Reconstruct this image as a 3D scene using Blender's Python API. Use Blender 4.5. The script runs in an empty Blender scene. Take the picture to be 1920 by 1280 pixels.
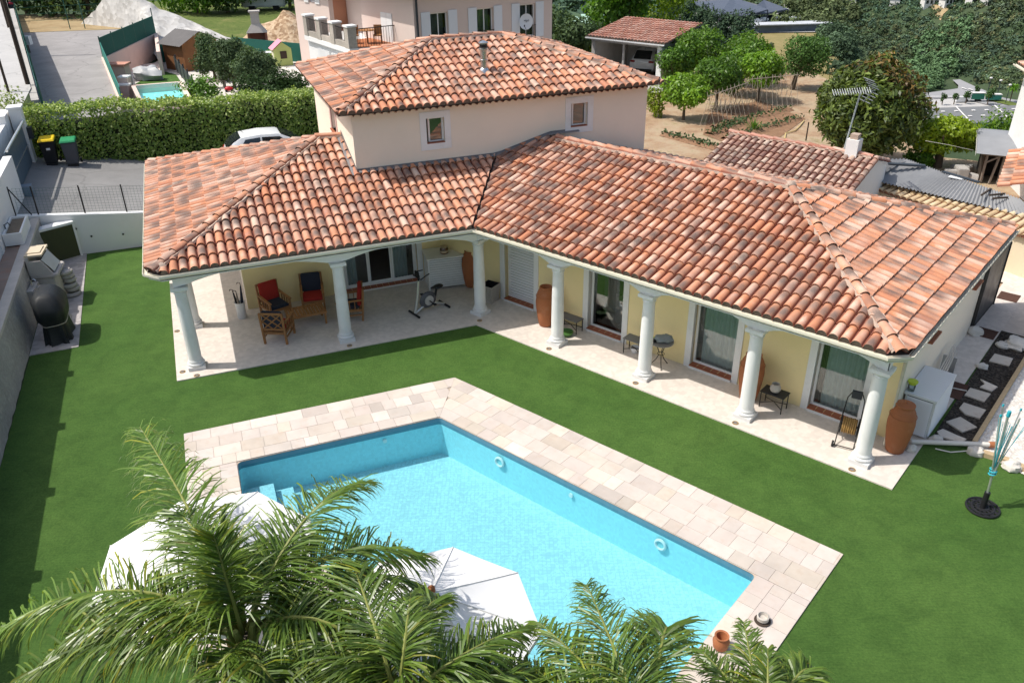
import bpy, bmesh, math, random
import numpy as np
from mathutils import Vector, Matrix, noise as mnoise
from mathutils.geometry import tessellate_polygon

R = math.radians
PI = math.pi
scene = bpy.context.scene
col = scene.collection
rng = random.Random(7)
nrg = np.random.default_rng(11)

# ------------------------------------------------------------------ frames of the two wings
O = Vector((-1.019, 20.977))
_a, _b = R(20.765), R(139.3237)
UA = Vector((math.cos(_a), math.sin(_a))); NA = Vector((-UA.y, UA.x))
UB = -Vector((math.cos(_b), math.sin(_b))); NB = Vector((-UB.y, UB.x))
ROT_A = _a
ROT_B = math.atan2(UB.y, UB.x)

def fa(u, v, z=0.0):
    p = O + UA * u + NA * v
    return Vector((p.x, p.y, z))

def fb(u, v, z=0.0):
    p = O + UB * u + NB * v
    return Vector((p.x, p.y, z))

# ------------------------------------------------------------------ mesh collector
class MB:
    def __init__(self):
        self.v = []; self.f = []; self.c = []; self.m = []; self.uv = []
        self.mi = 0; self.color = None

    def add(self, verts, faces, uvs=None):
        b = len(self.v)
        self.v.extend([Vector(p) for p in verts])
        for k, f in enumerate(faces):
            self.f.append([b + i for i in f]); self.m.append(self.mi); self.c.append(self.color)
            if uvs: self.uv.append([uvs[i] for i in f])
        return self

    def box(self, a, b, xf=None):
        x0, y0, z0 = a; x1, y1, z1 = b
        vs = [Vector(p) for p in ((x0,y0,z0),(x1,y0,z0),(x1,y1,z0),(x0,y1,z0),(x0,y0,z1),(x1,y0,z1),(x1,y1,z1),(x0,y1,z1))]
        if xf: vs = [xf(p) for p in vs]
        fs = [(0,3,2,1),(4,5,6,7),(0,1,5,4),(1,2,6,5),(2,3,7,6),(3,0,4,7)]
        return self.add(vs, fs)

    def cbox(self, c, s, xf=None):
        return self.box((c[0]-s[0]/2, c[1]-s[1]/2, c[2]-s[2]/2), (c[0]+s[0]/2, c[1]+s[1]/2, c[2]+s[2]/2), xf)

    def bar(self, p, q, w, h=None, up=(0,0,1)):
        p, q = Vector(p), Vector(q); h = h or w
        d = (q - p).normalized(); up = Vector(up)
        if abs(d.dot(up)) > .98: up = Vector((1,0,0))
        s = d.cross(up).normalized(); t = s.cross(d)
        vs = []
        for P in (p, q):
            for i, j in ((-1,-1),(1,-1),(1,1),(-1,1)):
                vs.append(P + s*(i*w/2) + t*(j*h/2))
        return self.add(vs, [(0,3,2,1),(4,5,6,7),(0,1,5,4),(1,2,6,5),(2,3,7,6),(3,0,4,7)])

    def tube(self, pts, r, n=8, caps=True):
        pts = [Vector(p) for p in pts]
        rs = r if isinstance(r, (list, tuple)) else [r]*len(pts)
        vs = []; ref = None
        for i, p in enumerate(pts):
            d = (pts[min(i+1, len(pts)-1)] - pts[max(i-1, 0)]).normalized()
            if ref is None:
                ref = Vector((0,0,1)) if abs(d.z) < .9 else Vector((1,0,0))
            s = d.cross(ref)
            if s.length < 1e-4: s = d.orthogonal()
            s.normalize(); t = s.cross(d).normalized(); ref = t.cross(s) if False else ref
            for k in range(n):
                a = 2*PI*k/n
                vs.append(p + (s*math.cos(a) + t*math.sin(a))*rs[i])
        fs = []
        for i in range(len(pts)-1):
            for k in range(n):
                fs.append((i*n+k, (i+1)*n+k, (i+1)*n+(k+1) % n, i*n+(k+1) % n))
        if caps:
            fs.append(tuple(range(n))); fs.append(tuple(reversed(range((len(pts)-1)*n, len(pts)*n))))
        return self.add(vs, fs)

    def lathe(self, prof, c=(0,0,0), n=24, caps=True, sq=None):
        vs = []; c = Vector(c)
        for r, z in prof:
            for k in range(n):
                a = 2*PI*k/n
                vs.append(c + Vector((r*math.cos(a), r*math.sin(a), z)))
        fs = []
        for i in range(len(prof)-1):
            for k in range(n):
                fs.append((i*n+k, i*n+(k+1) % n, (i+1)*n+(k+1) % n, (i+1)*n+k))
        if caps:
            fs.append(tuple(reversed(range(n)))); fs.append(tuple(range((len(prof)-1)*n, len(prof)*n)))
        return self.add(vs, fs)

    def prism(self, poly, z0, z1):
        n = len(poly)
        tri = [tuple(t) for t in tessellate_polygon([[Vector((p[0], p[1], 0)) for p in poly]])]
        ar = sum(poly[i][0]*poly[(i+1) % n][1]-poly[(i+1) % n][0]*poly[i][1] for i in range(n))
        vs = [(p[0], p[1], z0) for p in poly] + [(p[0], p[1], z1) for p in poly]
        fs = []
        P = [Vector((p[0], p[1])) for p in poly]
        for t in tri:
            a, b_, c_ = t
            cr = (P[b_]-P[a]).cross(P[c_]-P[a])
            if cr < 0: t = (a, c_, b_)
            fs.append(tuple(n+i for i in t)); fs.append(tuple(reversed(t)))
        for i in range(n):
            j = (i+1) % n
            fs.append((i, j, n+j, n+i) if ar > 0 else (j, i, n+i, n+j))
        return self.add(vs, fs)

    def sheet(self, poly, z, holes=()):
        loops = [[Vector((p[0], p[1], 0)) for p in L] for L in [poly]+list(holes)]
        flat = [p for L in loops for p in L]
        fs = []
        for t in tessellate_polygon(loops):
            a, b_, c_ = [flat[i].to_2d() for i in t]
            cr = (b_-a).cross(c_-a)
            if abs(cr) < 1e-9: continue
            fs.append(tuple(t) if cr > 0 else tuple(reversed(t)))
        return self.add([(p.x, p.y, z if not callable(z) else z(p.x, p.y)) for p in flat], fs)

    def sphere(self, c, r, nu=12, nv=8, jit=0, seed=0):
        c = Vector(c); r = Vector(r) if hasattr(r, '__len__') else Vector((r, r, r))
        q = random.Random(seed); vs = []
        off = Vector((q.uniform(0, 90), q.uniform(0, 90), q.uniform(0, 90)))
        def pt(a, b_):
            d = Vector((math.cos(a)*math.sin(b_), math.sin(a)*math.sin(b_), math.cos(b_)))
            k = 1 + jit*mnoise.noise(d*1.7+off) + jit*.5*mnoise.noise(d*4+off)
            return c + Vector((d.x*r.x, d.y*r.y, d.z*r.z))*k
        vs.append(pt(0, 0))
        for j in range(1, nv):
            for i in range(nu): vs.append(pt(2*PI*i/nu, PI*j/nv))
        vs.append(pt(0, PI))
        fs = []
        for i in range(nu): fs.append((0, 1+i, 1+(i+1) % nu))
        for j in range(nv-2):
            for i in range(nu):
                a = 1+j*nu
                fs.append((a+i, a+nu+i, a+nu+(i+1) % nu, a+(i+1) % nu))
        a = 1+(nv-2)*nu
        for i in range(nu): fs.append((a+i, len(vs)-1, a+(i+1) % nu))
        return self.add(vs, fs)

    def build(self, name, mats, parent=None, smooth=0, local=False, bevel=0):
        """links ONE mesh object; verts are world coordinates unless local"""
        me = bpy.data.meshes.new(name)
        vs = self.v
        if parent is not None and not local:
            inv = wm(parent).inverted(); vs = [inv @ p for p in vs]
        base = Vector((0,0,0))
        if parent is None and not local and vs:
            base = Vector((sum(p.x for p in vs)/len(vs), sum(p.y for p in vs)/len(vs), min(p.z for p in vs)))
            vs = [p-base for p in vs]
        me.from_pydata([tuple(p) for p in vs], [], self.f)
        for m in (mats if isinstance(mats, (list, tuple)) else [mats]): me.materials.append(m)
        me.polygons.foreach_set('material_index', self.m)
        if any(c is not None for c in self.c):
            at_ = me.color_attributes.new('tint', 'FLOAT_COLOR', 'CORNER'); arr = []
            for f, c in zip(self.f, self.c):
                c = c or (1, 1, 1)
                arr.extend([c[0], c[1], c[2], 1.0]*len(f))
            at_.data.foreach_set('color', arr)
        if self.uv:
            ul = me.uv_layers.new(name='tuv'); arr = []
            for u in self.uv:
                for p in u: arr.extend(p)
            ul.data.foreach_set('uv', arr)
        if bevel:
            bm = bmesh.new(); bm.from_mesh(me)
            bmesh.ops.remove_doubles(bm, verts=bm.verts, dist=1e-5)
            es = [e for e in bm.edges if len(e.link_faces) == 2 and e.calc_face_angle(0) > .6]
            bmesh.ops.bevel(bm, geom=es, offset=bevel, segments=2, affect='EDGES', clamp_overlap=True)
            bm.to_mesh(me); bm.free()
        if smooth:
            me.shade_smooth(); me.set_sharp_from_angle(angle=R(smooth))
        o = bpy.data.objects.new(name, me); col.objects.link(o)
        if parent is not None: o.parent = parent
        else: o.location = base
        return o

def wm(o):
    m = o.matrix_basis.copy()
    while o.parent:
        o = o.parent; m = o.matrix_basis @ m
    return m

def tag(o, label=None, cat=None, group=None, kind=None):
    if label: o['label'] = label
    if cat: o['category'] = cat
    if group: o['group'] = group
    if kind: o['kind'] = kind
    return o

def thing(name, label, cat, loc=(0,0,0), rz=0.0, group=None):
    o = bpy.data.objects.new(name, None); o.empty_display_size = .2; col.objects.link(o)
    o.location = loc; o.rotation_euler = (0, 0, rz)
    return tag(o, label, cat, group)

def struct(name, mb, m, smooth=0):
    return tag(mb.build(name, m, smooth=smooth), kind='structure')

def copy_tree(o, parent=None):
    kids = [c for c in o.children]
    c = o.copy(); col.objects.link(c)
    c.parent = parent
    for k in kids: copy_tree(k, c)
    return c

def dup(o, label, loc, rz=0.0, scale=None):
    c = copy_tree(o); c['label'] = label; c.location = loc; c.rotation_euler = (0, 0, rz)
    if scale: c.scale = scale if hasattr(scale, '__len__') else (scale,)*3
    return c

# ------------------------------------------------------------------ materials
class NT:
    def __init__(self, name):
        self.m = bpy.data.materials.new(name); self.m.use_nodes = True
        self.t = self.m.node_tree; self.t.nodes.clear()
        self.out = self.n('ShaderNodeOutputMaterial')
    def n(self, typ, **kw):
        nd = self.t.nodes.new(typ)
        for k, v in kw.items():
            if k.startswith('i_'): nd.inputs[k[2:].replace('_', ' ')].default_value = v
            else: setattr(nd, k, v)
        return nd
    def l(self, a, b): self.t.links.new(a, b)
    def coord(self, kind='Object'): return self.n('ShaderNodeTexCoord').outputs[kind]
    def noise(self, vec, scale, detail=4, rough=.6, dist=0):
        nd = self.n('ShaderNodeTexNoise'); nd.inputs['Scale'].default_value = scale
        nd.inputs['Detail'].default_value = detail; nd.inputs['Roughness'].default_value = rough
        nd.inputs['Distortion'].default_value = dist
        if vec is not None: self.l(vec, nd.inputs['Vector'])
        return nd.outputs['Fac']
    def ramp(self, fac, stops, interp='LINEAR'):
        nd = self.n('ShaderNodeValToRGB'); cr = nd.color_ramp; cr.interpolation = interp
        while len(cr.elements) < len(stops): cr.elements.new(.5)
        for e, (p, c) in zip(cr.elements, stops):
            e.position = p; e.color = (c[0], c[1], c[2], 1) if hasattr(c, '__len__') else (c, c, c, 1)
        self.l(fac, nd.inputs['Fac']); return nd.outputs['Color']
    def mix(self, fac, a, b, mode='MIX'):
        nd = self.n('ShaderNodeMix', data_type='RGBA', blend_type=mode)
        for s, v in ((nd.inputs[0], fac), (nd.inputs[6], a), (nd.inputs[7], b)):
            if hasattr(v, 'is_linked'): self.l(v, s)
            elif hasattr(v, '__len__'): s.default_value = (v[0], v[1], v[2], 1)
            else: s.default_value = v
        return nd.outputs[2]
    def math(self, op, a, b=0.0, clamp=False):
        nd = self.n('ShaderNodeMath', operation=op, use_clamp=clamp)
        for s, v in ((nd.inputs[0], a), (nd.inputs[1], b)):
            if hasattr(v, 'is_linked'): self.l(v, s)
            else: s.default_value = v
        return nd.outputs[0]
    def mapping(self, vec, rot=0, scale=(1,1,1), loc=(0,0,0)):
        nd = self.n('ShaderNodeMapping'); self.l(vec, nd.inputs['Vector'])
        nd.inputs['Rotation'].default_value = (0, 0, rot) if not hasattr(rot, '__len__') else rot
        nd.inputs['Scale'].default_value = scale; nd.inputs['Location'].default_value = loc
        return nd.outputs['Vector']
    def bump(self, h, strength=.3, dist=.02):
        nd = self.n('ShaderNodeBump'); nd.inputs['Strength'].default_value = strength
        nd.inputs['Distance'].default_value = dist; self.l(h, nd.inputs['Height'])
        return nd.outputs['Normal']
    def pbsdf(self, color, rough=.7, metallic=0, normal=None, spec=.35):
        nd = self.n('ShaderNodeBsdfPrincipled')
        if hasattr(color, 'is_linked'): self.l(color, nd.inputs['Base Color'])
        else: nd.inputs['Base Color'].default_value = (color[0], color[1], color[2], 1)
        if hasattr(rough, 'is_linked'): self.l(rough, nd.inputs['Roughness'])
        else: nd.inputs['Roughness'].default_value = rough
        nd.inputs['Metallic'].default_value = metallic
        nd.inputs['Specular IOR Level'].default_value = spec
        if normal is not None: self.l(normal, nd.inputs['Normal'])
        return nd
    def done(self, sh):
        self.l(sh.outputs[0] if hasattr(sh, 'outputs') else sh, self.out.inputs['Surface']); return self.m

def sc(c, k): return tuple(max(0, min(1, x*k)) for x in c)

def M(name, base, rough=.7, var=.18, scale=3.0, bump=.15, bscale=40, metallic=0, spec=.35, tint=False, stain=None, big=.35, dirt=0):
    """painted, plastered, wooden or stone surface with two scales of mottling"""
    t = NT(name); co = t.coord('Object')
    n1 = t.noise(co, scale, 5, .65); n2 = t.noise(co, big, 3, .6)
    c = t.ramp(n1, [(.25, sc(base, 1-var)), (.75, sc(base, 1+var))])
    c = t.mix(.6, c, t.ramp(n2, [(.3, sc(base, 1-var)), (.7, sc(base, 1+var*.6))]))
    if stain:
        c = t.mix(t.ramp(t.noise(co, stain[1], 6, .7), [(.52, 0), (.72, stain[2])]), c, stain[0])
    if tint:
        a = t.n('ShaderNodeAttribute', attribute_name='tint')
        c = t.mix(1.0, c, a.outputs['Color'], 'MULTIPLY')
    if dirt:      # splash dirt near the ground
        z = t.n('ShaderNodeSeparateXYZ'); t.l(co, z.inputs[0])
        zz = t.math('ADD', z.outputs[2], t.math('MULTIPLY', t.math('SUBTRACT', n1, .5), .5))
        c = t.mix(t.ramp(zz, [(.05, dirt), (.5, 0)]), c, sc(base, .45))
    nb = t.noise(co, bscale, 3, .6)
    nrm = t.bump(nb, bump, .01) if bump else None
    rr = t.ramp(n1, [(.2, max(0, rough-.1)), (.8, min(1, rough+.1))])
    return t.done(t.pbsdf(c, rr, metallic, nrm, spec))

def leafmat(name, base, trans=.35, rough=.45, spec=.4):
    t = NT(name); a = t.n('ShaderNodeAttribute', attribute_name='tint')
    c = t.mix(1.0, base, a.outputs['Color'], 'MULTIPLY')
    p = t.pbsdf(c, rough, 0, None, spec)
    tr = t.n('ShaderNodeBsdfTranslucent')
    c2 = t.mix(1.0, c, (1.25, 1.3, .55), 'MULTIPLY'); t.l(c2, tr.inputs['Color'])
    mx = t.n('ShaderNodeMixShader'); mx.inputs[0].default_value = trans
    t.l(p.outputs[0], mx.inputs[1]); t.l(tr.outputs[0], mx.inputs[2])
    return t.done(mx)

def tilemat(name, ramp, dark=(.115,.09,.08), cream=(.70,.54,.43), dk=1.0, ck=1.0):
    """clay roof tile: every tile has its own colour, a soot patch and a pale patch"""
    t = NT(name); a = t.n('ShaderNodeAttribute', attribute_name='tint')
    sx = t.n('ShaderNodeSeparateColor'); t.l(a.outputs['Color'], sx.inputs[0])
    r, g, b = sx.outputs
    uv = t.n('ShaderNodeUVMap', uv_map='tuv').outputs[0]
    s2 = t.n('ShaderNodeSeparateXYZ'); t.l(uv, s2.inputs[0]); U, V = s2.outputs[0], s2.outputs[1]
    co = t.coord('Object')
    n1 = t.noise(co, 26, 4, .6); n2 = t.noise(co, 7, 3, .6); n0 = t.noise(co, .55, 2, .5)
    c = t.ramp(t.math('ADD', r, t.math('MULTIPLY', t.math('SUBTRACT', n2, .5), .5)), ramp)
    def patch(cu, cv, rad, amt, lo, hi):
        du = t.math('SUBTRACT', U, cu); dv = t.math('SUBTRACT', V, cv)
        d = t.math('SQRT', t.math('ADD', t.math('MULTIPLY', du, du), t.math('MULTIPLY', dv, dv)))
        d = t.math('ADD', d, t.math('MULTIPLY', t.math('SUBTRACT', n1, .5), .45))
        m = t.ramp(t.math('DIVIDE', d, rad), [(lo, 1), (hi, 0)])
        return t.math('MULTIPLY', m, amt)
    pv = t.math('ADD', .2, t.math('MULTIPLY', b, .6))
    pd = patch(.62, pv, .66, t.math('MULTIPLY', t.ramp(g, [(.34, 0), (.72, .86*dk)]), 1.0), .25, 1.0)
    pc = patch(.55, t.math('SUBTRACT', 1.05, pv), .45, t.math('MULTIPLY', t.ramp(b, [(.3, 0), (.95, .75*ck)]), 1.0), .1, 1.0)
    c = t.mix(pc, c, cream); c = t.mix(pd, c, dark)
    c = t.mix(t.ramp(U, [(.15, .85), (.24, 0)]), c, (.22,.065,.04)); c = t.mix(t.ramp(U, [(.93, 0), (.99, .7)]), c, (.24,.075,.045))  # both tile edges darker: shade and dirt between the barrels painted into the colour
    c = t.mix(t.ramp(n0, [(.35, 0), (.75, .18)]), c, sc(dark, 2.6))
    nb = t.bump(n1, .25, .006)
    return t.done(t.pbsdf(c, .72, 0, nb, .3))

MAT = {}
TILE_RAMP = [(.05, (.42,.24,.18)), (.2, (.46,.185,.105)), (.42, (.58,.245,.125)), (.62, (.59,.305,.205)), (.85, (.61,.40,.30)), (1, (.62,.45,.35))]
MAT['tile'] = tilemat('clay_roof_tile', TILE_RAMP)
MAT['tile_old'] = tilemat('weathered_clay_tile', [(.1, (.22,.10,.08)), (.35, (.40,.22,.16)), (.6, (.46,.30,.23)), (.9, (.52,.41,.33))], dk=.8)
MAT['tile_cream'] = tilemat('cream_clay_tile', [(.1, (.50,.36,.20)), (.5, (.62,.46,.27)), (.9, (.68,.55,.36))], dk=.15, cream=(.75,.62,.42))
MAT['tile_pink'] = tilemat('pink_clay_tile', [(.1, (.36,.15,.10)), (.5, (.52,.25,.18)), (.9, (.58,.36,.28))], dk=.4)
MAT['mortar'] = M('lime_mortar', (.47,.36,.29), .9, .3, 9, .6, 60)
MAT['eave_dark'] = M('eave_filler_mortar', (.16,.125,.10), .95, .4, 12, .5, 60)
MAT['yellow'] = M('yellow_render', (.92,.76,.41), .9, .07, 2, .35, 160, stain=((.72,.60,.36), .7, .4), dirt=.25)
MAT['beige'] = M('beige_render', (.87,.77,.645), .9, .05, 2, .35, 160, stain=((.62,.52,.40), .5, .25))
MAT['white'] = M('white_paint', (.80,.80,.79), .6, .05, 2, .2, 60, stain=((.60,.57,.52), 1.6, .4), dirt=.3)
MAT['whiteframe'] = M('white_frame', (.80,.80,.80), .4, .03, 2, 0)
MAT['whitewall'] = M('white_wall_render', (.78,.78,.77), .85, .06, 1.2, .3, 120, stain=((.60,.58,.54), .6, .45))
MAT['gutter'] = M('cream_gutter', (.72,.68,.56), .5, .06, 2, 0)
MAT['brown'] = M('brown_board', (.10,.045,.03), .7, .25, 6, .2, 60)
MAT['redtile'] = M('red_sill_tile', (.34,.11,.055), .6, .25, 7, .2, 50)
MAT['flash'] = M('lead_flashing', (.20,.19,.195), .6, .3, 8, .3, 40)
MAT['steel'] = M('bright_steel', (.62,.62,.62), .28, .12, 5, .1, 30, metallic=.9)
MAT['alu'] = M('aluminium', (.66,.67,.68), .35, .08, 6, 0, metallic=.8)
MAT['black'] = M('black_plastic', (.018,.018,.02), .45, .3, 8, .15, 60)
MAT['blackiron'] = M('black_iron', (.022,.021,.02), .55, .3, 12, .2, 60)
MAT['anthracite'] = M('anthracite_paint', (.035,.042,.052), .45, .2, 3, .05, 40)
MAT['bluegrey'] = M('blue_grey_paint', (.085,.125,.165), .5, .12, 2, .05, 40)
MAT['terracotta'] = M('terracotta_pot', (.38,.135,.055), .75, .22, 5, .3, 40, stain=((.46,.24,.14), 3, .4))
MAT['wood'] = M('oiled_teak', (.36,.17,.065), .6, .35, 8, .25, 50)
MAT['redcloth'] = M('red_cushion', (.40,.030,.022), .9, .15, 6, .3, 200)
MAT['navycloth'] = M('navy_cushion', (.028,.034,.055), .9, .2, 6, .3, 200)
MAT['wicker'] = M('whitewashed_wood', (.52,.48,.43), .85, .3, 14, .4, 60)
MAT['stone'] = M('grey_cast_stone', (.46,.43,.40), .9, .22, 5, .4, 50, stain=((.24,.22,.21), 2.2, .6))
MAT['rock'] = M('white_rock', (.66,.62,.56), .9, .25, 6, .7, 25)
MAT['slab'] = M('pale_stepping_stone', (.58,.52,.45), .85, .2, 5, .3, 40, stain=((.32,.22,.16), 2, .5), tint=True)
MAT['mat'] = M('brown_door_mat', (.085,.04,.028), .95, .3, 30, .6, 220)
MAT['timber'] = M('pale_edging_timber', (.50,.37,.22), .85, .3, 9, .4, 60)
MAT['pvc'] = M('white_pipe', (.68,.64,.58), .5, .1, 5, 0)
MAT['bark'] = M('bark', (.13,.095,.065), .95, .4, 12, .8, 30)
MAT['palmbark'] = M('palm_bark', (.30,.26,.21), .95, .3, 9, .7, 30)
MAT['pink'] = M('pink_render', (.74,.57,.50), .9, .08, 1.5, .3, 120, stain=((.50,.37,.32), .7, .4))
MAT['housepink'] = M('pale_pink_render', (.70,.57,.51), .9, .05, 1.5, .25, 120)
MAT['terrawall'] = M('terracotta_render', (.50,.24,.15), .9, .1, 2, .2, 80)
MAT['rubble'] = M('rubble_stone', (.42,.38,.33), .95, .5, 14, .8, 24)
MAT['greennet'] = M('green_windbreak', (.012,.105,.082), .8, .2, 4, .2, 150)
MAT['greenmetal'] = M('green_fence_metal', (.02,.10,.075), .5, .2, 5, 0)
MAT['olivegreen'] = M('olive_green_panel', (.055,.062,.026), .7, .25, 3, .15, 40)
MAT['cloth'] = M('white_canvas', (.82,.81,.80), .85, .03, 2, .25, 220)
MAT['teal'] = M('teal_cord', (.035,.40,.48), .6, .1, 8, 0)
MAT['lime'] = M('lime_plastic', (.50,.62,.05), .5, .1, 6, 0)
MAT['corrugated'] = M('grey_fibre_cement', (.27,.275,.285), .9, .25, 3, .3, 40, stain=((.36,.36,.36), 1.2, .6))
MAT['tar'] = M('grey_roofing_felt', (.24,.25,.27), .8, .2, 2, .3, 50)
MAT['oldwood'] = M('old_dark_wood', (.06,.043,.032), .9, .4, 8, .4, 40)
MAT['greywood'] = M('grey_old_wood', (.24,.20,.17), .9, .3, 8, .4, 40)
MAT['concrete'] = M('bare_concrete', (.42,.40,.38), .9, .18, 2, .35, 60, stain=((.26,.25,.24), .8, .6))
MAT['plastic_wh'] = M('white_plastic', (.72,.73,.74), .4, .05, 3, 0)
MAT['dark_in'] = M('dark_interior', (.05,.045,.04), .9, .3, 2, 0)
MAT['carwhite'] = M('white_car_paint', (.78,.79,.80), .18, .02, 2, 0, spec=.6)
MAT['rubber'] = M('tyre_rubber', (.02,.02,.02), .85, .2, 9, .1, 50)
MAT['taillight'] = M('red_tail_lamp', (.28,.012,.012), .25, .1, 5, 0, spec=.6)
MAT['darkglass'] = M('dark_car_glass', (.018,.022,.025), .08, .1, 1, 0, spec=.8)
MAT['whitestuff'] = M('far_white_wall', (.70,.68,.66), .9, .1, .1, 0)
MAT['skin'] = M('skin', (.55,.34,.25), .6, .05, 5, 0)

def glassmat():
    t = NT('window_glass')
    tr = t.n('ShaderNodeBsdfTransparent'); tr.inputs['Color'].default_value = (.80,.86,.86,1)
    gl = t.n('ShaderNodeBsdfGlossy'); gl.inputs['Roughness'].default_value = .01
    fr = t.n('ShaderNodeFresnel'); fr.inputs['IOR'].default_value = 1.5
    k = t.math('ADD', t.math('MULTIPLY', fr.outputs[0], 1.0), .05, True)
    mx = t.n('ShaderNodeMixShader'); t.l(k, mx.inputs[0])
    t.l(tr.outputs[0], mx.inputs[1]); t.l(gl.outputs[0], mx.inputs[2]); return t.done(mx)
MAT['glass'] = glassmat()

def watermat(name, tint, wave=9.0):
    t = NT(name); co = t.coord('Object')
    h = t.noise(co, wave, 4, .6, .6)
    nb = t.bump(h, .3, .03)
    tr = t.n('ShaderNodeBsdfTransparent'); tr.inputs['Color'].default_value = (*tint, 1)
    gl = t.n('ShaderNodeBsdfGlossy'); gl.inputs['Roughness'].default_value = .03; t.l(nb, gl.inputs['Normal'])
    fr = t.n('ShaderNodeFresnel'); fr.inputs['IOR'].default_value = 1.33; t.l(nb, fr.inputs['Normal'])
    mx = t.n('ShaderNodeMixShader'); t.l(fr.outputs[0], mx.inputs[0])
    t.l(tr.outputs[0], mx.inputs[1]); t.l(gl.outputs[0], mx.inputs[2]); return t.done(mx)
MAT['water'] = watermat('pool_water', (.74,.965,.99))

def mosaic(name, base, k=.2):
    t = NT(name); co = t.mapping(t.coord('Object'), ROT_B)
    v = t.n('ShaderNodeTexBrick'); t.l(co, v.inputs['Vector'])
    v.offset = 0; v.inputs['Scale'].default_value = 1.0
    v.inputs['Brick Width'].default_value = .085; v.inputs['Row Height'].default_value = .085
    v.inputs['Mortar Size'].default_value = .009
    v.inputs['Color1'].default_value = (*sc(base, 1+k*.6), 1); v.inputs['Color2'].default_value = (*sc(base, 1-k*.7), 1)
    v.inputs['Mortar'].default_value = (*sc(base, .8), 1)
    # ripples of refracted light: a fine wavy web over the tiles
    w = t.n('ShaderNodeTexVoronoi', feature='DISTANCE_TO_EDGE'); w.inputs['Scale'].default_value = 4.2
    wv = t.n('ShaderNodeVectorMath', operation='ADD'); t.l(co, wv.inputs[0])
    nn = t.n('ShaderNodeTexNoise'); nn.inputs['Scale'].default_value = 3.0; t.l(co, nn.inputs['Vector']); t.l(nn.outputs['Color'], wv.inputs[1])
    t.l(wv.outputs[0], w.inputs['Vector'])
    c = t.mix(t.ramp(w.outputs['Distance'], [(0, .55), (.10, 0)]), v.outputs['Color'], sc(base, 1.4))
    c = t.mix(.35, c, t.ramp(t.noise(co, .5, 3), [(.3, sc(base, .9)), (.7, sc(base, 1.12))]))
    return t.done(t.pbsdf(c, .4, 0, None, .3))
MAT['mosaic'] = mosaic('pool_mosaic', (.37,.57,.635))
def wallmosaic(name, base):
    t = NT(name); co = t.coord('Object'); v = t.n('ShaderNodeTexVoronoi', distance='CHEBYCHEV'); v.inputs['Scale'].default_value = 16; v.inputs['Randomness'].default_value = .1
    t.l(t.mapping(co, ROT_B), v.inputs['Vector']); h = t.n('ShaderNodeSeparateColor'); t.l(v.outputs['Color'], h.inputs[0])
    return t.done(t.pbsdf(t.ramp(h.outputs[0], [(0, sc(base, .95)), (1, sc(base, 1.05))]), .4))
MAT['mosaic_wall'] = wallmosaic('pool_wall_mosaic', (.37,.70,.78))
MAT['waterline'] = wallmosaic('waterline_mosaic', (.10,.23,.31))

def lawnmat():
    t = NT('artificial_turf'); co = t.coord('Object')
    a = t.noise(co, 55, 3, .7); b = t.noise(co, 9, 4, .65); c0 = t.noise(co, .35, 4, .6)
    st = t.noise(t.mapping(co, R(12), (1.2, 30, 1)), 2.4, 3, .6)
    c = t.ramp(a, [(.25, (0.029,0.084,0.014)), (.5, (0.067,0.152,0.026)), (.78, (0.128,0.238,0.052))])
    c = t.mix(.45, c, t.ramp(b, [(.25, (0.046,0.116,0.021)), (.75, (0.097,0.201,0.039))]))
    c = t.mix(.5, c, t.ramp(c0, [(.3, (0.050,0.128,0.023)), (.7, (0.117,0.207,0.047))]))
    c = t.mix(.34, c, t.ramp(st, [(.35, (0.040,0.108,0.019)), (.65, (0.106,0.201,0.041))]))
    fine = t.noise(co, 22, 3, .75)
    c = t.mix(.5, c, t.mix(1.0, c, t.ramp(fine, [(.3, (.45,.5,.4)), (.7, (1.6,1.5,1.5))]), 'MULTIPLY'))
    # turf rolls: faint seams and a slightly different pile on each roll
    sx = t.n('ShaderNodeSeparateXYZ'); t.l(t.mapping(co, -ROT_B+.02), sx.inputs[0]); yy = t.math('DIVIDE', sx.outputs[1], 2.0)
    wn = t.n('ShaderNodeTexWhiteNoise', noise_dimensions='1D'); t.l(t.math('FLOOR', yy), wn.inputs['W'])
    c = t.mix(.6, c, t.mix(1.0, c, t.ramp(wn.outputs['Value'], [(0, (.86,.90,.86)), (1, (1.14,1.10,1.12))]), 'MULTIPLY'))
    fr_ = t.math('ABSOLUTE', t.math('SUBTRACT', t.math('FRACT', yy), .5))
    c = t.mix(t.ramp(fr_, [(.488, 0), (.498, .1)]), c, (.03,.075,.018))
    c = t.mix(.6, c, t.mix(1.0, c, t.ramp(t.noise(co, 1.6, 6, .75, .4), [(.35, (.70,.72,.7)), (.62, (1.2,1.16,1.2))]), 'MULTIPLY'))
    nb = t.bump(t.noise(co, 130, 2, .7), .9, .03)
    return t.done(t.pbsdf(c, .85, 0, nb, .2))
MAT['lawn'] = lawnmat()

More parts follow.
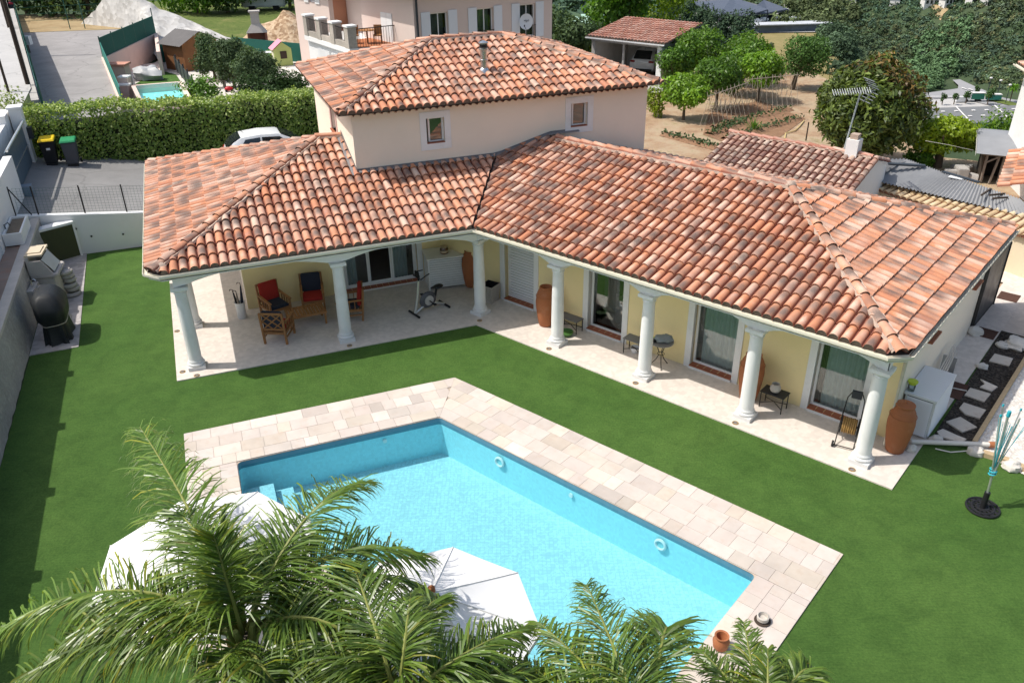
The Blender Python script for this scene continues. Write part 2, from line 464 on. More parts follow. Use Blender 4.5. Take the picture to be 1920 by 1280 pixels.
def pavemat(name, base, cell, dark, joint=.03, rnd=.25, blotch=.25):
    t = NT(name); co = t.coord('Object')
    v = t.n('ShaderNodeTexVoronoi', distance='CHEBYCHEV'); v.inputs['Scale'].default_value = 1/cell; v.inputs['Randomness'].default_value = .75
    t.l(t.mapping(co, ROT_B), v.inputs['Vector'])
    hs = t.n('ShaderNodeSeparateColor'); t.l(v.outputs['Color'], hs.inputs[0])
    c = t.ramp(hs.outputs[0], [(.1, sc(base, 1-rnd)), (.5, base), (.9, sc(base, 1+rnd*.6))])
    c = t.mix(t.ramp(v.outputs['Distance'], [(.42, 0), (.58, .45)]), c, dark)
    c = t.mix(blotch, c, t.ramp(t.noise(co, .8, 5, .65), [(.3, sc(base, .78)), (.7, sc(base, 1.12))]))
    nb = t.bump(v.outputs['Distance'], -.15, .01)
    return t.done(t.pbsdf(c, .75, 0, nb, .3))
MAT['terrace'] = pavemat('mottled_terrace_tile', (.64,.575,.515), .11, (.54,.475,.42), rnd=.13, blotch=.4)
MAT['pavegrey'] = pavemat('grey_paving', (.42,.39,.38), .18, (.26,.24,.23))

MAT['travertine'] = M('travertine_slab', (.57,.505,.455), .75, .16, 2.4, .25, 30, tint=True, stain=((.50,.37,.28), 4.5, .4), big=.8)
MAT['joint'] = M('slab_joint', (.46,.38,.31), .95, .2, 8, .2)

def gravelmat(name, cols, cell, bump=.8):
    t = NT(name); co = t.coord('Object')
    v = t.n('ShaderNodeTexVoronoi'); v.inputs['Scale'].default_value = 1/cell; t.l(co, v.inputs['Vector'])
    hs = t.n('ShaderNodeSeparateColor'); t.l(v.outputs['Color'], hs.inputs[0])
    c = t.ramp(hs.outputs[0], [(.1, cols[0]), (.5, cols[1]), (.9, cols[2])])
    c = t.mix(.3, c, t.ramp(t.noise(co, .7, 5, .6), [(.3, cols[0]), (.7, cols[2])]))
    return t.done(t.pbsdf(c, .9, 0, t.bump(v.outputs['Distance'], bump, .03), .2))
MAT['darkgravel'] = gravelmat('dark_gravel', [(.012,.010,.009), (.035,.028,.024), (.10,.085,.07)], .045)
MAT['whitegravel'] = gravelmat('white_gravel', [(.52,.47,.42), (.66,.62,.57), (.78,.75,.71)], .06)
MAT['whitemound'] = gravelmat('crushed_limestone', [(.44,.42,.39), (.55,.53,.50), (.66,.64,.61)], .35)
MAT['chips'] = gravelmat('wood_chips', [(.22,.13,.07), (.42,.29,.18), (.58,.45,.31)], .22)

def asphalt(name, base, var=.25):
    t = NT(name); co = t.coord('Object')
    c = t.ramp(t.noise(co, .5, 6, .65), [(.3, sc(base, 1-var)), (.7, sc(base, 1+var))])
    c = t.mix(.35, c, t.ramp(t.noise(co, 60, 2), [(.3, sc(base, .7)), (.7, sc(base, 1.3))]))
    v = t.n('ShaderNodeTexVoronoi', feature='DISTANCE_TO_EDGE'); v.inputs['Scale'].default_value = .22
    wv = t.n('ShaderNodeVectorMath', operation='ADD'); t.l(co, wv.inputs[0])
    nn = t.n('ShaderNodeTexNoise'); nn.inputs['Scale'].default_value = .8; t.l(co, nn.inputs['Vector']); t.l(nn.outputs['Color'], wv.inputs[1]); t.l(wv.outputs[0], v.inputs['Vector'])
    c = t.mix(t.ramp(v.outputs['Distance'], [(0, .4), (.012, 0)]), c, sc(base, .45))
    return t.done(t.pbsdf(c, .9, 0, t.bump(t.noise(co, 90, 2), .4, .01), .25))
MAT['drive'] = asphalt('grey_driveway', (.235,.23,.225))
MAT['drive2'] = asphalt('neighbour_driveway', (.30,.285,.28))
MAT['lane'] = asphalt('pale_concrete_lane', (.44,.43,.42), .15)
MAT['road'] = asphalt('far_road', (.30,.30,.31), .1)

def soilmat(name, stops, s1=.5, s2=5):
    t = NT(name); co = t.coord('Object')
    c = t.ramp(t.noise(co, s1, 6, .7), stops)
    c = t.mix(.35, c, t.ramp(t.noise(co, s2, 5, .7), [(.3, sc(stops[0][1], .8)), (.7, stops[-1][1])]))
    return t.done(t.pbsdf(c, .95, 0, t.bump(t.noise(co, s2*4, 4, .7), .6, .05), .1))
MAT['soil'] = soilmat('dry_garden_soil', [(.33, (.27,.155,.10)), (.45, (.42,.28,.19)), (.56, (.50,.39,.28)), (.66, (.27,.235,.11))], .5, 5)
MAT['tilled'] = soilmat('tilled_soil', [(.3, (.20,.11,.065)), (.7, (.34,.21,.13))], 2, 12)
MAT['meadow'] = soilmat('meadow_grass', [(.3, (.055,.10,.022)), (.55, (.10,.155,.035)), (.72, (.26,.23,.10))], .25, 3)
MAT['dryfield'] = soilmat('dry_field', [(.3, (.17,.16,.06)), (.6, (.28,.23,.10)), (.8, (.38,.29,.17))], .06, .6)
MAT['dirt'] = soilmat('ochre_dirt', [(.3, (.30,.20,.11)), (.55, (.44,.33,.20)), (.75, (.30,.27,.13))], .5, 5)
MAT['terrain'] = soilmat('valley_ground', [(.3, (.035,.060,.03)), (.52, (.055,.085,.045)), (.75, (.085,.105,.055))], .06, 1.1)

MAT['leaf'] = leafmat('citrus_leaf', (.105,.215,.024))
MAT['leaf_lime'] = leafmat('lime_green_leaf', (.26,.38,.02))
MAT['leaf_dark'] = leafmat('dark_leaf', (.038,.075,.022), .2, .6, .2)
MAT['leaf_olive'] = leafmat('olive_leaf', (.088,.135,.062), .2, .65, .15)
MAT['leaf_hedge'] = leafmat('hedge_leaf', (.15,.215,.045), .3)
MAT['leaf_mango'] = leafmat('broad_leaf', (.095,.145,.032), .25)
MAT['leaf_far'] = leafmat('far_wood_leaf', (.098,.150,.088), .1, .85, .05)  # paler, bluer base: distance haze put into the leaf colour
MAT['leaf_palm'] = leafmat('palm_leaflet', (.098,.168,.025), .25, .36, .5)
MAT['rachis'] = M('palm_rachis', (.22,.24,.06), .55, .2, 4, .1)
# ------------------------------------------------------------------ clay tile slopes
PITCH, ROW = .236, .44
PROF = [(0,.0),(.016,-.012),(.034,-.012),(.046,.012),(.062,.052),(.10,.086),(.154,.100),(.208,.086),(.246,.052),(.258,.014),(.262,.0)]

def tile_slope(mesh_out, start, e, s, width, length, clips, seed=0, pitch=PITCH, row=ROW, sag=0.0, hs=.98):
    """start: 3D corner of the eave; e along the eave, s up the slope (unit, 3D). clips: list of (point, outward normal)"""
    q = random.Random(seed)
    n = e.cross(s).normalized()
    if n.z < 0: n = -n
    ncol = int(width/pitch)+1; nrow = int(length/row)+1
    mb = MB(); kx = pitch/.262
    for i in range(ncol):
        wob = q.uniform(-.006, .006)
        for j in range(nrow):
            cx, cy = (i+.5)*pitch, (j+.5)*row
            P = start + e*cx + s*cy
            if any((P-c[0]).dot(c[1]) > .45 for c in clips): continue
            mb.color = (min(1, max(0, q.gauss(.49, .19))), q.random(), q.random())
            lift = .040+q.uniform(-.005, .011); dy = q.uniform(-.008, .008)
            y0, y1 = j*row-.03+dy, (j+1)*row+.005
            vs = []; uv = []
            for x, h in PROF:
                X = (x-.131)*1.05+.131; base = start + e*(i*pitch+X*kx+wob)
                vs.append(base + s*y0 + n*(h*hs*1.06+lift)); uv.append((x/.262, 0))
            for x, h in PROF:
                X = (x-.131)*.96+.131; base = start + e*(i*pitch+X*kx+wob)
                vs.append(base + s*y1 + n*(h*hs*.92)); uv.append((x/.262, 1))
            m = len(PROF)
            for x, h in PROF:
                X = (x-.131)*1.05+.131; base = start + e*(i*pitch+X*kx+wob)
                vs.append(base + s*(y0+.004) + n*(h*hs*1.06+lift-.034)); uv.append((x/.262, 0))
            fs = [(k, k+1, m+k+1, m+k) for k in range(m-1)]
            mb.mi = 0; mb.add(vs, fs, uv)
            b = len(mb.v)-len(vs)
            mb.mi = 1 if j == 0 else 2
            for k in range(m-1):
                mb.f.append([b+2*m+k, b+2*m+k+1, b+k+1, b+k]); mb.m.append(mb.mi); mb.c.append(mb.color)
                mb.uv.append([uv[2*m+k], uv[2*m+k+1], uv[k+1], uv[k]])
            if j == 0:      # mortar closing the open end over the gutter
                for k in range(3, 9):
                    x0, x1 = PROF[k][0], PROF[k+1][0]
                    A = [start+e*(i*pitch+x0*kx)+s*(y0+.02)+n*.0, start+e*(i*pitch+x1*kx)+s*(y0+.02)+n*.0]
                    w = [A[0], A[1], A[1]+n*(PROF[k+1][1]*hs+lift-.02), A[0]+n*(PROF[k][1]*hs+lift-.02)]
                    mb.mi = 1; mb.add(w, [(0, 1, 2, 3)], [(0, 0)]*4)
    me = bpy.data.meshes.new('slope'); me.from_pydata([tuple(p) for p in mb.v], [], mb.f)
    me.polygons.foreach_set('material_index', mb.m)
    at_ = me.color_attributes.new('tint', 'FLOAT_COLOR', 'CORNER'); arr = []
    for f, c in zip(mb.f, mb.c): arr.extend([c[0], c[1], c[2], 1.0]*len(f))
    at_.data.foreach_set('color', arr)
    ul = me.uv_layers.new(name='tuv'); arr = []
    for u in mb.uv:
        for p in u: arr.extend(p)
    ul.data.foreach_set('uv', arr)
    bm = bmesh.new(); bm.from_mesh(me); bpy.data.meshes.remove(me)
    for c in clips:
        bmesh.ops.bisect_plane(bm, geom=bm.verts[:]+bm.edges[:]+bm.faces[:], plane_co=c[0], plane_no=c[1], clear_outer=True, dist=1e-5)
    tmp = bpy.data.meshes.new('slope'); bm.to_mesh(tmp); bm.free()
    mesh_out.append(tmp)

def join_slopes(name, parts, mats, parent):
    bm = bmesh.new()
    for p in parts: bm.from_mesh(p)
    inv = wm(parent).inverted()
    bmesh.ops.transform(bm, matrix=inv, verts=bm.verts)
    me = bpy.data.meshes.new(name); bm.to_mesh(me); bm.free()
    for p in parts: bpy.data.meshes.remove(p)
    for m in mats: me.materials.append(m)
    me.shade_smooth(); me.set_sharp_from_angle(angle=R(50))
    o = bpy.data.objects.new(name, me); col.objects.link(o); o.parent = parent
    return o

def caps(mb, mm, p, q, r=.115, seg=.42, seed=0, lift=.05, mort=.09):
    """ridge and hip tiles along p-q with lumpy mortar below them"""
    p, q = Vector(p), Vector(q); L = (q-p).length; d = (q-p)/L; k = random.Random(seed)
    side = d.cross(Vector((0,0,1))).normalized(); up = side.cross(d).normalized()
    n = max(1, int(L/seg)); sg = L/n
    for i in range(n):
        mb.color = (min(1, max(0, k.gauss(.48, .2))), k.random(), k.random())
        a = p + d*(i*sg-.04) + up*(lift+.03); b = p + d*((i+1)*sg+.02) + up*lift
        vs = []; uv = []; m = 9
        for P, rr, t in ((a, r*1.08, 0), (b, r*.92, 1), (a+d*.005, r*1.08-.02, 0)):
            for x in range(m):
                th = PI*x/(m-1)
                vs.append(P + side*(math.cos(th)*rr) + up*(math.sin(th)*rr*.85)); uv.append((x/(m-1), t))
        fs = [(x, x+1, m+x+1, m+x) for x in range(m-1)]
        mb.mi = 0; mb.add(vs, fs, uv)
        b0 = len(mb.v)-len(vs)
        for x in range(m-1):
            mb.f.append([b0+2*m+x, b0+2*m+x+1, b0+x+1, b0+x]); mb.m.append(1); mb.c.append(mb.color); mb.uv.append([(0, 0)]*4)
    if mm is not None:      # continuous lumpy mortar bed along both sides
        nn = max(4, int(L/.07)); o3 = Vector((seed*7.3, 0, 0))
        for sd in (-1, 1):
            vs = []
            for i in range(nn+1):
                P = p+d*(L*i/nn); a1 = mnoise.noise(P*3.1+o3*sd); a2 = mnoise.noise(P*7+o3)
                for w_, h_ in ((.7, .055), (1.0+.12*a1, .07+.03*a2), (1.25+.35*a1+.15*a2, .075+.02*a2), (1.4+.45*a1, .015)):
                    vs.append(P+side*(sd*r*w_)+up*(h_+lift-.03))
            fs = []
            for i in range(nn):
                for j in range(3): fs.append((i*4+j, (i+1)*4+j, (i+1)*4+j+1, i*4+j+1) if sd > 0 else (i*4+j, i*4+j+1, (i+1)*4+j+1, (i+1)*4+j))
            mm.add(vs, fs)

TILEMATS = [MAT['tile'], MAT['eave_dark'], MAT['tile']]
T = .30                              # roof pitch
CT = 1/math.sqrt(1+T*T)
def V3(v2, z=0.0): return Vector((v2.x, v2.y, z))
def slope_dir(v2): return Vector((v2.x*CT, v2.y*CT, T*CT))
EZ = 2.93                            # eave height of the low roof

# ================================================================== THE VILLA
villa = thing('villa', 'cream rendered villa with terracotta tile roofs and a colonnade around the pool lawn', 'house', (O.x, O.y, 0), ROT_B)

K = (0.060, -3.089)                  # inner wall corner: u in the left frame / u in the right frame
VA, VB = 3.55, 1.75                  # wall planes behind the two colonnades

def wall_run(mb, F, u0, u1, v, z0, z1, th, openings, sgn=1):
    """wall with its face on plane v, thickness th away from the viewer; openings (ua, ub, za, zb)"""
    def bx(a, b, c, d):
        if b-a < 1e-4 or d-c < 1e-4: return
        mb.add([F(a, v, c), F(b, v, c), F(b, v+th, c), F(a, v+th, c), F(a, v, d), F(b, v, d), F(b, v+th, d), F(a, v+th, d)],
               [(0,3,2,1),(4,5,6,7),(0,1,5,4),(1,2,6,5),(2,3,7,6),(3,0,4,7)])
    u = u0
    for (a, b, c, d) in sorted(openings):
        bx(u, a, z0, z1); bx(a, b, z0, c); bx(a, b, d, z1); u = b
    bx(u, u1, z0, z1)

# openings: sliding door of the left wing, four french doors of the right wing
slide = (-3.05, -.72, .10, 2.30)
doors = [(-.40, .72, .12, 2.32), (2.66, 3.80, .12, 2.32), (5.92, 7.10, .12, 2.32), (9.08, 10.24, .12, 2.32)]
w = MB()
wall_run(w, fa, -6.0, K[0]+.25, VA, 0, 2.9, .25, [slide])
wall_run(w, fb, K[1]-.1, 10.95, VB, 0, 2.9, .25, doors)
w.build('porch_wall', MAT['yellow'], villa)
w = MB()
def fC(v, u, z): return fb(u, v, z)                      # gable side: runs along v
w.add([fb(10.955, VB+.01, 0), fb(10.955, 8.9, 0), fb(10.72, 8.9, 0), fb(10.72, VB+.26, 0), fb(10.955, VB+.01, 2.9), fb(10.955, 8.9, 2.9), fb(10.72, 8.9, 2.9), fb(10.72, VB+.26, 2.9)],
      [(3,2,1,0),(4,5,6,7),(0,1,5,4),(1,2,6,5),(2,3,7,6),(3,0,4,7)])
w.add([fa(-6.003, VA+.003, 0), fa(-5.75, VA+.26, 0), fa(-5.75, 9.9, 0), fa(-6.003, 9.9, 0), fa(-6.003, VA+.003, 2.9), fa(-5.75, VA+.26, 2.9), fa(-5.75, 9.9, 2.9), fa(-6.003, 9.9, 2.9)],
      [(3,2,1,0),(4,5,6,7),(0,1,5,4),(1,2,6,5),(2,3,7,6),(3,0,4,7)])
w.add([fa(-5.75, 9.65, 0), fa(7.0, 9.65, 0), fa(7.0, 9.9, 0), fa(-5.75, 9.9, 0), fa(-5.75, 9.65, 2.9), fa(7.0, 9.65, 2.9), fa(7.0, 9.9, 2.9), fa(-5.75, 9.9, 2.9)],
      [(3,2,1,0),(4,5,6,7),(0,1,5,4),(1,2,6,5),(2,3,7,6),(3,0,4,7)])
w.add([fb(-2.0, 8.65, 0), fb(10.72, 8.65, 0), fb(10.72, 8.9, 0), fb(-2.0, 8.9, 0), fb(-2.0, 8.65, 2.9), fb(10.72, 8.65, 2.9), fb(10.72, 8.9, 2.9), fb(-2.0, 8.9, 2.9)],
      [(3,2,1,0),(4,5,6,7),(0,1,5,4),(1,2,6,5),(2,3,7,6),(3,0,4,7)])
# small gable windows' surrounds are parts below
w.build('outer_wall', MAT['beige'], villa)

# ---- upper storey
UW = [(-.27, .28, 4.49, 5.22), (4.32, 4.89, 4.50, 5.22)]
UV_, UZ = 3.16, 5.62
w = MB()
wall_run(w, fa, -2.4, 6.95, UV_, 3.2, UZ, .25, UW)
def fside(v, u, z): return fa(u, v, z)
# left side wall with one slim window
def side_wall(mb, u, v0, v1, z0, z1, th, ops):
    def bx(a, b, c, d):
        if b-a < 1e-4 or d-c < 1e-4: return
        mb.add([fa(u, a, c), fa(u, b, c), fa(u+th, b, c), fa(u+th, a, c), fa(u, a, d), fa(u, b, d), fa(u+th, b, d), fa(u+th, a, d)],
               [(0,1,2,3),(7,6,5,4),(0,4,5,1),(1,5,6,2),(2,6,7,3),(3,7,4,0)])
    v = v0
    for (a, b, c, d) in ops:
        bx(v, a, z0, z1); bx(a, b, z0, c); bx(a, b, d, z1); v = b
    bx(v, v1, z0, z1)
side_wall(w, -2.4, UV_+.25, 9.9, 3.0, UZ, .25, [(5.9, 6.7, 4.35, 5.3)])
side_wall(w, 6.7, UV_+.25, 9.9, 3.0, UZ, .25, [])
w.add([fa(-2.15, 9.65, 3), fa(6.7, 9.65, 3), fa(6.7, 9.9, 3), fa(-2.15, 9.9, 3), fa(-2.15, 9.65, UZ), fa(6.7, 9.65, UZ), fa(6.7, 9.9, UZ), fa(-2.15, 9.9, UZ)],
      [(3,2,1,0),(4,5,6,7),(0,1,5,4),(1,2,6,5),(2,3,7,6),(3,0,4,7)])
w.build('upper_wall', MAT['beige'], villa)

def fbox(mb, F, u0, u1, v0, v1, z0, z1):
    mb.add([F(u0, v0, z0), F(u1, v0, z0), F(u1, v1, z0), F(u0, v1, z0), F(u0, v0, z1), F(u1, v0, z1), F(u1, v1, z1), F(u0, v1, z1)],
           [(0,3,2,1),(4,5,6,7),(0,1,5,4),(1,2,6,5),(2,3,7,6),(3,0,4,7)])

def frame_rect(mb, F, u0, u1, z0, z1, v0, v1, t):
    fbox(mb, F, u0, u0+t, v0, v1, z0, z1); fbox(mb, F, u1-t, u1, v0, v1, z0, z1)
    fbox(mb, F, u0+t, u1-t, v0, v1, z0, z0+t); fbox(mb, F, u0+t, u1-t, v0, v1, z1-t, z1)

for (a, b, c, d) in UW:
    f = MB()
    frame_rect(f, fa, a+.09, b, c, d, UV_+.13, UV_+.19, .05)
    fr = f.build('window', MAT['whiteframe'], villa)
    f = MB(); t_ = .185
    fbox(f, fa, a-t_, a, UV_-.022, UV_+.02, c-t_, d+t_); fbox(f, fa, b, b+t_, UV_-.022, UV_+.02, c-t_, d+t_)
    fbox(f, fa, a, b, UV_-.022, UV_+.02, d, d+t_); fbox(f, fa, a, b, UV_-.022, UV_+.02, c-t_, c-.004)
    f.build('surround', MAT['white'], fr)
    f = MB(); fbox(f, fa, a+.14, b-.05, UV_+.155, UV_+.16, c+.05, d-.05); f.build('pane', MAT['glass'], fr)
    f = MB(); fbox(f, fa, a, b, UV_+.27, UV_+.29, c, d)
    f.build('blind', M('window_interior', (.16,.15,.14), .9, .4, 4) if a < 0 else M('net_curtain', (.42,.38,.35), .9, .15, 6), fr)
    f = MB()
    for k in range(4):
        uu = a+(b-a)*k/4
        fbox(f, fa, uu+.004, uu+(b-a)/4-.004, UV_-.02, UV_+.13, c-.003, c+.018)
    f.build('sill', MAT['redtile'], fr)
# left side window (slim, seen edge on)
f = MB(); fl = lambda v, u, z: fa(u, v, z)
frame_rect(f, fl, 5.9, 6.7, 4.35, 5.3, -2.28, -2.22, .05); fr = f.build('window', MAT['whiteframe'], villa)
f = MB(); fbox(f, fl, 5.94, 6.66, -2.26, -2.25, 4.40, 5.26); f.build('pane', MAT['glass'], fr)
f = MB(); fbox(f, fl, 5.72, 5.9, -2.42, -2.38, 4.17, 5.48); fbox(f, fl, 6.7, 6.88, -2.42, -2.38, 4.17, 5.48); fbox(f, fl, 5.9, 6.7, -2.42, -2.38, 5.3, 5.48)
f.build('surround', M('rosy_surround', (.60,.42,.38), .8, .08), fr)
f = MB(); fbox(f, fl, 5.85, 6.75, -2.47, -2.28, 4.31, 4.35); f.build('sill', MAT['redtile'], fr)

# ---- french doors of the right wing
def curtain(mb, F, u0, u1, v, z0, z1, amp=.03, waves=9, seed=0):
    n = waves*6; q = random.Random(seed); ph = q.uniform(0, 6)
    vs = []
    for i in range(n+1):
        t = i/n; u = u0+(u1-u0)*t
        d = amp*math.sin(t*waves*2*PI+ph+.8*math.sin(5*t+ph))
        vs += [F(u, v+d*.6, z1), F(u+.01*math.sin(9*t), v+d, z0)]
    mb.add(vs, [(2*i, 2*i+1, 2*i+3, 2*i+2) for i in range(n)])

MAT['curtain'] = M('sheer_curtain', (.74,.76,.76), .9, .08, 3, 0)
MAT['curtain_dark'] = M('dark_drape', (.045,.06,.06), .95, .25, 4, .2, 60)
MAT['floor_in'] = M('interior_floor', (.22,.19,.17), .6, .15, 2)
for k, (a, b, c, d) in enumerate(doors):
    P = villa
    f = MB(); frame_rect(f, fb, a, b, c, d, VB+.15, VB+.21, .055)
    dr = f.build('roller_shutter_door' if k == 0 else 'french_door', MAT['whiteframe'], P)
    f = MB(); t_ = .17; zz = d+.12
    fbox(f, fb, a-t_, a, VB-.03, VB+.15, 0.03, zz); fbox(f, fb, b, b+t_, VB-.03, VB+.15, 0.03, zz); fbox(f, fb, a, b, VB-.03, VB+.15, d, zz)
    f.build('surround', MAT['white'], dr)
    f = MB(); n = 6
    fbox(f, fb, a-.0, b, VB-.075, VB+.14, .03, .098)
    f.build('step', MAT['white'], dr)
    f = MB()
    for i in range(n):
        u0_ = a+(b-a)*i/n; fbox(f, fb, u0_+.006, u0_+(b-a)/n-.006, VB-.07, VB+.15, .099, .123)
    f.build('sill', MAT['redtile'], dr)
    if k == 0:
        f = MB()
        for i in range(24):
            z = c+.06+i*(d-c-.11)/24; h = (d-c-.11)/24
            f.add([fb(a+.056, VB+.135, z+.008), fb(b-.056, VB+.135, z+.008), fb(b-.056, VB+.118, z+h*.5), fb(a+.056, VB+.118, z+h*.5), fb(b-.056, VB+.135, z+h), fb(a+.056, VB+.135, z+h)],
                  [(0,1,2,3),(3,2,4,5)])
        f.build('shutter', MAT['plastic_wh'], dr)
        continue
    f = MB(); fbox(f, fb, a+.055, b-.055, VB+.18, VB+.186, c+.055, d-.055); f.build('pane', MAT['glass'], dr)
    f = MB()
    if k == 1:
        curtain(f, fb, a+.30, b-.45, VB+.30, c-.05, d, .03, 6, k)
        f.build('curtain', M('grey_sheer', (.20,.20,.20), .9, .1), dr)
        g = MB(); fbox(g, fb, a+.1, b+.3, VB+.75, VB+1.6, .1, .55); 
        g.sphere(fb(a+.35, VB+.8, .75), (.22,.1,.2), 10, 6, .2); g.sphere(fb(a+.75, VB+.8, .72), (.24,.1,.2), 10, 6, .2, 3)
        g.build('bed', M('bed_linen', (.50,.46,.45), .9, .1), dr)
    else:
        curtain(f, fb, a+.16, b-.02, VB+.30, c-.05, d, .028, 9, k); f.build('curtain', MAT['curtain'], dr)
        g = MB(); curtain(g, fb, a-.02, a+.17, VB+.33, c-.05, d, .03, 3, k+9); g.build('drape', MAT['curtain_dark'], dr)
    g = MB(); fbox(g, fb, a-.4, b+.4, VB+.27, VB+2.2, .085, .10); g.build('inner_floor', MAT['floor_in'], dr)

# ---- sliding door of the left wing
a, b, c, d = slide
f = MB(); frame_rect(f, fa, a, b, c, d, VA+.12, VA+.21, .06)
sd = f.build('sliding_door', MAT['whiteframe'], villa)
f = MB(); w3 = (b-a-.12)/3
for k in range(3):
    u0_ = a+.06+k*w3; frame_rect(f, fa, u0_+.002, u0_+w3-.002, c+.062, d-.062, VA+.13+.028*(k % 2), VA+.158+.028*(k % 2), .05)
f.build('sash', MAT['whiteframe'], sd)
f = MB()
for k in (0, 2): fbox(f, fa, a+.06+k*w3+.05, a+.06+(k+1)*w3-.05, VA+.14, VA+.146, c+.11, d-.11)
f.build('pane', MAT['glass'], sd)
f = MB(); fbox(f, fa, b, b+.17, VA-.03, VA+.12, .03, d+.12); fbox(f, fa, a-.17, a, VA-.03, VA+.12, .03, d+.12); fbox(f, fa, a, b, VA-.03, VA+.12, d, d+.12)
f.build('surround', MAT['white'], sd)
f = MB()
for i in range(12):
    u0_ = a+(b-a)*i/12; fbox(f, fa, u0_+.005, u0_+(b-a)/12-.005, VA-.09, VA+.12, .075, .101)
f.build('sill', MAT['redtile'], sd)
f = MB(); fbox(f, fa, a, b, VA-.10, VA+.11, .03, .074); f.build('step', MAT['white'], sd)
f = MB(); curtain(f, fa, a+1.62, a+2.1, VA+.42, c, d, .05, 5, 3); f.build('curtain', MAT['curtain'], sd)
f = MB(); curtain(f, fa, a+.02, a+.45, VA+.42, c, d, .04, 4, 5); f.build('curtain', MAT['curtain'], sd)
f = MB(); fbox(f, fa, a-1, b+.6, VA+.27, VA+4, .085, .10); f.build('inner_floor', MAT['floor_in'], sd)

# gable side: two small high windows with brown sills, and the far gate is a thing of its own
fg = lambda v, u, z: fb(u, v, z)
for v0 in (3.0, 6.6):
    f = MB(); fbox(f, fg, v0, v0+.75, 10.94, 10.975, 2.0, 2.6); fr = f.build('window', MAT['white'], villa)
    f = MB(); fbox(f, fg, v0+.1, v0+.65, 10.975, 10.979, 2.05, 2.5); f.build('pane', MAT['darkglass'], fr)
    f = MB(); fbox(f, fg, v0+.02, v0+.73, 10.98, 11.12, 1.95, 1.999); f.build('sill', MAT['redtile'], fr)

# ---- columns
def column_mb(mb, p):
    x, y = p.x, p.y
    c_, s_ = None, None
    F = fa if mb.fr == 'a' else fb
    u0_, v0_ = mb.uv0
    fbox(mb, F, u0_-.215, u0_+.215, v0_-.215, v0_+.215, .03, .13)
    prof = [(.215,.13),(.225,.15),(.225,.18),(.205,.205),(.185,.21),(.195,.235),(.19,.26),(.172,.28),(.168,.31),(.167,.8),(.160,1.5),(.146,2.16),(.146,2.19),(.165,2.195),(.168,2.215),(.150,2.225),(.152,2.25),(.185,2.29),(.197,2.31)]
    mb.lathe(prof, (x, y, 0), 28)
    fbox(mb, F, u0_-.21, u0_+.21, v0_-.21, v0_+.21, 2.31, 2.385)
COLS = [('a', -7.60, .56), ('a', -7.55, 3.05), ('a', -3.64, .55), ('b', -.40, .62), ('b', 2.48, .58), ('b', 5.27, .57), ('b', 8.08, .55), ('b', 10.80, .53)]
for fr_, u_, v_ in COLS:
    mb = MB(); mb.fr = fr_; mb.uv0 = (u_, v_)
    column_mb(mb, (fa if fr_ == 'a' else fb)(u_, v_))
    mb.build('column', MAT['white'], villa, smooth=35, bevel=0)

# ---- arched beams on the columns
def beam(mb, F, us, v, th=.24, z1=2.74, zlow=2.386, zhigh=2.66):
    """us: column positions; shallow basket arches between them"""
    n = 14
    for a, b in zip(us[:-1], us[1:]):
        pts = []
        for i in range(n+1):
            t = i/n; u = a+(b-a)*t
            dd = min(t, 1-t)*abs(b-a)
            k = max(0, min(1, (dd-.18)/(abs(b-a)/2-.18))); z = zlow+(zhigh-zlow)*math.sin(k*PI/2)**.75
            pts.append((u, z))
        vs = []
        for u, z in pts: vs += [F(u, v-th/2, z), F(u, v+th/2, z), F(u, v+th/2, z1), F(u, v-th/2, z1)]
        fs = []
        for i in range(n):
            A, B = 4*i, 4*i+4
            fs += [(A, B, B+1, A+1), (A+1, B+1, B+2, A+2), (A+3, B+3, B, A)]
        mb.add(vs, fs)
mb = MB()
beam(mb, fa, [-7.72, -3.64, .30], .56)
beam(mb, fb, [-.46, 2.48, 5.27, 8.08, 10.92], .56)
beam(mb, lambda s, q, z: fa(q, s, z), [.44, 3.05, 9.8], -7.58)
beam(mb, lambda s, q, z: fb(q, s, z), [.44, VB], 10.83, .22)
mb.build('beam', MAT['white'], villa)

# ---- soffit
E2a = fa(0, 0)
def corner(va, vb):
    # intersection of left-frame line v=va with right-frame line v=vb
    A = Matrix(((UA.x, -UB.x), (UA.y, -UB.y)))
    r = NB*vb - NA*va
    s = A.inverted() @ r
    return O + UA*s.x + NA*va
eL, eR, eB, eC = -8.22, 11.24, 9.05, 10.2       # eave edges
V0 = .08
ch = .30
pts = [fa(eL, V0+ch), fa(eL+ch, V0), V3(corner(V0, V0)), fb(eR-ch, V0), fb(eR, V0+ch), fb(eR, eB), fb(10.95, eB), fb(10.95, VB), V3(corner(VA, VB)), fa(-6.0, VA), fa(-6.0, eC), fa(eL, eC)]
s_ = MB(); s_.prism([(p.x, p.y) for p in pts], 2.745, 2.765); s_.build('soffit', MAT['white'], villa)

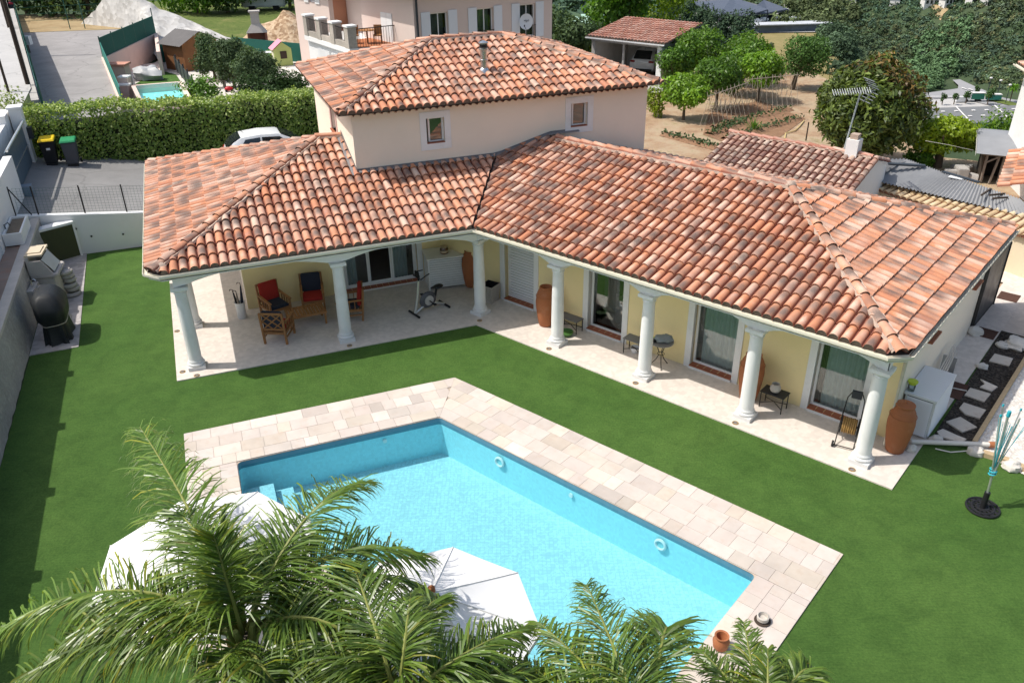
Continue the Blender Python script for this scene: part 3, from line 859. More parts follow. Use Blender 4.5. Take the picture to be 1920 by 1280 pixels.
# ---- gutters: half round channel along the eaves, with the cut corners
gl = [fa(eL, eC), fa(eL, V0+ch), fa(eL+ch, V0), V3(corner(V0, V0)), fb(eR-ch, V0), fb(eR, V0+ch), fb(eR, eB)]
def gutter(mb, line, z, w=.12, h=.062):
    n = len(line); offs = []
    for i, p in enumerate(line):
        d0 = (line[i]-line[i-1]).to_2d().normalized() if i else None
        d1 = (line[i+1]-line[i]).to_2d().normalized() if i < n-1 else None
        d0 = d0 or d1; d1 = d1 or d0
        n0 = Vector((d0.y, -d0.x)); n1 = Vector((d1.y, -d1.x))
        m = (n0+n1).normalized(); m = m/max(.4, m.dot(n0))
        offs.append(m)
    prof = [(0, 0), (0, -h), (.02, -h-.02), (w-.03, -h-.02), (w, -h+.02), (w, .012), (w-.012, .012), (w-.014, -h+.03), (.02, -h+.01), (.012, 0)]
    vs = []
    for p, m in zip(line, offs):
        for o_, dz in prof: vs.append((p.x+m.x*o_, p.y+m.y*o_, z+dz))
    k = len(prof); fs = []
    for i in range(n-1):
        for j in range(k):
            fs.append((i*k+j, (i+1)*k+j, (i+1)*k+(j+1) % k, i*k+(j+1) % k))
    mb.add(vs, fs)
mb = MB(); gutter(mb, gl, EZ-.02); mb.build('gutter', MAT['gutter'], villa)
# brown eave board showing along the right gable
mb = MB(); mb.add([fb(eR-.10, V0+ch, EZ+.012), fb(eR+.03, V0+ch, EZ-.035), fb(eR+.03, eB, EZ-.035), fb(eR-.10, eB, EZ+.012)], [(0,1,2,3)]); mb.build('eave_board', MAT['brown'], villa)
mb = MB(); mb.tube([fb(10.98, .78, 2.8), fb(11.02, 1.2, 2.6), fb(11.02, 1.35, 2.4), fb(11.02, 1.35, .1)], .045, 10); mb.build('downpipe', MAT['gutter'], villa, smooth=40)

# ---- roof slopes
Z0 = EZ
cE1, cE3, cE2 = fa(eL, V0), fb(eR, V0), V3(corner(V0, V0))
valn = (NA+NB).normalized()                            # direction of the valley in plan
vl = Vector((valn.y, -valn.x, 0))                      # points to the right wing
def z2(v2): return Vector((v2.x, v2.y, 0))
hipA = (UA+NA).normalized(); hipB = (-UB+NB).normalized(); hipE4 = (-UB-NB).normalized(); hipE0 = (UA-NA).normalized()
def perp(v2, sgn): return Vector((v2.y*sgn, -v2.x*sgn, 0))
RIDGE_A = (V0+eC)/2; RIDGE_B = (V0+eB)/2
low = []
GAP = .035
# front of the left wing
tile_slope(low, fa(eL, V0, Z0), z2(UA), slope_dir(NA), 11.5, 6.0,
    [(cE1, perp(hipA, -1)), (cE2-vl*GAP, vl), (fa(0, RIDGE_A), z2(NA)), (fa(eL+ch/2, V0+ch/2), z2(-UA-NA))], 1)
# hip end of the left wing
tile_slope(low, fa(eL, eC, Z0), z2(-NA), slope_dir(UA), 10.2, 6.0,
    [(cE1, perp(hipA, 1)), (fa(eL, eC), perp(hipE0, -1)), (fa(eL+ch/2, V0+ch/2), z2(-UA-NA))], 2)
# back of the left wing
tile_slope(low, fa(2.0, eC, Z0), z2(-UA), slope_dir(-NA), 10.3, 6.0, [(fa(eL, eC), perp(hipE0, 1)), (fa(0, RIDGE_A), z2(-NA)), (fa(-2.3, 0), z2(UA))], 3)
# front of the right wing
tile_slope(low, fb(-4.2, V0, Z0), z2(UB), slope_dir(NB), 15.5, 5.2,
    [(cE2+vl*GAP, -vl), (fb(0, RIDGE_B), z2(NB)), (cE3, perp(hipB, 1)), (fb(eR-ch/2, V0+ch/2), z2(UB-NB))], 4)
# gable hip of the right wing
tile_slope(low, fb(eR, V0, Z0), z2(NB), slope_dir(-UB), 9.2, 5.2, [(cE3, perp(hipB, -1)), (fb(eR, eB), perp(hipE4, 1)), (fb(eR-ch/2, V0+ch/2), z2(UB-NB))], 5)
# back of the right wing
tile_slope(low, fb(eR, eB, Z0), z2(-UB), slope_dir(-NB), 13.0, 5.2, [(fb(eR, eB), perp(hipE4, -1)), (fb(0, RIDGE_B), z2(-NB)), (fb(-1.2, 0), z2(-UB))], 6)
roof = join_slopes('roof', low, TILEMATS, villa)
zrA = Z0+T*(RIDGE_A-V0); zrB = Z0+T*(RIDGE_B-V0)
rc, rm = MB(), MB()
apA = fa(eL+(RIDGE_A-V0), RIDGE_A, zrA); apB = fb(eR-(RIDGE_B-V0), RIDGE_B, zrB)
caps(rc, rm, fa(eL+.12, V0+.12, Z0+.03), apA, .125, .42, 1)
caps(rc, rm, fa(eL+.12, eC-.12, Z0+.03), apA, .11, .42, 2)
caps(rc, rm, apA, fa(-2.42, RIDGE_A, zrA), .12, .42, 3)
rm.sphere(fa(eL+.3, V0+.25, Z0+.12), (.15,.12,.07), 8, 6, .5, 8)
rc.build('ridge_tiles', TILEMATS, roof, smooth=50); rm.build('ridge_mortar', MAT['mortar'], roof, smooth=60); rc, rm = MB(), MB()
caps(rc, rm, fb(eR-.12, V0+.12, Z0+.03), apB, .115, .44, 4, mort=.12)
caps(rc, rm, fb(eR-.12, eB-.12, Z0+.03), apB, .11, .42, 5)
caps(rc, rm, fb(-.62, RIDGE_B, zrB), apB, .12, .44, 6)
rm.sphere(apB+Vector((0,0,.1)), (.16,.16,.09), 8, 6, .4, 5); rm.sphere(fa(eL+.3, V0+.25, Z0+.14), (.17,.13,.09), 8, 6, .5, 8)
rm.sphere(fb(eR-.33, V0+.3, Z0+.14), (.13,.13,.08), 8, 6, .5, 9)
rc.build('ridge_tiles', TILEMATS, roof, smooth=50); rm.build('ridge_mortar', MAT['mortar'], roof, smooth=60)
# closed boarding under the tiles, and the dark valley lining
dk = MB()
def quad3(*ps): dk.add(ps, [tuple(range(len(ps)))])
dz = Vector((0,0,-.03))
vtop = lambda v: V3(corner(v, v), Z0+T*(v-V0))
quad3(fa(eL+ch, V0, Z0)+dz, V3(corner(V0, V0), Z0)+dz, vtop(RIDGE_B)+dz, V3(corner(RIDGE_A, RIDGE_B), zrA)+dz, apA+dz)
quad3(fa(eL, eC, Z0)+dz, fa(eL, V0+ch, Z0)+dz, fa(eL+ch, V0, Z0)+dz, apA+dz)
quad3(fa(2, eC, Z0)+dz, fa(eL, eC, Z0)+dz, apA+dz, fa(2, RIDGE_A, zrA)+dz)
quad3(V3(corner(V0, V0), Z0)+dz, fb(eR-ch, V0, Z0)+dz, apB+dz, vtop(RIDGE_B)+dz)
quad3(fb(eR-ch, V0, Z0)+dz, fb(eR, V0+ch, Z0)+dz, fb(eR, eB, Z0)+dz, apB+dz)
quad3(fb(eR, eB, Z0)+dz, fb(-1, eB, Z0)+dz, fb(-1, RIDGE_B, zrB)+dz, apB+dz)
dk.build('roof_boarding', MAT['eave_dark'], roof)
# ---- lead flashing at the foot of the upper walls
fl_ = MB(); n = 30
def zroof(u, v):
    p = fa(u, v).to_2d(); vb = (p-O).dot(NB)
    return Z0+T*(min(max(v, vb), RIDGE_B+.12)-V0)
for i in range(n):
    u0_, u1_ = -2.42+i*7.0/n, -2.42+(i+1)*7.0/n
    za, zb = zroof(u0_, UV_)+.07, zroof(u1_, UV_)+.07
    fl_.add([fa(u0_, UV_-.13, za), fa(u1_, UV_-.13, zb), fa(u1_, UV_-.012, zb+.03), fa(u0_, UV_-.012, za+.03), fa(u1_, UV_-.012, zb+.075), fa(u0_, UV_-.012, za+.075)], [(0,1,2,3),(3,2,4,5)])
for i in range(8):
    v0_, v1_ = UV_-.16+i*.27, UV_-.16+(i+1)*.27
    za, zb = Z0+T*(v0_-V0)+.07, Z0+T*(v1_-V0)+.07
    fl_.add([fa(-2.56, v0_, za), fa(-2.412, v0_, za+.03), fa(-2.412, v1_, zb+.03), fa(-2.56, v1_, zb), fa(-2.412, v0_, za+.14), fa(-2.412, v1_, zb+.14)], [(0,1,2,3),(1,4,5,2)])
fl_.build('flashing', MAT['flash'], roof)

# ---- upper roof
u0, u1, v0, v1, Z1 = -2.82, 7.2, 2.78, 10.4, 5.64
rv = (v0+v1)/2; zr = Z1+T*(rv-v0); hh = rv-v0
up = []
tile_slope(up, fa(u0, v0, Z1), z2(UA), slope_dir(NA), u1-u0, 4.4, [(fa(u0, v0), perp(hipA, -1)), (fa(u1, v0), perp((-UA+NA).normalized(), 1)), (fa(0, rv), z2(NA))], 21)
tile_slope(up, fa(u0, v1, Z1), z2(-NA), slope_dir(UA), v1-v0, 4.4, [(fa(u0, v0), perp(hipA, 1)), (fa(u0, v1), perp(hipE0, -1))], 22)
tile_slope(up, fa(u1, v0, Z1), z2(NA), slope_dir(-UA), v1-v0, 4.4, [(fa(u1, v0), perp((-UA+NA).normalized(), -1)), (fa(u1, v1), perp((-UA-NA).normalized(), 1))], 23)
tile_slope(up, fa(u1, v1, Z1), z2(-UA), slope_dir(-NA), u1-u0, 4.4, [(fa(u1, v1), perp((-UA-NA).normalized(), -1)), (fa(u0, v1), perp(hipE0, 1)), (fa(0, rv), z2(-NA))], 24)
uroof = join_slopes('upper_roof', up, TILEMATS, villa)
rc, rm = MB(), MB(); aL, aR = fa(u0+hh, rv, zr), fa(u1-hh, rv, zr)
for k, (p, q_) in enumerate([(fa(u0+.1, v0+.1, Z1+.03), aL), (fa(u0+.1, v1-.1, Z1+.03), aL), (aL, aR), (fa(u1-.1, v0+.1, Z1+.03), aR), (fa(u1-.1, v1-.1, Z1+.03), aR)]): caps(rc, rm, p, q_, .11, .42, 30+k)
rm.sphere(fa(u0+.28, v0+.25, Z1+.15), (.15,.12,.08), 8, 6, .5, 4)
rc.build('ridge_tiles', TILEMATS, uroof, smooth=50); rm.build('ridge_mortar', MAT['mortar'], uroof, smooth=60)
dk = MB()
A, B, C, D = fa(u0, v0, Z1)+dz, fa(u1, v0, Z1)+dz, fa(u1, v1, Z1)+dz, fa(u0, v1, Z1)+dz
dk.add([A, B, C, D, aL+dz, aR+dz, fa(-2.4, UV_, Z1-.02), fa(6.95, UV_, Z1-.02), fa(6.95, 9.9, Z1-.02), fa(-2.4, 9.9, Z1-.02)], [(0,1,5,4),(1,2,5),(2,3,4,5),(3,0,4),(0,6,7,1),(1,7,8,2),(2,8,9,3),(3,9,6,0)])
dk.build('roof_boarding', MAT['eave_dark'], uroof)
# double row of small barrel tiles under the upper eave
g = MB(); g.color = (.3,.4,.2)
for i in range(int((6.95+2.4)/.2)):
    u = -2.4+.1+i*.2
    for vv in range(2):
        n = 6; vs = []
        for V_ in (v0+.06, UV_-.005):
            for k in range(n+1):
                th = PI*k/n; vs.append(fa(u+math.cos(th)*.085, V_, Z1-.10+math.sin(th)*.06))
        if vv == 0: g.add(vs, [(k, k+1, n+2+k, n+1+k) for k in range(n)], [(0,0)]*len(vs))
for i in range(int((9.9-UV_)/.2)):
    v_ = UV_+.1+i*.2; n = 6; vs = []
    for U_ in (u0+.06, -2.405):
        for k in range(n+1):
            th = PI*k/n; vs.append(fa(U_, v_+math.cos(th)*.085, Z1-.10+math.sin(th)*.06))
    g.add(vs, [(k, k+1, n+2+k, n+1+k) for k in range(n)], [(0,0)]*len(vs))
g.build('genoise', MAT['tile'], uroof, smooth=50)
# metal flue on the upper front slope
fp = (-0.73, 25.76, 5.90)
fz = Z1+T*((Vector((fp[0], fp[1]))-O).dot(NA)-v0)+.02
fu = MB(); c = (fp[0], fp[1], fz)
fu.lathe([(.17,-.05),(.16,.06),(.105,.12),(.10,.30),(.125,.31),(.125,.36),(.10,.37),(.10,.62),(.13,.64),(.13,.68),(.09,.70),(.09,.80),(.15,.82),(.15,.85),(.02,.90)], c, 18)
fu.build('flue', MAT['steel'], uroof, smooth=40)
fu = MB(); fu.lathe([(.12,.71),(.12,.79)], c, 12); fu.build('flue_vent', MAT['black'], uroof)
# ================================================================== GROUND, LAWN, TERRACE, POOL
def xy(p): return (p.x, p.y)
PV = -4.03; PVA = -4.13                    # water line planes in the two frames
pP1 = corner(PVA, PV); pP2 = fb(10.57, PV).to_2d(); pP5 = fb(10.57, PV-4.9).to_2d()
pP3 = fa(-6.98, PVA).to_2d()
d5 = -UB; d3 = -NA
_A = Matrix(((d5.x, -d3.x), (d5.y, -d3.y))).inverted() @ (pP3-pP5)
pP6 = pP5 + d5*_A.x
pool = [pP3, pP6, pP5, pP2, pP1]           # counter-clockwise
CW = 1.5
oC = [fa(-8.04, -2.55).to_2d(), None, fb(11.58, PV-6.0).to_2d(), fb(11.58, -2.5).to_2d(), corner(-2.55, -2.5)]
_A = Matrix(((d5.x, -d3.x), (d5.y, -d3.y))).inverted() @ (oC[0]-oC[2]); oC[1] = oC[2]+d5*_A.x

lawn = MB()
lo = [(-16,-6),(26,-6),(26,9.5)] + [xy(fb(17, 6)), xy(fb(12.6, 9.5)), xy(fb(10.9, 9.5)), xy(fb(-2, 9.5)), xy(fa(-4, 9.6)), xy(fa(-5.8, 9.6)), xy(fa(-8.9, 10.2)), xy(fa(-10.78, 10.36)), xy(fa(-11.78, 10.3)), xy(fa(-11.86, -4)), xy(fa(-11.86,-12))]
lawn.sheet(lo, 0.0, [[(p.x, p.y) for p in oC]])
# subdivided for a slightly uneven carpet
struct('lawn', lawn, MAT['lawn'])

ter = MB()
tp = [fa(-8.12, 0), V3(corner(0, 0)), fb(11.64, 0), fb(11.64, 12.5), fb(10.9, 12.5), fb(10.9, VB+.1), V3(corner(VA+.1, VB+.1)), fa(-5.95, VA+.1), fa(-5.95, 9.7), fa(-8.2, 9.7)]
ter.prism([xy(p) for p in tp], -.05, .03)
struct('terrace', ter, MAT['terrace'])
# white joint line crossing the terrace at the bend
j = MB(); j.add([fb(.9, .02, .034), fb(1.3, .03, .034), fb(1.26, 1.2, .034), fb(1.22, 1.2, .034)], [(0,1,2,3)])

# ---- pool
sp = thing('swimming_pool', 'turquoise swimming pool with travertine surround bent to follow the house', 'swimming pool', (pP1.x, pP1.y, 0), ROT_B)
def rounded(poly, r, n=4):
    out = []
    m = len(poly)
    for i in range(m):
        p, a, b = poly[i], poly[i-1], poly[(i+1) % m]
        da, db = (a-p).normalized(), (b-p).normalized()
        ang = da.angle(db); t = r/math.tan(ang/2)
        A_, B_ = p+da*t, p+db*t
        for k in range(n+1):
            s = k/n; out.append((A_*(1-s)+p*s)*(1-s)+(p*(1-s)+B_*s)*s)
    return out
rp = rounded(pool, .12)
WZ, BZ = -.10, -1.02
b_ = MB(); n = len(rp)
b_.mi = 0
b_.sheet([xy(p) for p in rp], BZ)
b_.mi = 1
b_.add([(p.x, p.y, BZ) for p in rp]+[(p.x, p.y, -.17) for p in rp], [(i, n+i, n+(i+1) % n, (i+1) % n) for i in range(n)])
b_.mi = 2
b_.add([(p.x, p.y, -.17) for p in rp]+[(p.x, p.y, .0) for p in rp], [(i, n+i, n+(i+1) % n, (i+1) % n) for i in range(n)])
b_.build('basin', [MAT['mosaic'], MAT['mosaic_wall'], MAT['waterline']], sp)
w = MB(); w.sheet([xy(p) for p in rp], WZ); w.build('water', MAT['water'], sp)
# steps at the left end
st = MB()
for k in range(2):
    a_ = -6.97; d_ = 1.05-.4*k
    fbox(st, fa, a_, a_+d_, PVA-2.6, PVA-.25, BZ+.002, BZ+.22*(k+1))
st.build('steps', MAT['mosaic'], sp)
# two lamps, one inlet
for (u_, z_, r_) in ((4.42, -.36, .13), (8.62, -.36, .13)):
    c = fb(u_, PV-.03, z_); m = MB()
    nd = Vector((-NB.x, -NB.y, 0)); sd_ = Vector((UB.x, UB.y, 0)); ring = []
    prof = [(.135, 0), (.135, .03), (.105, .045), (.085, .03), (.085, .012)]
    for r_, h_ in prof:
        for k in range(24):
            t_ = 2*PI*k/24; ring.append(c + sd_*(r_*math.cos(t_)) + Vector((0,0,r_*math.sin(t_))) + nd*h_)
    m.add(ring, [(i*24+k, i*24+(k+1) % 24, (i+1)*24+(k+1) % 24, (i+1)*24+k) for i in range(len(prof)-1) for k in range(24)])
    o = m.build('lamp', MAT['plastic_wh'], sp, smooth=40)
    m = MB(); m.add([c + sd_*(.085*math.cos(2*PI*k/24)) + Vector((0,0,.085*math.sin(2*PI*k/24))) + nd*.012 for k in range(24)], [tuple(range(24))]); m.build('lens', M('lamp_lens', (.30,.62,.68), .2, .1), o)
m = MB(); c = fb(6.42, PV-.02, -.28); m.tube([c, c+Vector((-NB.x, -NB.y, 0))*.03], .05, 12); m.build('inlet', MAT['plastic_wh'], sp)
m = MB(); c = fa(-3.7, PVA-.02, -.28); m.tube([c, c+Vector((-NA.x, -NA.y, 0))*.03], .05, 12); m.build('inlet', MAT['plastic_wh'], sp)
# travertine coping: slabs of random lengths in rows, mitred at the bend
cp, jt = MB(), MB()
q = random.Random(5)
jt.sheet([(p.x, p.y) for p in oC], .008, [[xy(p) for p in rp]])
jt.build('joint_bed', MAT['joint'], sp)
mit = (corner(-2.55, -2.5)-pP1).normalized()                  # mitre line at the bend
mitn = Vector((mit.y, -mit.x))
def poly_clip(poly, p0, nrm):
    out = []
    for i in range(len(poly)):
        a_, b2 = poly[i], poly[(i+1) % len(poly)]
        da, db = (a_-p0).dot(nrm), (b2-p0).dot(nrm)
        if da <= 0: out.append(a_)
        if da*db < 0: out.append(a_+(b2-a_)*(da/(da-db)))
    return out
def slab(poly):
    if len(poly) < 3: return
    c = sum(poly, Vector((0,0)))/len(poly)
    ar = abs(sum(poly[i].x*poly[(i+1) % len(poly)].y-poly[(i+1) % len(poly)].x*poly[i].y for i in range(len(poly))))/2
    if ar < .012: return
    ins = []
    m_ = len(poly)
    for i in range(m_):
        d = (c-poly[i]); ins.append(poly[i]+d.normalized()*.004)
    k = q.gauss(1.0, .075); h = q.uniform(-.05, .05); warm = q.random()
    cp.color = (k*(1.0+h*.3), k*(1.0-.02*warm-.015*abs(h)), k*(1-.09*warm*(1 if q.random() < .5 else .3)))
    z = .03+q.uniform(-.002, .002)
    cp.add([(p.x, p.y, z) for p in ins]+[(p.x, p.y, .0) for p in ins], [tuple(range(m_))]+[(i, m_+i, m_+(i+1) % m_, (i+1) % m_) for i in range(m_)])
def rows(F, u0_, u1_, vs, clips):
    for r_ in range(len(vs)-1):
        u = u0_-q.random()*.5
        while u < u1_:
            L = q.choice((.3, .4, .4, .6, .5)); a2, b2 = max(u, u0_), min(u+L, u1_)
            if b2-a2 > .04:
                P = [F(a2, vs[r_]).to_2d(), F(b2, vs[r_]).to_2d(), F(b2, vs[r_+1]).to_2d(), F(a2, vs[r_+1]).to_2d()]
                for c0, nn_ in clips: P = poly_clip(P, c0, nn_)
                slab(P)
            u += L
rows(fb, -1.0, 11.58, [PV+.012, -3.68, -3.28, -2.88, -2.5], [(pP1, -mitn)])
rows(fa, -8.04, 2.0, [PVA+.012, -3.77, -3.36, -2.95, -2.55], [(pP1, mitn)])
rows(lambda u, v: fb(v, u), PV-6.0, PV+.005, [10.582, 10.92, 11.25, 11.58], [])
rows(lambda u, v: fa(v, u), -16.5, PVA+.005, [-8.04, -7.7, -7.35, -6.992], [])
rows(fb, -2.0, 10.575, [PV-6.0, PV-5.5, PV-4.912], [(fa(-6.99, 0).to_2d(), -UA)])
cp.build('coping', MAT['travertine'], sp)

# little brass ground lights at the terrace edge
gl0 = thing('ground_light', 'small round brass light set in the terrace before the first column', 'ground light')
m = MB(); m.lathe([(.075,.0),(.075,.012),(.05,.016),(.048,.004)], n=16); m.build('rim', M('brass', (.42,.28,.13), .4, .2, 8, 0, metallic=.7), gl0, local=True, smooth=40)
m = MB(); m.lathe([(.001,.006),(.048,.005)], n=16, caps=False); m.build('lens', MAT['flash'], gl0, local=True)
GLP = [(342,702,'ground light in the left terrace corner, nearest the lawn'), (333,619,'ground light left of the rear end column of the terrace'), (371,704,'ground light in front of the leftmost front column'), (655,648,'ground light in front of the column beside the wooden chairs'),
       (900,602,'ground light by the column at the inner bend of the terrace'), (1030,655,'ground light before the column with the terracotta jar close behind'), (1193,718,'ground light before the column that hides the bistro table'), (1379,793,'ground light before the column that half hides a tall terracotta jar'), (1597,880,'ground light before the last column on the right')]
LOCS = [(-8.62, 18.54, 0.03), (-9.56, 20.82, 0.03), (-8.18, 18.34, 0.03), (-4.47, 19.83, 0.03), (-0.93, 21.22, 0.03), (1.00, 19.49, 0.03), (3.10, 17.67, 0.03), (5.17, 15.85, 0.03), (7.22, 14.05, 0.03)]
for i, (g, p) in enumerate(zip(GLP, LOCS)):
    if i == 0: gl0.location = p; gl0['label'] = g[2]; gl0['group'] = 'brass ground lights along the terrace edge'
    else: dup(gl0, g[2], p)

# ================================================================== LEFT SIDE
pav = MB(); pav.prism([xy(fa(-11.84, 2.97)), xy(fa(-10.62, 3.0)), xy(fa(-10.82, 10.34)), xy(fa(-11.8, 10.3))], -.05, .022)
struct('paving', pav, MAT['pavegrey'])

# stone faced planter wall with the strip behind it
rw = thing('stone_wall', 'long low wall faced with grey stone along the left edge of the lawn', 'wall', fa(-11.9, 3, 0), ROT_A)
m = MB(); vs = []; n_ = 120; nz = 10; qq = random.Random(3)
for i in range(n_+1):
    v = -13+i*(23.3/n_)
    for k in range(nz+1):
        z = 1.5*k/nz
        vs.append(fa(-11.86-.10*(z/1.5)+.03*mnoise.noise(Vector((v*3, z*4, 0)))+.012*mnoise.noise(Vector((v*9, z*11, 3))), v, z))
m.add(vs, [(i*(nz+1)+k, (i+1)*(nz+1)+k, (i+1)*(nz+1)+k+1, i*(nz+1)+k+1) for i in range(n_) for k in range(nz)])
m.build('stone_face', M('grey_stone_facing', (.36,.34,.32), .95, .5, 11, 1.0, 20, stain=((.60,.57,.53), 5, .5)), rw, smooth=30)
m = MB(); fbox(m, fa, -12.2, -11.93, -13, 10.3, 1.40, 1.505); m.build('coping', M('pale_mortar_top', (.50,.46,.42), .95, .25, 5, .5, 40), rw)
m = MB(); fbox(m, fa, -12.62, -12.2, -13, 10.3, 1.0, 1.47); m.build('bed', M('brown_bed', (.27,.20,.165), .95, .35, 3, .5, 30, stain=((.40,.18,.10), 2, .5)), rw)

ww = thing('white_wall', 'tall white rendered boundary wall at the far left with posts on top', 'wall', fa(-12.75, 0, 0), ROT_A)
m = MB(); fbox(m, fa, -12.9, -12.63, -13, 12.7, 1.0, 3.05)
m.build('wall', MAT['whitewall'], ww)
m = MB()
for v in np.arange(-11, 9, 2.6): fbox(m, fa, -12.88, -12.60, float(v), float(v)+.3, 1.2, 3.25)
m.build('pier', MAT['whitewall'], ww)

# white retaining wall of the driveway
rt = thing('retaining_wall', 'white retaining wall between the driveway and the lawn, with drain holes', 'wall', fa(-10, 10.4, 0), ROT_A)
m = MB()
m.add([fa(-12.6, 10.32, 0), fa(-5.9, 10.22, 0), fa(-5.9, 10.45, 0), fa(-12.6, 10.55, 0), fa(-12.6, 10.32, 1.62), fa(-5.9, 10.22, .92), fa(-5.9, 10.45, .92), fa(-12.6, 10.55, 1.62)],
      [(0,3,2,1),(4,5,6,7),(0,1,5,4),(1,2,6,5),(2,3,7,6),(3,0,4,7)])
m.build('wall', MAT['whitewall'], rt)
m = MB()
for p in ((-14.93, 26.81, 0.95), (-14.46, 26.73, 0.62), (-13.60, 27.28, 0.55)):
    c = Vector(p); c = fa((c.to_2d()-O).dot(UA), 10.29-.0149*((c.to_2d()-O).dot(UA)+12.6)+.005, c.z)
    m.tube([c, c-Vector((NA.x, NA.y, 0))*.02], .035, 10)
m.build('drain_hole', MAT['black'], rt)

dv = MB()
def zdrive(u): return 1.0+.145*max(-4, (-8.8-u)) if u < -8.8 else 1.0-.066*(u+8.8)
us = [-14.8, -13, -12, -11, -10, -9, -8.8, -6, -2, 3]; vvs = [10.4, 13, 16, 18.3, 20.5]
dv.add([fa(u, v, zdrive(u)) for v in vvs for u in us], [(r*len(us)+k, r*len(us)+k+1, (r+1)*len(us)+k+1, (r+1)*len(us)+k) for r in range(len(vvs)-1) for k in range(len(us)-1)])
struct('driveway', dv, MAT['drive'])

# wire fence on the wall
fn = thing('wire_fence', 'low black wire fence with slim posts along the driveway edge', 'fence', fa(-10, 10.45, 1.2), ROT_A)
def ztop(u): return 1.62-.1045*(u+12.6)
m = MB()
for k in range(60):
    u = -12.5+k*.11; m.bar(fa(u, 10.44, ztop(u)+.04), fa(u, 10.44, ztop(u)+.92), .004)
for k in range(10): m.bar(fa(-12.5, 10.44, ztop(-12.5)+.06+k*.095), fa(-5.95, 10.44, ztop(-5.95)+.06+k*.095), .004)
m.build('mesh', MAT['greenmetal'], fn)
for u in (-12.62, -11.95, -10.55, -9.25, -7.9, -6.5):
    m = MB(); m.bar(fa(u, 10.44, ztop(u)-.05), fa(u, 10.44, ztop(u)+.98), .035); m.build('post', MAT['blackiron'], fn)
m = MB(); m.bar(fa(-12.6, 10.44, ztop(-12.6)+.9), fa(-12.15, 10.44, ztop(-12.15)), .03); m.build('brace', MAT['blackiron'], fn)

# low hatch cupboard with a dark green door
hc = thing('garden_hatch', 'white sloping cupboard with a dark olive door set against the retaining wall', 'cupboard', fa(-11.5, 10.2, 0), ROT_A)
m = MB()
A0, A1 = (-12.0, 9.62), (-11.0, 10.12)
def hp(t, off, z): return fa(A0[0]+(A1[0]-A0[0])*t+off*.45, A0[1]+(A1[1]-A0[1])*t-off*.9, z)
def hbox(mb, t0, t1, o0, o1, z0, z1):
    mb.add([hp(t0,o1,z0),hp(t1,o1,z0),hp(t1,o0,z0),hp(t0,o0,z0),hp(t0,o1,z1),hp(t1,o1,z1),hp(t1,o0,z1),hp(t0,o0,z1)], [(0,3,2,1),(4,5,6,7),(0,1,5,4),(1,2,6,5),(2,3,7,6),(3,0,4,7)])
hbox(m, -.05, 1.06, -.35, .02, 1.19, 1.27); hbox(m, 1.0, 1.06, -.35, .02, 0, 1.19); hbox(m, -.05, .0, -.35, .02, 0, 1.19)
m.build('frame', MAT['whitewall'], hc)
m = MB(); hbox(m, 0.003, .997, -.02, .01, .06, 1.187); m.build('door', MAT['olivegreen'], hc)
m = MB(); hbox(m, 0, 1.0, -.02, .05, .0, .055); m.build('threshold', MAT['stone'], hc)

# planter trough on the strip
tr = thing('planter_trough', 'long white concrete planter trough standing on the strip below the white wall', 'planter', fa(-12.35, 8.6, 1.47), ROT_A)
m = MB()
m.box((-.26,-.85,.04),(.26,-.79,.42)); m.box((-.26,.79,.04),(.26,.85,.42)); m.box((-.26,-.79,.04),(-.2,.79,.42)); m.box((.2,-.79,.04),(.26,.79,.42)); m.box((-.2,-.79,.04),(.2,.79,.1)); m.box((-.2,-.7,0),(.2,-.5,.04)); m.box((-.2,.5,0),(.2,.7,.04))
m.build('trough', MAT['whitewall'], tr, local=True)
m = MB(); m.box((-.199,-.789,.1),(.199,.789,.36)); m.build('soil', M('planter_soil', (.22,.17,.12), .95, .4, 6, .6, 30), tr, local=True)
m = MB(); m.tube([(-.22,-.3,.4),(-.24,-.3,.55),(-.12,-.28,.6),(-.08,-.26,.5)], .018, 8); m.build('tap', MAT['blackiron'], tr, local=True)

# stone barbecue: sink, oven body, hood
bq = thing('stone_barbecue', 'grey cast stone barbecue with open hood beside a round sink against the stone wall', 'barbecue', fa(-11.5, 6.6, 0), ROT_A-.1)
m = MB()
m.prism([(-.30,-.45),(.28,-.5),(.34,-.42),(.34,.42),(.28,.5),(-.30,.45)], 0, .95)
m.prism([(-.34,-.5),(.36,-.55),(.42,-.45),(.42,.45),(.36,.55),(-.34,.5)], .95, 1.05)
m.build('body', MAT['stone'], bq, local=True, bevel=.02)
m = MB()
m.box((-.34,-.5,1.05),(-.26,.5,1.62)); m.box((-.26,-.5,1.05),(.05,-.42,1.5)); m.box((-.26,.42,1.05),(.05,.5,1.5))
m.add([(.05,-.5,1.05),(.30,-.5,1.05),(.05,-.5,1.5),(.05,-.42,1.05),(.30,-.42,1.05),(.05,-.42,1.5)], [(0,1,2),(5,4,3),(1,4,5,2),(0,3,4,1)])
m.add([(.05,.42,1.05),(.30,.42,1.05),(.05,.42,1.5),(.05,.5,1.05),(.30,.5,1.05),(.05,.5,1.5)], [(0,1,2),(5,4,3),(1,4,5,2),(0,3,4,1)])
m.build('hood', MAT['stone'], bq, local=True)
m = MB(); m.box((-.36,-.45,1.62),(.12,.4,1.68)); m.box((-.3,-.3,1.68),(.05,.25,1.71)); m.build('top_slab', M('pale_firebrick', (.62,.52,.38), .9, .2, 9, .3), bq, local=True)
m = MB(); m.add([(.06,-.41,1.5),(.06,.41,1.5),(.33,.41,1.1),(.33,-.41,1.1)], [(0,1,2,3)]); m.build('grill_door', MAT['alu'], bq, local=True)
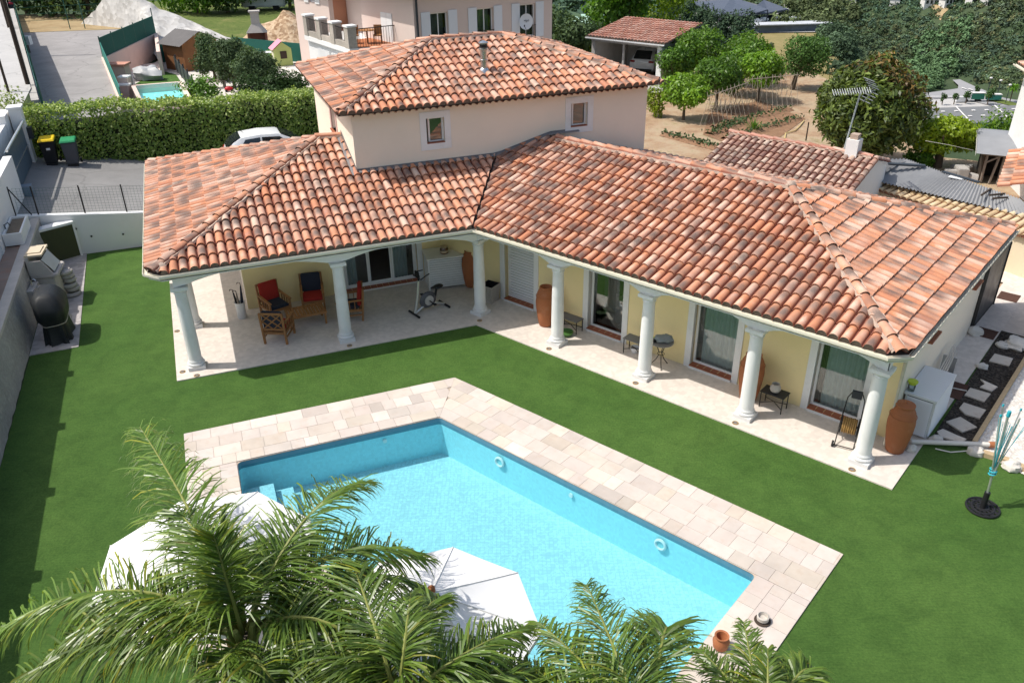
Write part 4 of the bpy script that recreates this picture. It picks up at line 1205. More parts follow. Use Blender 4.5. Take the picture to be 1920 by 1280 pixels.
m = MB(); m.lathe([(.02,.62),(.25,.62),(.30,.70),(.30,.86),(.25,.88),(.23,.86),(.20,.72),(.02,.70)], (.05,-1.05,0), 24); m.lathe([(.16,0),(.12,.2),(.14,.62)], (.05,-1.05,0), 16); m.box((-.3,-1.35,.0),(-.12,-.6,.92))
m.build('sink', MAT['stone'], bq, local=True, smooth=40)
m = MB(); m.tube([(-.2,-1.0,.92),(-.2,-1.0,1.12),(-.12,-1.02,1.16),(-.05,-1.03,1.12)], .02, 8); m.build('tap', MAT['steel'], bq, local=True, smooth=40)
ps = thing('stacked_basins', 'stack of grey stone basins and slabs on the grey paving beside the barbecue', 'stone basins', fa(-11.02, 6.75, .022), ROT_A)
for k, (z, r_, dx) in enumerate(((0,.26,.0),(.16,.22,.05),(.3,.24,-.02),(.46,.2,.03),(.6,.21,0),(.74,.23,-.04))):
    m = MB(); m.lathe([(r_*.8,z),(r_,z+.04),(r_,z+.10),(r_*.85,z+.13),(r_*.75,z+.10)], (dx, dx*.5, 0), 14); m.build('basin', MAT['stone'] if k % 2 else MAT['concrete'], ps, local=True, smooth=40)

# covered gas grill
gg = thing('covered_grill', 'gas grill under a tied black weather cover at the stone wall', 'grill', fa(-11.15, 3.95, .022), ROT_A+PI/2)
m = MB(); nseg = 40; rings = []
for z, a_, b2, ex in ((0,.66,.36,.10),(.12,.62,.34,.08),(.45,.58,.31,.05),(.56,.56,.30,.012),(.70,.68,.38,.025),(.95,.70,.40,.015),(1.05,.68,.40,.01),(1.22,.60,.37,.008),(1.36,.50,.27,.006),(1.42,.42,.16,.004)):
    ring = []
    for k in range(nseg):
        t_ = 2*PI*k/nseg; c_, s_ = math.cos(t_), math.sin(t_)
        sx = math.copysign(abs(c_)**.55, c_); sy = math.copysign(abs(s_)**.55, s_)
        fold = 1+ex*math.sin(t_*9+z*3)+ex*.6*math.sin(t_*17+z*5)
        ring.append((a_*sx*fold, b2*sy*fold+(.05 if z > 1.2 else 0), z+.01*math.sin(t_*5)))
    rings += ring
nr = len(rings)//nseg
m.add(rings, [(i*nseg+k, i*nseg+(k+1) % nseg, (i+1)*nseg+(k+1) % nseg, (i+1)*nseg+k) for i in range(nr-1) for k in range(nseg)]+[tuple(range((nr-1)*nseg, nr*nseg))])
m.build('cover', M('black_cover', (.016,.018,.02), .55, .3, 5, .3, 60), gg, local=True, smooth=55)
m = MB(); pts = [( .60*math.copysign(abs(math.cos(t_))**.6, math.cos(t_)), .335*math.copysign(abs(math.sin(t_))**.6, math.sin(t_)), .56+.012*math.sin(4*t_)) for t_ in np.linspace(0, 2*PI, 49)]
m.tube(pts, .012, 6, False); m.tube([(.1,-.36,.56),(.12,-.4,.45),(.1,-.38,.38)], .01, 6); m.build('cord', M('pale_rope', (.52,.47,.38), .9, .2), gg, local=True)

# gate at the left of the driveway
gt = thing('sliding_gate', 'blue grey sheet metal gate with a silver top rail left of the bins', 'gate', fa(-12.8, 15, 1.55), ROT_A)
m = MB(); fbox(m, fa, -12.86, -12.82, 12.75, 17.2, 1.62, 3.15); m.build('panel', MAT['bluegrey'], gt)
m = MB(); m.tube([fa(-12.74, 12.7, 3.22), fa(-12.74, 17.25, 3.22)], .05, 10); m.build('top_rail', MAT['alu'], gt)
m = MB(); fbox(m, fa, -12.815, -12.80, 12.75, 17.2, 2.28, 2.33); m.build('seam', MAT['alu'], gt)
m = MB(); fbox(m, fa, -12.8, -12.35, 12.75, 13.1, 1.5, 1.9); m.build('motor_box', M('gate_motor', (.16,.21,.27), .5, .1), gt)
gp = thing('gate_pier', 'white gate pier at the hedge end of the blue grey gate', 'pier', fa(-12.95, 17.5, 1.5), ROT_A)
m = MB(); fbox(m, fa, -13.15, -12.72, 17.25, 17.75, 1.4, 3.7); m.build('shaft', MAT['whitewall'], gp)
m = MB(); fbox(m, fa, -13.2, -12.67, 17.2, 17.8, 3.7, 3.78); m.build('cap', MAT['whitewall'], gp)
m = MB(); fbox(m, fa, -12.715, -12.55, 17.3, 17.6, 2.5, 2.95); m.build('intercom', MAT['anthracite'], gp)
wp = thing('street_wall', 'white street wall with stepped top behind the gate', 'wall', fa(-13.6, 16, 1.5), ROT_A)
m = MB(); fbox(m, fa, -13.75, -13.25, 12, 16.6, 1.3, 3.3); fbox(m, fa, -13.75, -13.2, 16.6, 17.9, 1.3, 3.6); m.build('wall', MAT['whitewall'], wp)

# wheelie bins
def bin_(name, label, lid, body, u, v):
    b = thing(name, label, 'wheelie bin', fa(u, v, zdrive(u)), ROT_A, 'wheelie bins by the hedge')
    m = MB(); vs = []
    for z, w_, d_ in ((.08,.21,.24),(.95,.27,.33)):
        vs += [(-w_,-d_,z),(w_,-d_,z),(w_,d_,z),(-w_,d_,z)]
    m.add(vs, [(0,3,2,1),(4,5,6,7),(0,1,5,4),(1,2,6,5),(2,3,7,6),(3,0,4,7)]); m.box((-.285,-.35,.92),(.285,.35,.965))
    m.build('body', body, b, local=True, bevel=.015)
    m = MB(); m.add([(-.30,-.38,.97),(.30,-.38,.97),(.30,.36,.97),(-.30,.36,.97),(-.27,-.34,1.04),(.27,-.34,1.04),(.27,.36,1.06),(-.27,.36,1.06)], [(0,3,2,1),(4,5,6,7),(0,1,5,4),(1,2,6,5),(2,3,7,6),(3,0,4,7)]); m.build('lid', lid, b, local=True, bevel=.015)
    for s in (-1, 1):
        m = MB(); m.tube([(s*.24,.3,.1),(s*.30,.3,.1)], .1, 14); m.build('wheel', MAT['rubber'], b, local=True)
    m = MB(); m.box((-.2,-.30,0),(.2,-.2,.08)); m.build('foot', MAT['black'], b, local=True)
    return b
by = bin_('wheelie_bin', 'black wheelie bin with a yellow lid and a paper label, nearer the gate', M('yellow_lid', (.80,.56,.02), .45, .08), MAT['black'], -12.1, 17.15)
m = MB(); m.box((-.06,-.305,.62),(.08,-.295,.80)); m.build('sticker', MAT['whiteframe'], by, local=True)
bin_('wheelie_bin', 'dark grey wheelie bin with a green lid', M('green_lid', (.03,.26,.11), .45, .08), M('bin_grey', (.075,.078,.09), .55, .1), -11.35, 17.1)
# ================================================================== THINGS ON THE TERRACE
TZ = .03
def armchair(label, loc, rz, seat_m, back_m):
    t = thing('armchair', label, 'armchair', loc, rz, 'teak armchairs around the slatted table')
    m = MB()
    for x in (-.31, .31):
        m.bar((x,-.33,0),(x,-.33,.62),.055); m.bar((x,.33,0),(x,.42,.98),.055); m.bar((x,-.40,.63),(x,.36,.66),.075,.03); m.bar((x,-.30,.20),(x,.33,.20),.03,.04)
        for y in (-.15, 0, .15): m.bar((x,y,.36),(x,y,.62),.022,.035)
    m.bar((-.31,-.33,.36),(.31,-.33,.36),.03,.07); m.bar((-.31,.34,.34),(.31,.34,.34),.03,.06); m.bar((-.31,-.33,.37),(-.31,.34,.34),.03,.07); m.bar((.31,-.33,.37),(.31,.34,.34),.03,.07)
    for y in np.linspace(-.28,.28,7): m.bar((-.3,y,.365),(.3,y,.365),.055,.016)
    m.build('frame', MAT['wood'], t, local=True)
    m = MB(); B0, B1, T0, T1 = (-.29,.345,.46),(.29,.345,.46),(-.29,.41,.96),(.29,.41,.96)
    m.bar(B0,B1,.03,.05); m.bar(T0,T1,.03,.06)
    L = lambda a, b: (-.29+.58*a, .345+.065*b, .46+.5*b)
    m.bar(L(.03,.03),L(.97,.97),.018,.035); m.bar(L(.97,.03),L(.03,.97),.018,.035)
    m.bar(L(.5,.02),L(.97,.5),.018,.03); m.bar(L(.03,.5),L(.5,.98),.018,.03); m.bar(L(.5,.02),L(.03,.5),.018,.03); m.bar(L(.97,.5),L(.5,.98),.018,.03)
    m.build('back_lattice', MAT['wood'], t, local=True)
    m = MB(); m.box((-.28,-.34,.38),(.28,.27,.48)); m.build('seat_cushion', seat_m, t, local=True, bevel=.03, smooth=40)
    m = MB(); m.add([(-.28,.22,.46),(.28,.22,.46),(.28,.33,.46),(-.28,.33,.46),(-.28,.30,1.02),(.28,.30,1.02),(.28,.40,1.02),(-.28,.40,1.02)], [(0,3,2,1),(4,5,6,7),(0,1,5,4),(1,2,6,5),(2,3,7,6),(3,0,4,7)])
    m.build('back_cushion', back_m, t, local=True, bevel=.03, smooth=40)
    for s in (-1, 1): pass
    return t
RC, NC = MAT['redcloth'], MAT['navycloth']
armchair('teak armchair with a red back cushion and a navy seat, left against the yellow wall', fa(-5.26, 2.72, TZ), ROT_A+.35, NC, RC)
armchair('teak armchair with a navy back cushion and a red seat, straight against the yellow wall', fa(-4.15, 2.85, TZ), ROT_A-.12, RC, NC)
armchair('teak armchair half hidden behind the front column, turned to the left', fa(-3.25, 1.85, TZ), ROT_A-PI/2-.15, NC, RC)
armchair('teak armchair seen from behind with lattice back, red seat and navy back cushion', fa(-5.35, 1.32, TZ), ROT_A+PI-.45, RC, NC)
t = thing('coffee_table', 'low slatted teak table between the armchairs', 'table', fa(-4.5, 2.0, TZ), ROT_A+.05)
m = MB()
for k in range(12): m.box((-.55+k*.092, -.3, .38), (-.55+k*.092+.07, .3, .405))
m.build('tabletop', MAT['wood'], t, local=True)
m = MB(); m.box((-.55,-.33,.34),(.55,-.295,.405)); m.box((-.55,.295,.34),(.55,.33,.405)); m.build('apron', MAT['wood'], t, local=True)
for x in (-.5,.5):
    for y in (-.28,.28):
        m = MB(); m.bar((x,y,0),(x,y,.34),.055); m.build('leg', MAT['wood'], t, local=True)
# umbrella stand with furled umbrellas
us_ = fa(-6.22, 3.05, TZ)
t = thing('umbrella_stand', 'white cylindrical umbrella stand at the left end of the yellow wall', 'umbrella stand', us_)
m = MB(); m.lathe([(.12,0),(.13,.02),(.14,.5),(.15,.52),(.13,.5),(.12,.05)], n=24); m.build('body', MAT['white'], t, local=True, smooth=40)
for k, (dx, dy, mt, lab) in enumerate(((.03,.02,NC,'furled dark navy umbrella standing upright in the white stand'), (-.05,.03,MAT['black'],'furled black umbrella with hooked handle leaning left in the white stand'), (.0,-.05,MAT['greywood'],'furled grey umbrella with hooked handle in front in the white stand'))):
    u_ = thing('umbrella', lab, 'umbrella', (us_.x+dx, us_.y+dy, TZ+.05), 0, 'umbrellas in the stand')
    m = MB(); tx, ty = dx*2.2, dy*1.5; hgt_ = (.95,.72,.78)[k]
    m.tube([(0,0,0),(tx*.5,ty*.5,hgt_*.5),(tx,ty,hgt_)], [.01,.045,.022], 8); m.build('canopy', mt, u_, local=True, smooth=50)
    m = MB(); m.tube([(tx,ty,hgt_)]+[(tx+(.05-.05*math.cos(a))*(-1), ty, hgt_+.06+.05*math.sin(a)) for a in np.linspace(0,PI,7)], .011, 6); m.build('handle', MAT['oldwood'], u_, local=True)

# exercise bike
t = thing('exercise_bike', 'black and silver exercise bike under the porch', 'exercise bike', fa(-1.0, 1.4, TZ), ROT_A-PI/2+.30)
m = MB(); m.tube([(-.28,-.52,.04),(.28,-.52,.04)], .035, 10); m.tube([(-.28,.55,.04),(.28,.55,.04)], .035, 10); m.build('foot_bar', MAT['black'], t, local=True)
m = MB(); m.tube([(0,-.5,.05),(0,-.15,.22),(0,.2,.2),(0,.55,.05)], .04, 10); m.tube([(0,-.48,.06),(0,-.36,.6),(0,-.30,1.05)], .042, 10); m.build('frame', MAT['alu'], t, local=True, smooth=40)
m = MB(); m.tube([(0,.18,.2),(0,.30,.62)], .035, 10); m.tube([(0,-.30,1.0),(0,-.27,1.2)], .03, 8); m.build('post', MAT['black'], t, local=True)
m = MB(); m.sphere((0,-.02,.36), (.08,.29,.26), 16, 10); m.build('flywheel_cover', M('bike_shell', (.10,.10,.11), .4, .2), t, local=True, smooth=60)
m = MB(); m.tube([(-.07,-.02,.36),(.07+.02,-.02,.36)], .15, 20); m.build('flywheel_disc', MAT['alu'], t, local=True)
m = MB(); m.sphere((0,.36,.68), (.12,.17,.055), 14, 8); m.sphere((0,.23,.69), (.05,.14,.035), 10, 6); m.build('saddle', MAT['black'], t, local=True, smooth=60)
m = MB()
for s in (-1, 1): m.tube([(0,-.3,1.14),(s*.2,-.33,1.16),(s*.22,-.18,1.24),(s*.17,-.02,1.25)], .018, 8)
m.build('handlebar', MAT['black'], t, local=True, smooth=40)
m = MB(); m.cbox((0,-.33,1.27),(.2,.05,.18)); m.build('console', MAT['black'], t, local=True, bevel=.015)
for s in (-1, 1):
    m = MB(); m.bar((s*.1,-.02,.36),(s*.12,.1*s,.36-.13*s),.025); m.cbox((s*.17,.1*s,.36-.13*s),(.1,.09,.03)); m.build('pedal', MAT['black'], t, local=True)

# louvred cabinet, with a lidded jar on it
t = thing('louvred_cabinet', 'white louvred cabinet beside the sliding door', 'cabinet', fa(.05, 3.05, TZ), ROT_A-.10)
m = MB(); W_, D_, H_ = .62, .40, 1.02
m.box((-W_,-D_,.0),(-W_+.05,D_,H_)); m.box((W_-.05,-D_,0),(W_,D_,H_)); m.box((-W_+.05,-D_+.04,.08),(W_-.05,D_,H_)); m.build('body', MAT['white'], t, local=True)
m = MB(); m.box((-W_-.04,-D_-.05,H_),(W_+.04,D_+.03,H_+.045)); m.build('top', MAT['white'], t, local=True)
m = MB()
for k in range(12):
    z = .08+k*.077; m.add([(-W_+.052,-D_+.028,z+.050),(W_-.052,-D_+.028,z+.050),(W_-.052,-D_-.02,z),(-W_+.052,-D_-.02,z),(W_-.052,-D_+.012,z-.004),(-W_+.052,-D_+.012,z-.004)], [(0,1,2,3),(3,2,4,5)])
m.build('louvres', MAT['white'], t, local=True)
m = MB(); m.box((-W_+.05,-D_+.032,.06),(W_-.05,-D_+.039,H_-.02)); m.build('grille_back', MAT['anthracite'], t, local=True)
cz = TZ+H_+.045
j = thing('lidded_jar', 'brown glass lidded jar standing on the white louvred cabinet', 'jar', fa(.0, 2.95, cz))
m = MB(); m.lathe([(.10,0),(.125,.02),(.13,.16),(.10,.2),(.10,.21)], n=18); m.build('body', M('amber_glass', (.09,.035,.015), .15, .2, 6, 0, spec=.7), j, local=True, smooth=40)
m = MB(); m.lathe([(.115,.21),(.115,.235),(.02,.25)], n=18); m.lathe([(.132,.05),(.134,.12)], n=18, caps=False); m.build('lid', M('pale_label', (.45,.36,.25), .6, .2), j, local=True)

# tall terracotta jars
def jar():
    m = MB(); prof = [(.17,0),(.19,.02),(.235,.25),(.275,.55),(.285,.75),(.265,.95),(.215,1.08),(.165,1.14),(.16,1.15),(.185,1.165),(.185,1.195),(.15,1.20),(.14,1.15),(.10,1.05)]
    m.lathe(prof, n=32)
    for z in (.93, 1.02): m.lathe([(.265-(z-.95)*.45,z-.008),(.275-(z-.95)*.45,z),(.265-(z-.95)*.45,z+.008)], n=32, caps=False)
    return m
tj = jar().build('terracotta_jar', MAT['terracotta'], None, local=True, smooth=40)
tag(tj, 'tall terracotta jar between the white cabinet and the column at the bend', 'jar', 'tall terracotta jars')
tj.location = fa(.72, 2.55, TZ)
for lab, p, s, r_ in (('tall terracotta jar beside the closed roller shutter door', fb(1.55, 1.25, TZ), 1.0, 1), ('tall terracotta jar behind the third column of the right wing', fb(7.78, 1.3, TZ), 1.04, 2), ('tall lidded terracotta jar at the right corner next to the heat pump', fb(11.22, 1.4, TZ), 1.0, 3)):
    c = dup(tj, lab, p, r_, s)
# lid of the corner jar
lj = MB(); lj.lathe([(.20,0),(.20,.03),(.10,.05),(.03,.06),(.02,.09)], n=24)
o = lj.build('jar_lid', MAT['terracotta'], c, local=True, smooth=40); o.location = (0, 0, 1.17)

# whitewashed waste basket
t = thing('slatted_basket', 'whitewashed slatted wooden basket with a dark liner behind the bend column', 'basket', fb(-.72, 1.42, TZ), ROT_B+.1)
m = MB()
def taper(mb, x0, x1, y0, y1): pass
for k in range(9):
    f0 = -.17+k*.0425; f1 = f0*1.22
    for (ax, sg) in ((0,-1),(0,1),(1,-1),(1,1)):
        P = [(f0-.018, sg*.17, 0),(f0+.018, sg*.17, 0),((f1)+.02, sg*.215, .55),((f1)-.02, sg*.215, .55)]
        if ax: P = [(p[1], p[0], p[2]) for p in P]
        m.add(P, [(0,1,2,3)])
m.bar((-.22,-.22,.54),(.22,-.22,.54),.02,.03); m.bar((-.22,.22,.54),(.22,.22,.54),.02,.03); m.bar((-.22,-.22,.54),(-.22,.22,.54),.02,.03); m.bar((.22,-.22,.54),(.22,.22,.54),.02,.03)
m.build('slats', MAT['wicker'], t, local=True)
m = MB(); m.add([(-.15,-.15,.02),(.15,-.15,.02),(.15,.15,.02),(-.15,.15,.02),(-.2,-.2,.57),(.2,-.2,.57),(.2,.2,.57),(-.2,.2,.57)], [(0,1,5,4),(1,2,6,5),(2,3,7,6),(3,0,4,7),(0,3,2,1)]); m.build('liner', MAT['black'], t, local=True)

def wire_table(name, label, loc, rz, sx, sy, h, top):
    t = thing(name, label, 'table', loc, rz)
    m = MB(); m.box((-sx,-sy,h-.025),(sx,sy,h)); m.build('tabletop', top, t, local=True, bevel=.005)
    for x in (-sx+.03, sx-.03):
        for y in (-sy+.03, sy-.03):
            m = MB(); m.bar((x,y,0),(x,y,h-.025),.02); m.build('leg', MAT['blackiron'], t, local=True)
    m = MB(); m.bar((-sx+.03,-sy+.03,.12),(0,0,.18),.014); m.bar((sx-.03,-sy+.03,.12),(0,0,.18),.014); m.bar((-sx+.03,sy-.03,.12),(0,0,.18),.014); m.bar((sx-.03,sy-.03,.12),(0,0,.18),.014); m.build('stretcher', MAT['blackiron'], t, local=True)
    return t
wire_table('low_bench', 'low grey metal bench by the second right wing column, a green basin under it', fb(2.28, 1.45, TZ), ROT_B, .34, .17, .40, M('grey_slate_top', (.16,.16,.165), .6, .2))
t = thing('green_basin', 'round green basin on the terrace below the low grey bench', 'basin', fb(2.36, 1.12, TZ))
m = MB(); m.lathe([(.14,0),(.2,.03),(.22,.10),(.20,.10),(.18,.04),(.01,.03)], n=22); m.build('bowl', M('green_plastic', (.06,.15,.035), .4, .2), t, local=True, smooth=40)
wire_table('low_table', 'low grey table left of the bistro table, behind the third right wing column', fb(4.45, 1.42, TZ), ROT_B, .30, .17, .46, M('grey_slate_top', (.20,.20,.205), .6, .2))
t = thing('white_bucket', 'small white bowl under the low grey table', 'bowl', fb(4.4, 1.5, TZ))
m = MB(); m.lathe([(.08,0),(.12,.1),(.13,.16),(.115,.15),(.09,.04)], n=16); m.build('bowl', MAT['plastic_wh'], t, local=True, smooth=40)
dkb = thing('dark_vase', 'small dark round pot on the low grey table', 'pot', fb(4.66, 1.4, TZ+.46)); m = MB(); m.lathe([(.05,0),(.09,.05),(.09,.13),(.05,.19),(.06,.21)], n=14); m.build('body', MAT['black'], dkb, local=True, smooth=50)
# bistro table
bt = thing('bistro_table', 'round mosaic bistro table on curved black iron legs', 'table', fb(5.30, 1.30, TZ))
m = MB(); m.lathe([(.28,.70),(.31,.705),(.31,.73),(.28,.735)], n=28); m.build('tabletop', M('mosaic_top', (.32,.30,.28), .5, .5, 40), bt, local=True, smooth=30)
for k in range(3):
    a_ = k*2*PI/3+.5; c_, s_ = math.cos(a_), math.sin(a_)
    m = MB(); m.tube([(c_*r_, s_*r_, z) for r_, z in ((.24,.70),(.12,.56),(.05,.40),(.05,.33),(.12,.17),(.25,0))], .012, 6); m.build('leg', MAT['blackiron'], bt, local=True)
m = MB(); m.tube([(.09*math.cos(x), .09*math.sin(x), .37) for x in np.linspace(0,2*PI,17)], .008, 6, False); m.build('ring', MAT['blackiron'], bt, local=True)
cl = thing('folded_cloth', 'crumpled blue grey striped cloth bundle lying on the bistro table', 'cloth', fb(5.34, 1.3, TZ+.735))
m = MB(); m.sphere((0,0,.085), (.25,.17,.095), 20, 12, .35, 3); m.build('bundle', M('striped_cloth', (.27,.31,.34), .9, .35, 30, .5, 60), cl, local=True, smooth=60)
m = MB(); m.sphere((-.24,-.02,.05), (.06,.08,.05), 10, 6, .4, 8); m.build('dark_fold', MAT['black'], cl, local=True, smooth=60)
lm = MB(); lm.sphere(fb(5.10, 1.22, TZ+.785), .045, 10, 8); tag(lm.build('lime_fruit', MAT['lime'], smooth=60), 'green lime lying at the edge of the bistro table', 'lime')
# black side table and white vase
wire_table('side_table', 'black metal side table carrying a white vase', fb(8.42, 1.30, TZ), ROT_B, .30, .19, .45, M('black_top', (.035,.035,.038), .5, .2))
v = thing('white_vase', 'round white pierced vase on the black side table', 'vase', fb(8.42, 1.28, TZ+.45))
m = MB(); m.lathe([(.06,0),(.10,.03),(.13,.09),(.125,.15),(.09,.20),(.095,.23),(.08,.23),(.075,.2),(.10,.14),(.09,.05)], n=24); m.build('body', MAT['wicker'], v, local=True, smooth=50)

# hose reel cart
hr = thing('hose_reel_cart', 'black iron hose cart with a coiled ochre hose behind the last column', 'hose cart', fb(10.25, 1.18, TZ), ROT_B+.2)
m = MB()
for s in (-.2, .2):
    m.tube([(s*.9+.0, .20*math.cos(x), .34+.20*math.sin(x)) for x in np.linspace(0,2*PI,25)], .010, 6, False)
m.tube([(-.2,0,.34),(.2,0,.34)], .03, 8)
for s in (-.2,.2): m.tube([(s,-.42,.04),(s,-.1,.3),(s,.1,.45),(s*.9,.34,.85),(s*.5,.42,.98)], .013, 6)
m.tube([(-.1,.42,.98),(.1,.42,.98)], .013, 6); m.tube([(-.22,-.45,.05),(.22,-.45,.05)], .012, 6)
for s in (-.2,.2):
    m.tube([(s,.30,.05),(s,.1,.2),(s,-.1,.2)], .012, 6)
    m.tube([(s, .34+.05*math.cos(x), .12+.05*math.sin(x)) for x in np.linspace(0,5,14)], .009, 6)
m.build('frame', MAT['blackiron'], hr, local=True)
m = MB()
for k in range(7):
    m.tube([(-.13+.043*k, (.16+.01*(k % 2))*math.cos(x), .34+(.16+.01*(k % 2))*math.sin(x)) for x in np.linspace(0,2*PI,25)], .022, 7, False)
m.build('hose', M('ochre_hose', (.32,.19,.06), .55, .25), hr, local=True, smooth=60)
m = MB(); m.box((-.11,.33,.86),(.11,.40,1.04)); m.build('tray', MAT['anthracite'], hr, local=True)
for s in (-1, 1):
    m = MB(); m.tube([(s*.22,-.45,.07),(s*.26,-.45,.07)], .07, 14); m.build('wheel', MAT['rubber'], hr, local=True)

# heat pump with louvres
hp_ = thing('heat_pump', 'white louvred heat pump housing against the gable wall', 'heat pump', fb(11.32, 2.95, TZ), ROT_B)
m = MB(); m.box((-.32,-.72,.03),(.30,.72,.98)); m.box((-.35,-.75,.98),(.34,.75,1.03)); m.build('housing', MAT['plastic_wh'], hp_, local=True)
m = MB()
for k in range(17):
    z = .08+k*.052; m.add([(-.28,-.725,z+.034),(.27,-.725,z+.034),(.27,-.765,z),(-.28,-.765,z)], [(0,1,2,3)])
for k in range(17):
    z = .08+k*.052; m.add([(.303,-.70,z+.045),(.303,.70,z+.045),(.335,.70,z),(.335,-.70,z)], [(0,1,2,3)])
m.build('louvres', MAT['plastic_wh'], hp_, local=True)
m = MB(); m.box((-.28,-.722,.06),(.27,-.7205,.96)); m.build('grille_back', MAT['anthracite'], hp_, local=True)
wc = thing('lime_pot', 'lime green pot on a glass jar at the corner of the heat pump', 'pot', fb(11.06, 2.34, TZ+1.03))
m = MB(); m.lathe([(.07,0),(.08,.1),(.08,.16)], n=16); m.build('jar', MAT['glass'], wc, local=True, smooth=40)
m = MB(); m.lathe([(.07,.16),(.11,.22),(.11,.25),(.02,.26)], n=16); m.build('rim', MAT['lime'], wc, local=True, smooth=40)
# aluminium poles leaning low along the wall
al = thing('aluminium_rails', 'bundle of aluminium rails lying along the gable wall', 'rails', fb(11.15, 4.7, TZ), ROT_B)
m = MB()
for k in range(4): m.bar((.02+.06*k, -.95-.04*k, .10+.28), (-.05+.045*k, 1.1-.1*k, .42+.28), .028, .045)
m.box((-.1,-.5,0),(.2,-.44,.36)); m.box((-.14,.6,0),(.18,.66,.62))
m.build('rails', MAT['alu'], al, local=True)
# door mats
for lab, u_, v_, w_, h_ in (('brown door mat nearest the heat pump, split by a white cable', 11.42, 4.85, .34, .42), ('brown door mat in front of the dark gate by the gravel bed', 11.34, 8.5, .27, .30), ('farthest brown door mat beyond the dark gate', 11.28, 11.4, .27, .30)):
    m = MB(); m.add([fb(u_-w_, v_-h_, TZ+.012), fb(u_+w_, v_-h_, TZ+.012), fb(u_+w_, v_+h_, TZ+.012), fb(u_-w_, v_+h_, TZ+.012), fb(u_-w_, v_-h_, TZ+.001), fb(u_+w_, v_-h_, TZ+.001), fb(u_+w_, v_+h_, TZ+.001), fb(u_-w_, v_+h_, TZ+.001)], [(0,1,2,3),(4,5,1,0),(5,6,2,1),(6,7,3,2),(7,4,0,3)])
    tag(m.build('door_mat', MAT['mat']), lab, 'door mat', 'brown door mats on the side path')
m = MB(); m.tube([fb(10.98,4.7,TZ+.02), fb(11.35,4.84,TZ+.03), fb(11.78,4.95,TZ+.025)], .014, 6); tag(m.build('cable', MAT['pvc'], smooth=50), 'white cable crossing the split brown door mat', 'cable')

# ================================================================== RIGHT SIDE YARD
sd_ = MB(); sd_.prism([xy(fb(11.62, 1.6)), xy(fb(11.75, 1.95)), xy(fb(11.70, 2.2)), xy(fb(11.62, 8.9)), xy(fb(11.62,8.9))][:4], -.05, .028)
bed = MB(); bed.sheet([xy(fb(11.72, 2.15)), xy(fb(12.47, 2.62)), xy(fb(12.50, 8.95)), xy(fb(11.645, 8.95))], .022)
struct('gravel_bed', bed, MAT['darkgravel'])
wg = MB(); wg.sheet([xy(fb(12.5, 2.55)), xy(fb(16.5, 1.5)), xy(fb(19, 12)), xy(fb(12.5, 12))], .018)
struct('white_gravel', wg, MAT['whitegravel'])
pt_ = MB(); pt_.sheet([xy(fb(11.6, 8.96)), xy(fb(12.6, 8.96)), xy(fb(14.8, 17)), xy(fb(10.5, 17)), xy(fb(10.5, 12.45)), xy(fb(11.6, 12.45))], .024)
struct('path', pt_, MAT['terrace'])
m = MB(); m.bar(fb(12.5, 2.75, .06), fb(12.53, 8.8, .06), .09, .12); tag(m.build('edging_timber', MAT['timber']), 'long pale timber edging between the dark gravel bed and the white gravel', 'timber')
m = MB(); m.bar(fb(12.6, 2.45, .05), fb(13.25, 2.5, .05), .14, .12); tag(m.build('edging_timber', MAT['timber']), 'short pale timber at the lawn edge between two boulders', 'timber')
m = MB(); m.bar(fb(13.45, 2.45, .05), fb(15.2, 2.1, .05), .14, .12); tag(m.build('edging_timber', MAT['timber']), 'pale timber at the lawn edge running out of the picture on the right', 'timber')
for lab, p, poly in (
    ('square stepping stone farthest up the dark gravel bed', fb(12.05,7.15), [(-.27,-.3),(.27,-.25),(.25,.3),(-.25,.27)]),
    ('small white angular stepping stone in the dark gravel bed', fb(12.08,5.55), [(-.22,.25),(-.05,.05),(-.12,-.22),(.2,-.25),(.27,.1)]),
    ('half brown square stepping stone in the dark gravel bed', fb(12.02,4.95), [(-.27,-.25),(.25,-.28),(.28,.27),(-.25,.25)]),
    ('stepping stone with a chipped corner in the dark gravel bed', fb(12.1,4.12), [(-.29,-.1),(-.1,-.3),(.28,-.28),(.3,.27),(-.27,.28)]),
    ('large diamond laid stepping stone in the dark gravel bed', fb(12.08,3.35), [(-.35,-.12),(.12,-.36),(.36,.12),(-.12,.36)]),
    ('white rounded stepping stone at the near end of the gravel bed', fb(12.02,2.72), [(-.33,-.02),(-.2,-.2),(.3,-.16),(.36,.1),(.1,.13),(-.25,.2)])):
    m = MB(); m.color = (1.2,1.2,1.2) if 'white' in lab else (1,1,1)
    m.prism([xy(p+V3(UB*a_+NB*b2)) for a_, b2 in [(x*.86, y*.86) for x, y in poly]], .0, .055); tag(m.build('stepping_stone', MAT['slab']), lab, 'stepping stone', 'stepping stones in the dark gravel bed')
for lab, p, s_ in (('pair of pale rough rocks at the top of the gravel bed, the larger one', fb(12.2, 8.25, .1), (.34,.3,.17)), ('small bluish white rock next to the large rough rock', fb(11.88, 8.0, .05), (.17,.17,.09)),
    ('small white rock between two stepping stones', fb(11.75, 6.45, .05), (.14,.13,.08)), ('rounded white boulder at the end of the white pipe', fb(12.62, 2.42, .05), (.17,.15,.12)), ('white boulder at the lawn edge below the clothes dryer top', fb(13.36, 2.33, .06), (.2,.17,.14)),
    ('white rock at the foot of the dark gate', fb(11.13, 8.28, .1), (.2,.19,.17)), ('small white rock beside the pipe next to the heat pump', fb(11.50, 1.62, .07), (.12,.1,.1)), ('pale pink rock at the near corner of the gravel bed', fb(11.82, 2.35, .05), (.15,.13,.1))):
    m = MB(); m.sphere(p, s_, 14, 9, .38, len(lab)); tag(m.build('rock', MAT['rock'], smooth=35), lab, 'rock', 'white rocks in the side yard')
